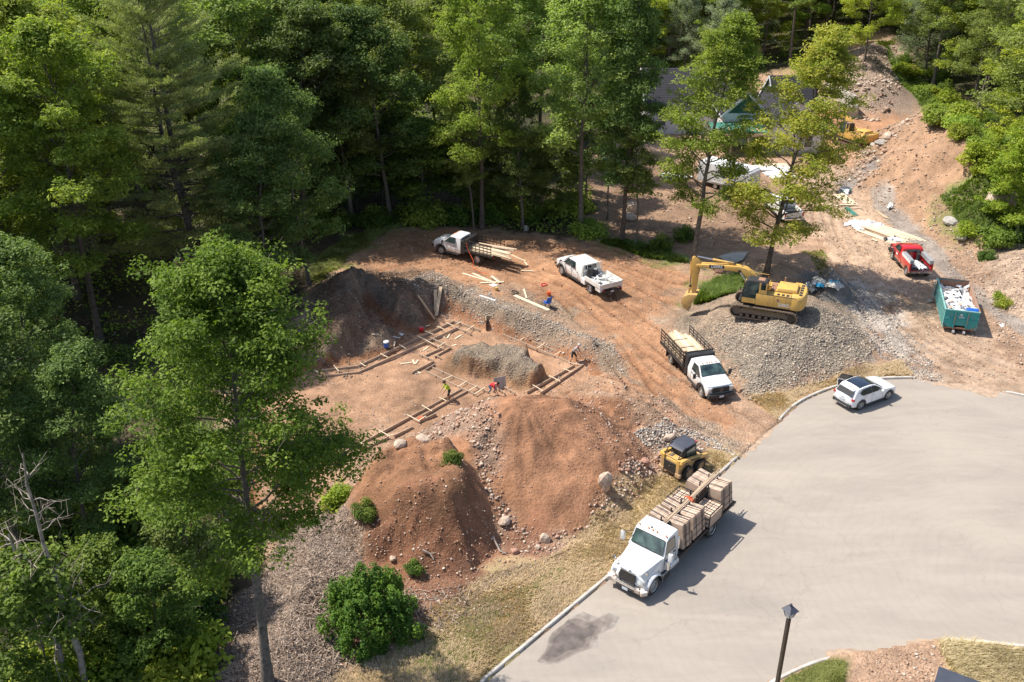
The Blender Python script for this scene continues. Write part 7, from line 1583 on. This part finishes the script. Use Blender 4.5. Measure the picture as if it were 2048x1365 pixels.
# survey stakes and pipes by the far bank
for px, lab in (((1284, 160), 'green pipe marker on the bank left of the dark roof'), ((1258, 165), 'pale pipe marker left of the green one')):
    b = MB(); b.tube([(0, 0, 0), (0, 0, 1.3)], .12, M['green' if px[0] > 1270 else 'alu'], 10); b.tube([(0, 0, 1.3), (0, 0, 1.45)], .13, M['plastic'], 10); tag(b.build('pipe_marker', None, loc=G(*px)), lab, 'pipe')
# ---------------------------------------------------------------- people
def person(px, label, J, mats, rz, zoff=0, hat=None, sc=1.0):
    """J: joint dict in metres; one continuous skinned body"""
    names = list(J); idx = {n: i for i, n in enumerate(names)}
    bones = [('pelvis', 'waist'), ('waist', 'chest'), ('chest', 'neck'), ('neck', 'chin'), ('chin', 'head'), ('head', 'crown')]
    for s in 'LR': bones += [('chest', 'sh'+s), ('sh'+s, 'el'+s), ('el'+s, 'wr'+s), ('wr'+s, 'palm'+s), ('pelvis', 'hip'+s), ('hip'+s, 'kn'+s), ('kn'+s, 'an'+s), ('an'+s, 'toe'+s)]
    rad = dict(pelvis=.15, waist=.14, chest=.165, neck=.06, chin=.075, head=.10, crown=.07, sh=.075, el=.052, wr=.034, palm=.038, hip=.105, kn=.065, an=.045, toe=.04)
    V = [Vector(J[n]) for n in names]; R = [rad[n.rstrip('LR')] if n.rstrip('LR') in rad else rad.get(n, .05) for n in names]; E = [(idx[a], idx[b]) for a, b in bones]
    for s in 'LR':
        w = Vector(J['wr'+s]); p = Vector(J['palm'+s]); d = (p-w).normalized(); side = d.cross(Vector((1, 0, .2))).normalized(); dn = d.cross(side)
        for k, (off, ln) in enumerate(((-.034, .075), (-.011, .088), (.012, .082), (.034, .062))):
            a = len(V); V.append(p+side*off+d*.02); R.append(.010); V.append(p+side*off*1.15+d*(.02+ln*.55)+dn*.012); R.append(.009); V.append(p+side*off*1.2+d*(.02+ln)+dn*.035); R.append(.008)
            E += [(idx['palm'+s], a), (a, a+1), (a+1, a+2)]
        a = len(V); V.append(w.lerp(p, .5)+side*-.045); R.append(.012); V.append(w.lerp(p, .9)+side*-.075+dn*.02); R.append(.010); E += [(idx['wr'+s], a), (a, a+1)]
    me = bpy.data.meshes.new('body'); me.from_pydata(V, E, []); o = bpy.data.objects.new('tmp', me); COL.objects.link(o)
    sk = o.modifiers.new('s', 'SKIN'); sk.use_smooth_shade = True
    for i, r in enumerate(R): me.skin_vertices[0].data[i].radius = (r, r)
    me.skin_vertices[0].data[idx['pelvis']].use_root = True
    ss = o.modifiers.new('u', 'SUBSURF'); ss.levels = 2
    dg = bpy.context.evaluated_depsgraph_get(); bm_ = bpy.data.meshes.new_from_object(o.evaluated_get(dg)); bpy.data.objects.remove(o)
    bm_.name = 'body'; bm_.materials.clear()
    for m in mats: bm_.materials.append(M[m])       # skin, shirt, trousers, boots
    segs = []
    for a, b in bones:
        n = b; k = 1 if b in ('waist', 'chest') or b[:2] == 'sh' else 1 if b[:2] == 'el' else 0 if b in ('neck', 'chin', 'head', 'crown') or b[:2] in ('wr', 'pa') else 2 if b[:2] in ('hi', 'kn') else (4 if b[:2] == 'an' else 3)
        segs.append((np.array(J[a]), np.array(J[b]), k))
    cs = np.array([f.center[:] for f in bm_.polygons]); best = np.full(len(cs), 9.); mi = np.zeros(len(cs), int)
    for a, b, k in segs:
        ab = b-a; u = np.clip(((cs-a)@ab)/(ab@ab), 0, 1); d = np.linalg.norm(cs-a-u[:, None]*ab, axis=1)
        kk = np.full(len(cs), k)
        if k == 1 and False: pass
        if k == 4: kk = np.where(u > .75, 3, 2 if mats[2] == 'jeans' else 0)
        if k == 2: kk = np.full(len(cs), 2)
        m = d < best; best = np.where(m, d, best); mi = np.where(m, kk, mi)
    bm_.polygons.foreach_set('material_index', mi.astype(np.int32)); bm_.polygons.foreach_set('use_smooth', np.ones(len(cs), bool))
    r = empty('person', G(*px)+Vector((0, 0, zoff)), rz, label, 'person', sc=sc); link('body', bm_, r)
    hd = Vector(J['head']); up = (Vector(J['crown'])-hd).normalized(); fw = Vector(J.get('face', (1, 0, 0))); fw = (fw-up*fw.dot(up)).normalized()
    h = MB(); rows = 6; cols = 14; vs = []; sd_ = up.cross(fw)
    for i in range(rows+1):
        ph = math.pi*.5*i/rows*1.12
        for j in range(cols):
            th = 2*math.pi*j/cols; q_ = math.sin(ph); back = .5-.5*math.cos(th)
            vs.append(hd+up*.045+(up*math.cos(ph)*(.10) + (fw*math.cos(th)+sd_*math.sin(th))*q_*.118)-fw*.01)
    h.add(vs, [(i*cols+j, i*cols+(j+1) % cols, (i+1)*cols+(j+1) % cols, (i+1)*cols+j) for i in range(rows) for j in range(cols)], M[hat or 'hair'])
    if hat: h.add([hd+up*.06+(fw*(.10+.10*math.cos(a))+sd_*.085*math.sin(a)) for a in [math.pi*(-.5+i/8) for i in range(9)]]+[hd+up*.07+(fw*(.10+.10*math.cos(a))+sd_*.085*math.sin(a)) for a in [math.pi*(-.5+i/8) for i in range(9)]], [tuple(range(9)), tuple(range(17, 8, -1))]+[(i, i+1, 10+i, 9+i) for i in range(8)], M[hat])
    h.build('cap' if hat else 'hair', r, smooth=1)
    fc = MB()
    for s in (-1, 1): fc.cyl(hd+fw*.098+sd_*s*.034+up*.01, fw, .012, .008, M['blackp'], 8); fc.cyl(hd+sd_*s*.103-up*.01, sd_, .022, .02, M[mats[0]], 8)
    fc.bar(hd+fw*.10+up*.0, hd+fw*.118-up*.03, .02, .02, M[mats[0]]); fc.box(hd+fw*.10-up*.055, (.012, .04, .008), M['redc']); fc.build('face', r)
    return r
def J_(lean, arms, kneebend=0, legs=.14):
    """bent-forward standing pose; lean in radians; x is forward"""
    z0 = .93-kneebend*.25; pel = Vector((-.10*math.sin(lean), 0, z0)); d = Vector((math.sin(lean), 0, math.cos(lean))); ch = pel+d*.42; nk = ch+d*.15; hd_d = Vector((math.sin(lean*.85), 0, math.cos(lean*.85)))
    j = dict(pelvis=pel, waist=pel+d*.2, chest=ch, neck=nk, chin=nk+hd_d*.09, head=nk+hd_d*.17, crown=nk+hd_d*.25, face=(math.cos(lean), 0, -math.sin(lean)))
    for s, y in (('L', 1), ('R', -1)):
        sh = ch+Vector((0, y*.20, 0))+d*.06; e, w = arms[s]; j['sh'+s] = sh; j['el'+s] = sh+Vector(e); j['wr'+s] = j['el'+s]+Vector(w); j['palm'+s] = j['wr'+s]+Vector(w).normalized()*.08
        lg = legs*y; j['hip'+s] = pel+Vector((0, y*.10, -.06)); j['kn'+s] = Vector((pel.x+.10+kneebend*.2+lg*.6, y*.14, .49-kneebend*.05)); j['an'+s] = Vector((-.02+lg, y*.16, .08)); j['toe'+s] = Vector((.17+lg, y*.18, .04))
    return {k: tuple(v) for k, v in j.items()}
dn = {'L': ((.10, .04, -.27), (.16, -.05, -.22)), 'R': ((.12, -.04, -.27), (.18, .04, -.20))}
person(c3(1082, 838), 'person in a lime shirt and dark shorts bending over the near form', J_(.55, dn), ('skin', 'lime', 'navy', 'boot'), math.radians(200))
person(c3(1878, 603), 'person in a grey shirt and pale cap standing bent on the form corner', J_(.65, dn, legs=.2), ('skin', 'greyc', 'navy', 'boot'), math.radians(-20), hat='cap', zoff=.15)
person(c3(1352, 800), 'person in a red shirt and jeans crouched low at the form', J_(1.15, dn, kneebend=.9), ('skin', 'redc', 'jeans', 'boot'), math.radians(-35), zoff=.1)
# ---------------------------------------------------------------- boulders and rubble
def rock_mesh(seed, n=2):
    bm = bmesh.new(); bmesh.ops.create_icosphere(bm, subdivisions=n, radius=1); rg = np.random.default_rng(seed); pl = [Vector(rg.normal(size=3)).normalized() for _ in range(9)]; ds = rg.uniform(.6, .9, 9)
    for v in bm.verts:
        for p, d in zip(pl, ds):
            k = v.co.dot(p)
            if k > d: v.co -= p*(k-d)
        v.co *= 1+.05*rg.normal()
    me = bpy.data.meshes.new('rock'); bm.to_mesh(me); bm.free(); return me
rockm = [mat('pale_boulder', (.50, .38, .29), .9, nscale=2, namt=.2, bump=.03, bscale=5), mat('red_boulder', (.40, .22, .16), .9, nscale=2, namt=.2, bump=.03, bscale=5), mat('grey_boulder', (.38, .35, .31), .9, nscale=2, namt=.2, bump=.03, bscale=5)]
for i, (px, py, s, k, lab, el) in enumerate([(1209, 978, (.48, .45, .85), 0, 'largest pale upright boulder at the right foot of the cone heap', .3), (1008, 1047, (.5, .36, .28), 0, 'flat rounded boulder at the left foot of the cone heap', 0), (1090, 1083, (.32, .3, .36), 0, 'pale boulder at the front toe of the cone heap', 0), (1290, 930, (.30, .3, .34), 1, 'round reddish boulder left of the skid steer', 0), (1338, 878, (.22, .5, .22), 0, 'long pale slab stone behind the skid steer', .2),
                                 (1762, 290, (1.0, .6, .45), 2, 'long grey boulder at the foot of the soil heap by the far excavator', 0), (1775, 280, (.9, .7, .6), 0, 'blocky pale boulder above the long grey boulder', 0), (2003, 408, (1.6, 1.3, 1.1), 0, 'large pinkish boulder in the bushes at the right edge', 0), (1745, 293, (.6, .5, .3), 2, 'smaller grey stone left of the long grey boulder', 0), (1900, 448, (.8, .6, .5), 2, 'grey stone at the foot of the soil heap near the bushes', 0), (1925, 480, (.7, .5, .4), 2, 'grey rock below the pale green shrub', 0), (1262, 425, (.9, .8, .9), 0, 'brownish boulder in the trees left of the thin stem', 0), (1258, 440, (.8, .6, .5), 0, 'lower brown boulder under the trees', 0), (1052, 462, (.35, .3, .4), 2, 'grey boulder at the wood edge behind the far truck', 0),
                                 (845, 880, (.5, .4, .22), 0, 'flat pale rock between the pit and the red mound', 0), (800, 890, (.55, .4, .25), 0, 'pale rock at the back edge of the red mound', 0), (785, 1120, (.2, .2, .15), 0, 'small pale stone on the mound front', 0), (1030, 1105, (.25, .2, .16), 1, 'small reddish stone by the grass verge', 0), (1075, 1098, (.22, .2, .2), 0, 'small stone right of the dry roots', 0), (1440, 545, (.5, .4, .3), 1, 'reddish rock under the excavator boom', 0), (1860, 605, (.3, .25, .2), 2, 'grey rock left of the dumpster', 0)]):
    me = rock_mesh(i); me.materials.append(rockm[k]); o = link('boulder', me, None, G(px, py)+Vector((0, 0, s[2]*.5)), (el, .1, i*1.3)); o.scale = s; tag(o, lab, 'boulder')
OC = np.array([(1, 0, 0), (-1, 0, 0), (0, 1, 0), (0, -1, 0), (0, 0, 1), (0, 0, -1)], float); OF = np.array([(0, 2, 4), (2, 1, 4), (1, 3, 4), (3, 0, 4), (2, 0, 5), (1, 2, 5), (3, 1, 5), (0, 3, 5)])
def stones(name, regions, label, col, seed):
    """many small stones of uneven size; regions: (polygon, count, smallest, largest)"""
    rg = np.random.default_rng(seed); P = []; Sz = []
    for pg, n, s0, s1 in regions:
        pg = poly(pg) if isinstance(pg, list) else pg; lo = pg.min(0)-.5; hi = pg.max(0)+.5; k = int(n*2.2)
        p = rg.uniform(lo, hi, (k*3, 2)); d = sdist(p[:, 0], p[:, 1], pg)+.6*fbm(p[:, 0], p[:, 1], 2, 3, seed); clump = fbm(p[:, 0], p[:, 1], 1.6, 3, seed+3)
        p = p[(d > 0) & (clump > rg.normal(size=len(p))*.4-.1)][:n]; P.append(p); Sz.append(s0*(s1/s0)**(rg.random(len(p))**2.2))
    P = np.concatenate(P); Sz = np.concatenate(Sz); Z = height(P[:, 0], P[:, 1]); n = len(P)
    V = OC[None]*(rg.uniform(.55, 1.25, (n, 6, 1)))+rg.normal(size=(n, 6, 3))*.16; V[:, :, 2] *= .7
    a = rg.uniform(0, 6.28, n); c, s = np.cos(a), np.sin(a); X = V[:, :, 0]*c[:, None]-V[:, :, 1]*s[:, None]; Y = V[:, :, 0]*s[:, None]+V[:, :, 1]*c[:, None]; V = np.stack([X, Y, V[:, :, 2]], -1)*Sz[:, None, None]
    V[:, :, 0] += P[:, :1]; V[:, :, 1] += P[:, 1:]; V[:, :, 2] += (Z+Sz*.2)[:, None]
    F = (OF[None]+np.arange(n)[:, None, None]*6).reshape(-1, 3)
    col = np.array(col); cc = col[rg.integers(0, len(col), n)]*rg.uniform(.7, 1.25, (n, 1)); cc = np.repeat(np.concatenate([cc, np.ones((n, 1))], 1), 6, 0)
    o = link(name, npmesh(name, V.reshape(-1, 3), F, attrmat2, attrs={'Col': ('POINT', 'FLOAT_COLOR', cc)})); tag(o, label, None, None, 'stuff')
attrmat2 = bpy.data.materials.new('stone_colours'); attrmat2.use_nodes = True; _t = attrmat2.node_tree; _a = _t.nodes.new('ShaderNodeAttribute'); _a.attribute_name = 'Col'; _t.links.new(_a.outputs['Color'], _t.nodes['Principled BSDF'].inputs['Base Color']); _t.nodes['Principled BSDF'].inputs['Roughness'].default_value = .9
RK = [(.42, .31, .23), (.36, .26, .19), (.48, .39, .31), (.31, .2, .14)]
stones('gravel', [([(1400, 690), (1480, 660), (1600, 690), (1700, 650), (1755, 700), (1722, 742), (1600, 778), (1500, 800), (1440, 750)], 14000, .025, .12), ([(1335, 660), (1400, 610), (1560, 640), (1690, 620), (1700, 660), (1480, 700)], 2500, .02, .08)], 'coarse grey gravel on the heap under the excavator', [(.42, .345, .265), (.33, .27, .21), (.50, .42, .33), (.25, .2, .155)], 1)
stones('gravel', [([(860, 545), (960, 585), (1110, 640), (1230, 690), (1260, 760), (1190, 720), (1100, 680), (960, 630), (850, 600), (780, 580)], 7500, .025, .12), ([(1270, 890), (1330, 860), (1420, 880), (1475, 915), (1420, 900), (1340, 920)], 2200, .03, .14), ([(1700, 570), (1830, 690), (1890, 765), (1830, 765), (1740, 700)], 4000, .03, .12), (PIT, 1600, .025, .10), (MID, 900, .02, .07)], 'pale gravel strewn along the pit rim and the tracks', [(.46, .40, .34), (.36, .31, .26), (.52, .45, .38), (.27, .23, .2)], 2)
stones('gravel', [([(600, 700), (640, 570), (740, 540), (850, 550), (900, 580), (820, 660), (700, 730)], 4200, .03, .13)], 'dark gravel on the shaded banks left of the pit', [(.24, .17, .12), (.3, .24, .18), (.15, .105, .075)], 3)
stones('rubble', [([(930, 905), (985, 900), (1010, 1040), (1085, 1080), (1170, 1050), (1235, 990), (1290, 930), (1320, 945), (1230, 1040), (1150, 1090), (1080, 1115), (1000, 1080), (960, 1000)], 3000, .025, .16), (PILES[0][0], 2000, .018, .07), ([(700, 940), (800, 900), (940, 860), (1000, 850), (980, 900), (900, 930), (760, 960)], 1500, .03, .2), ([(1100, 830), (1230, 760), (1400, 860), (1300, 930), (1180, 980)], 1800, .025, .13), ([(1240, 975), (1300, 925), (1330, 900), (1350, 930), (1290, 975)], 500, .05, .2)], 'reddish rubble at the foot of the cone heap', [(.40, .24, .17), (.46, .32, .24), (.31, .17, .11), (.52, .41, .32)], 4)
stones('rubble', [([(1640, 150), (1780, 130), (1800, 200), (1760, 250), (1680, 240)], 2200, .06, .42), (PILES[7][0], 6500, .03, .2), ([(1740, 270), (1850, 260), (1800, 330), (1720, 400), (1690, 350)], 900, .07, .42), ([(1850, 440), (2048, 480), (2048, 760), (1960, 640), (1890, 540)], 3600, .03, .16)], 'pale stones over the soil heap and the right hand bank', RK, 5)
stones('clods', [([(760, 470), (1180, 490), (1330, 520), (1380, 560), (1300, 640), (1480, 860), (1300, 830), (1200, 680), (1000, 600), (700, 540)], 6000, .025, .10), ([(1600, 380), (1700, 300), (1860, 560), (2048, 760), (1880, 770), (1700, 560)], 4500, .03, .12), (PILES[3][0], 900, .018, .08), ([(700, 1080), (1060, 1060), (1140, 1130), (900, 1300), (620, 1365)], 2600, .025, .12), ([(1700, 1330), (1880, 1290), (1960, 1340), (1900, 1400), (1700, 1400)], 900, .03, .1), ([(1200, 330), (1500, 340), (1640, 450), (1500, 500), (1300, 500)], 1500, .04, .2)], 'small clods and pebbles on the reddish dirt', [(.40, .24, .16), (.46, .32, .23), (.32, .2, .13), (.55, .45, .36)], 6)
# ---------------------------------------------------------------- grass, mulch, undergrowth
def blades(name, regions, label, m, seed, w=.012, per=5, mat2=None):
    """tufts of bent blades; regions: (polygon, tufts, height)"""
    rg = np.random.default_rng(seed); P = []; Hh = []
    for pg, n, h in regions:
        pg = poly(pg) if isinstance(pg, list) else pg; lo = pg.min(0); hi = pg.max(0); p = rg.uniform(lo, hi, (n*4, 2)); sa = sdist(p[:, 0], p[:, 1], ASPH)
        d = sdist(p[:, 0], p[:, 1], pg)+.5*fbm(p[:, 0], p[:, 1], 1.5, 3, seed); p = p[(d > 0) & (sa < -.12)][:n]; P.append(p); Hh.append(h*rg.uniform(.4, 1.2, len(p))*(1+.7*fbm(p[:, 0], p[:, 1], 2.5, 2, seed+1)))
    P = np.repeat(np.concatenate(P), per, 0); Hh = np.repeat(np.concatenate(Hh), per)*rg.uniform(.6, 1.1, len(P)); P = P+rg.normal(size=P.shape)*.05; n = len(P); Z = height(P[:, 0], P[:, 1])
    az = 2.2*fbm(P[:, 0], P[:, 1], 3, 2, seed+9)*3+rg.normal(size=n)*.9; bend = Hh*rg.uniform(.3, 1.1, n); ww = w*rg.uniform(.7, 1.6, n)
    D = np.stack([np.cos(az), np.sin(az)], 1); Q = np.stack([-D[:, 1], D[:, 0]], 1)
    a = np.concatenate([P-Q*ww[:, None], (Z-.01)[:, None]], 1); b = np.concatenate([P+Q*ww[:, None], (Z-.01)[:, None]], 1)
    c = np.concatenate([P+D*bend[:, None]*.4+Q*ww[:, None]*.7, (Z+Hh*.65)[:, None]], 1); d = np.concatenate([P+D*bend[:, None]*.4-Q*ww[:, None]*.7, (Z+Hh*.65)[:, None]], 1); e = np.concatenate([P+D*bend[:, None], (Z+Hh*.85)[:, None]], 1)
    V = np.stack([a, b, c, d, e], 1).reshape(-1, 3); i = np.arange(n)[:, None]*5; F = np.stack([i+[0, 1, 2], i+[0, 2, 3], i+[3, 2, 4]], 1).reshape(-1, 3)
    tn = np.repeat(np.clip(.5+.3*rg.normal(size=n), 0, 1), 5)
    o = link(name, npmesh(name, V, F, LF[m], attrs={'tone': ('POINT', 'FLOAT', tn)})); tag(o, label, None, None, 'stuff')
blades('dry_grass', [(VERGE1, 17000, .16), (VERGE2, 4200, .18), ([(900, 1400), (960, 1300), (1100, 1160), (1200, 1080), (1240, 1110), (1000, 1310)], 3000, .2)], 'dry straw coloured grass on the verges by the kerb', 'straw', 1)
blades('tall_dry_grass', [(VERGE4, 9000, .42)], 'tall wind combed dry grass at bottom right', 'straw', 2, .014)
blades('green_grass', [(VERGE3, 3000, .13), ([(830, 1330), (900, 1250), (1010, 1190), (1130, 1130), (1120, 1180), (1000, 1290), (900, 1400)], 1800, .12), ([(610, 560), (650, 510), (740, 460), (800, 455), (700, 520), (640, 570)], 2500, .25), ([(1600, 510), (1645, 500), (1660, 540), (1640, 560)], 600, .2), (VERGE1, 700, .1)], 'patches of short green grass', 'grass', 3)
blades('tall_weeds', [([(1385, 612), (1405, 575), (1440, 562), (1490, 565), (1485, 600), (1430, 612)], 2600, .8), ([(1190, 485), (1260, 488), (1340, 512), (1380, 530), (1290, 520)], 2200, .5), ([(1850, 260), (1990, 350), (2090, 440), (1940, 440), (1880, 330)], 5000, .6), ([(1870, 440), (2060, 430), (2060, 490), (1930, 490)], 2500, .5), ([(1755, 140), (1900, 210), (2000, 260), (1900, 260), (1800, 190)], 4000, .6)], 'bright green tall weeds behind the excavator and on the banks', 'under', 4, .03)
def litter(name, pg, n, label, col, seed, L=(.1, .5), w=.012):
    rg = np.random.default_rng(seed); lo = pg.min(0); hi = pg.max(0); p = rg.uniform(lo, hi, (n*3, 2)); d = sdist(p[:, 0], p[:, 1], pg)+.5*fbm(p[:, 0], p[:, 1], 1.5, 3, seed); p = p[d > 0][:n]; n = len(p)
    Z = height(p[:, 0], p[:, 1]); az = rg.uniform(0, 6.28, n); el = rg.normal(size=n)*.35; l = rg.uniform(*L, n)/2; ww = w*rg.uniform(.5, 2, n); D = np.stack([np.cos(az)*np.cos(el), np.sin(az)*np.cos(el), np.sin(el)], 1)*l[:, None]; Q = np.stack([-np.sin(az), np.cos(az), rg.normal(size=n)*.6], 1)*ww[:, None]
    C_ = np.concatenate([p, (Z+.03+np.abs(np.sin(el))*l*.5)[:, None]], 1); V = np.stack([C_-D-Q, C_-D+Q, C_+D+Q, C_+D-Q], 1).reshape(-1, 3); F = np.arange(n*4).reshape(n, 4)
    cc = np.array(col)[rg.integers(0, len(col), n)]*rg.uniform(.6, 1.3, (n, 1)); cc = np.repeat(np.concatenate([cc, np.ones((n, 1))], 1), 4, 0)
    tag(link(name, npmesh(name, V, F, attrmat2, attrs={'Col': ('POINT', 'FLOAT_COLOR', cc)})), label, None, None, 'stuff')
litter('wood_mulch', PILES[4][0], 34000, 'greyish shredded wood mulch covering the slope by the maple trunk', [(.38, .28, .21), (.28, .2, .15), (.50, .39, .31), (.17, .12, .09)], 1, (.06, .3), .008)
litter('brush', PILES[4][0], 1500, 'tangled dead sticks and brush lying on the mulch slope', [(.30, .22, .16), (.18, .13, .09), (.42, .33, .25)], 8, (.2, .8), .008)
litter('twigs', poly([(600, 1180), (900, 1180), (1050, 1130), (900, 1260), (640, 1365)]), 1200, 'twigs and roots scattered below the red mound', [(.36, .28, .22), (.2, .14, .1)], 2, (.15, .7), .014)
FF_ = poly([(-600, 1500), (-600, 300), (-100, 420), (560, 420), (640, 560), (560, 690), (440, 790), (440, 930), (555, 1020), (500, 1140), (440, 1420), (420, 1500)])
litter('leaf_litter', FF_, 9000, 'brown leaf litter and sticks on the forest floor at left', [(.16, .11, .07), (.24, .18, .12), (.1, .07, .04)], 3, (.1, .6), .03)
def ground_leaves(name, pg, n, label, m, seed, size=.1, hh=.35):
    rg = np.random.default_rng(seed); lo = pg.min(0); hi = pg.max(0); p = rg.uniform(lo, hi, (n*5, 2)); d = sdist(p[:, 0], p[:, 1], pg); f = fbm(p[:, 0], p[:, 1], 4, 4, seed); p = p[(d > 0) & (f > -.02) & (sdist(p[:, 0], p[:, 1], CLEAR) < .3)][:n]; n = len(p)
    Z = height(p[:, 0], p[:, 1], False)+rg.uniform(0, 1, n)**1.5*hh*(1+1.5*fbm(p[:, 0], p[:, 1], 2, 2, seed+5)); P = np.concatenate([p, Z[:, None]], 1)
    V, F, T = leaves(P, np.array([0, 0, 1.])+rg.normal(size=(n, 3))*.5, size, rg, np.clip(.5+.25*rg.normal(size=n), 0, 1))
    tag(link(name, npmesh(name, V, F, LF[m], attrs={'tone': ('POINT', 'FLOAT', T)})), label, None, None, 'stuff')
ground_leaves('undergrowth', poly([(-400, 1500), (-400, 700), (300, 700), (500, 990), (430, 1150), (380, 1500)]), 50000, 'low green undergrowth under the trees at lower left', 'under', 5, .09, .7)
ground_leaves('undergrowth', np.array([(-80, 60), (-30, 55), (9, 88), (9, 112), (45, 145), (62, 240), (20, 240), (5, 140), (-80, 140)]), 50000, 'dark low growth on the forest floor behind the clearing', 'mid', 6, .17, .5)
ground_leaves('undergrowth', np.array([(46, 150), (48, 95), (60, 70), (120, 70), (150, 200), (60, 240)]), 60000, 'bright low growth on the hillside at right', 'under', 7, .17, .7)
# dry roots
for i, (pts, lab) in enumerate((([(985, 1075), (1000, 1105), (1012, 1110)], 'forked pale root lying below the cone heap'), ([(845, 1103), (860, 1110), (868, 1122)], 'curved root sticking out of the red mound'), ([(720, 1330), (745, 1338), (765, 1342)], 'pale cut branch at the bottom of the mulch slope'), ([(470, 1260), (510, 1240), (560, 1225)], 'bare branch lying on the mulch left of the maple trunk'), ([(410, 1365), (440, 1350), (470, 1362)], 'grey branch at the bottom left of the mulch'))):
    k = MB(); P = [G(*p)+Vector((0, 0, .08)) for p in pts]; k.tube(P, [.06, .045, .03], M['barkl'], 6)
    k.tube([P[1], P[1]+(P[2]-P[1])*.5+Vector((.25, .1, .2))], [.03, .012], M['barkl'], 5); tag(k.build('dead_branch', None, smooth=1), lab, 'branch')

# ---------------------------------------------------------------- tell look-alikes apart by their place
by = {}
for o in COL.objects:
    if o.parent is None and o.get('category') and o.get('label'): by.setdefault(o['label'], []).append(o)
ORD = ['first', 'second', 'third', 'fourth', 'fifth', 'sixth', 'seventh', 'eighth', 'ninth', 'tenth', 'eleventh', 'twelfth']
for lab, os_ in by.items():
    if len(os_) < 2 or len(os_) > 12: continue
    os_.sort(key=lambda o: o.location.x/(o.location.y*CP+(H0-o.location.z)*SP))
    for i, o in enumerate(os_):
        sfx = (['left one of two', 'right one of two'][i] if len(os_) == 2 else ORD[i]+' from left')
        if len((lab+', '+sfx).split()) <= 16: o['label'] = lab+', '+sfx
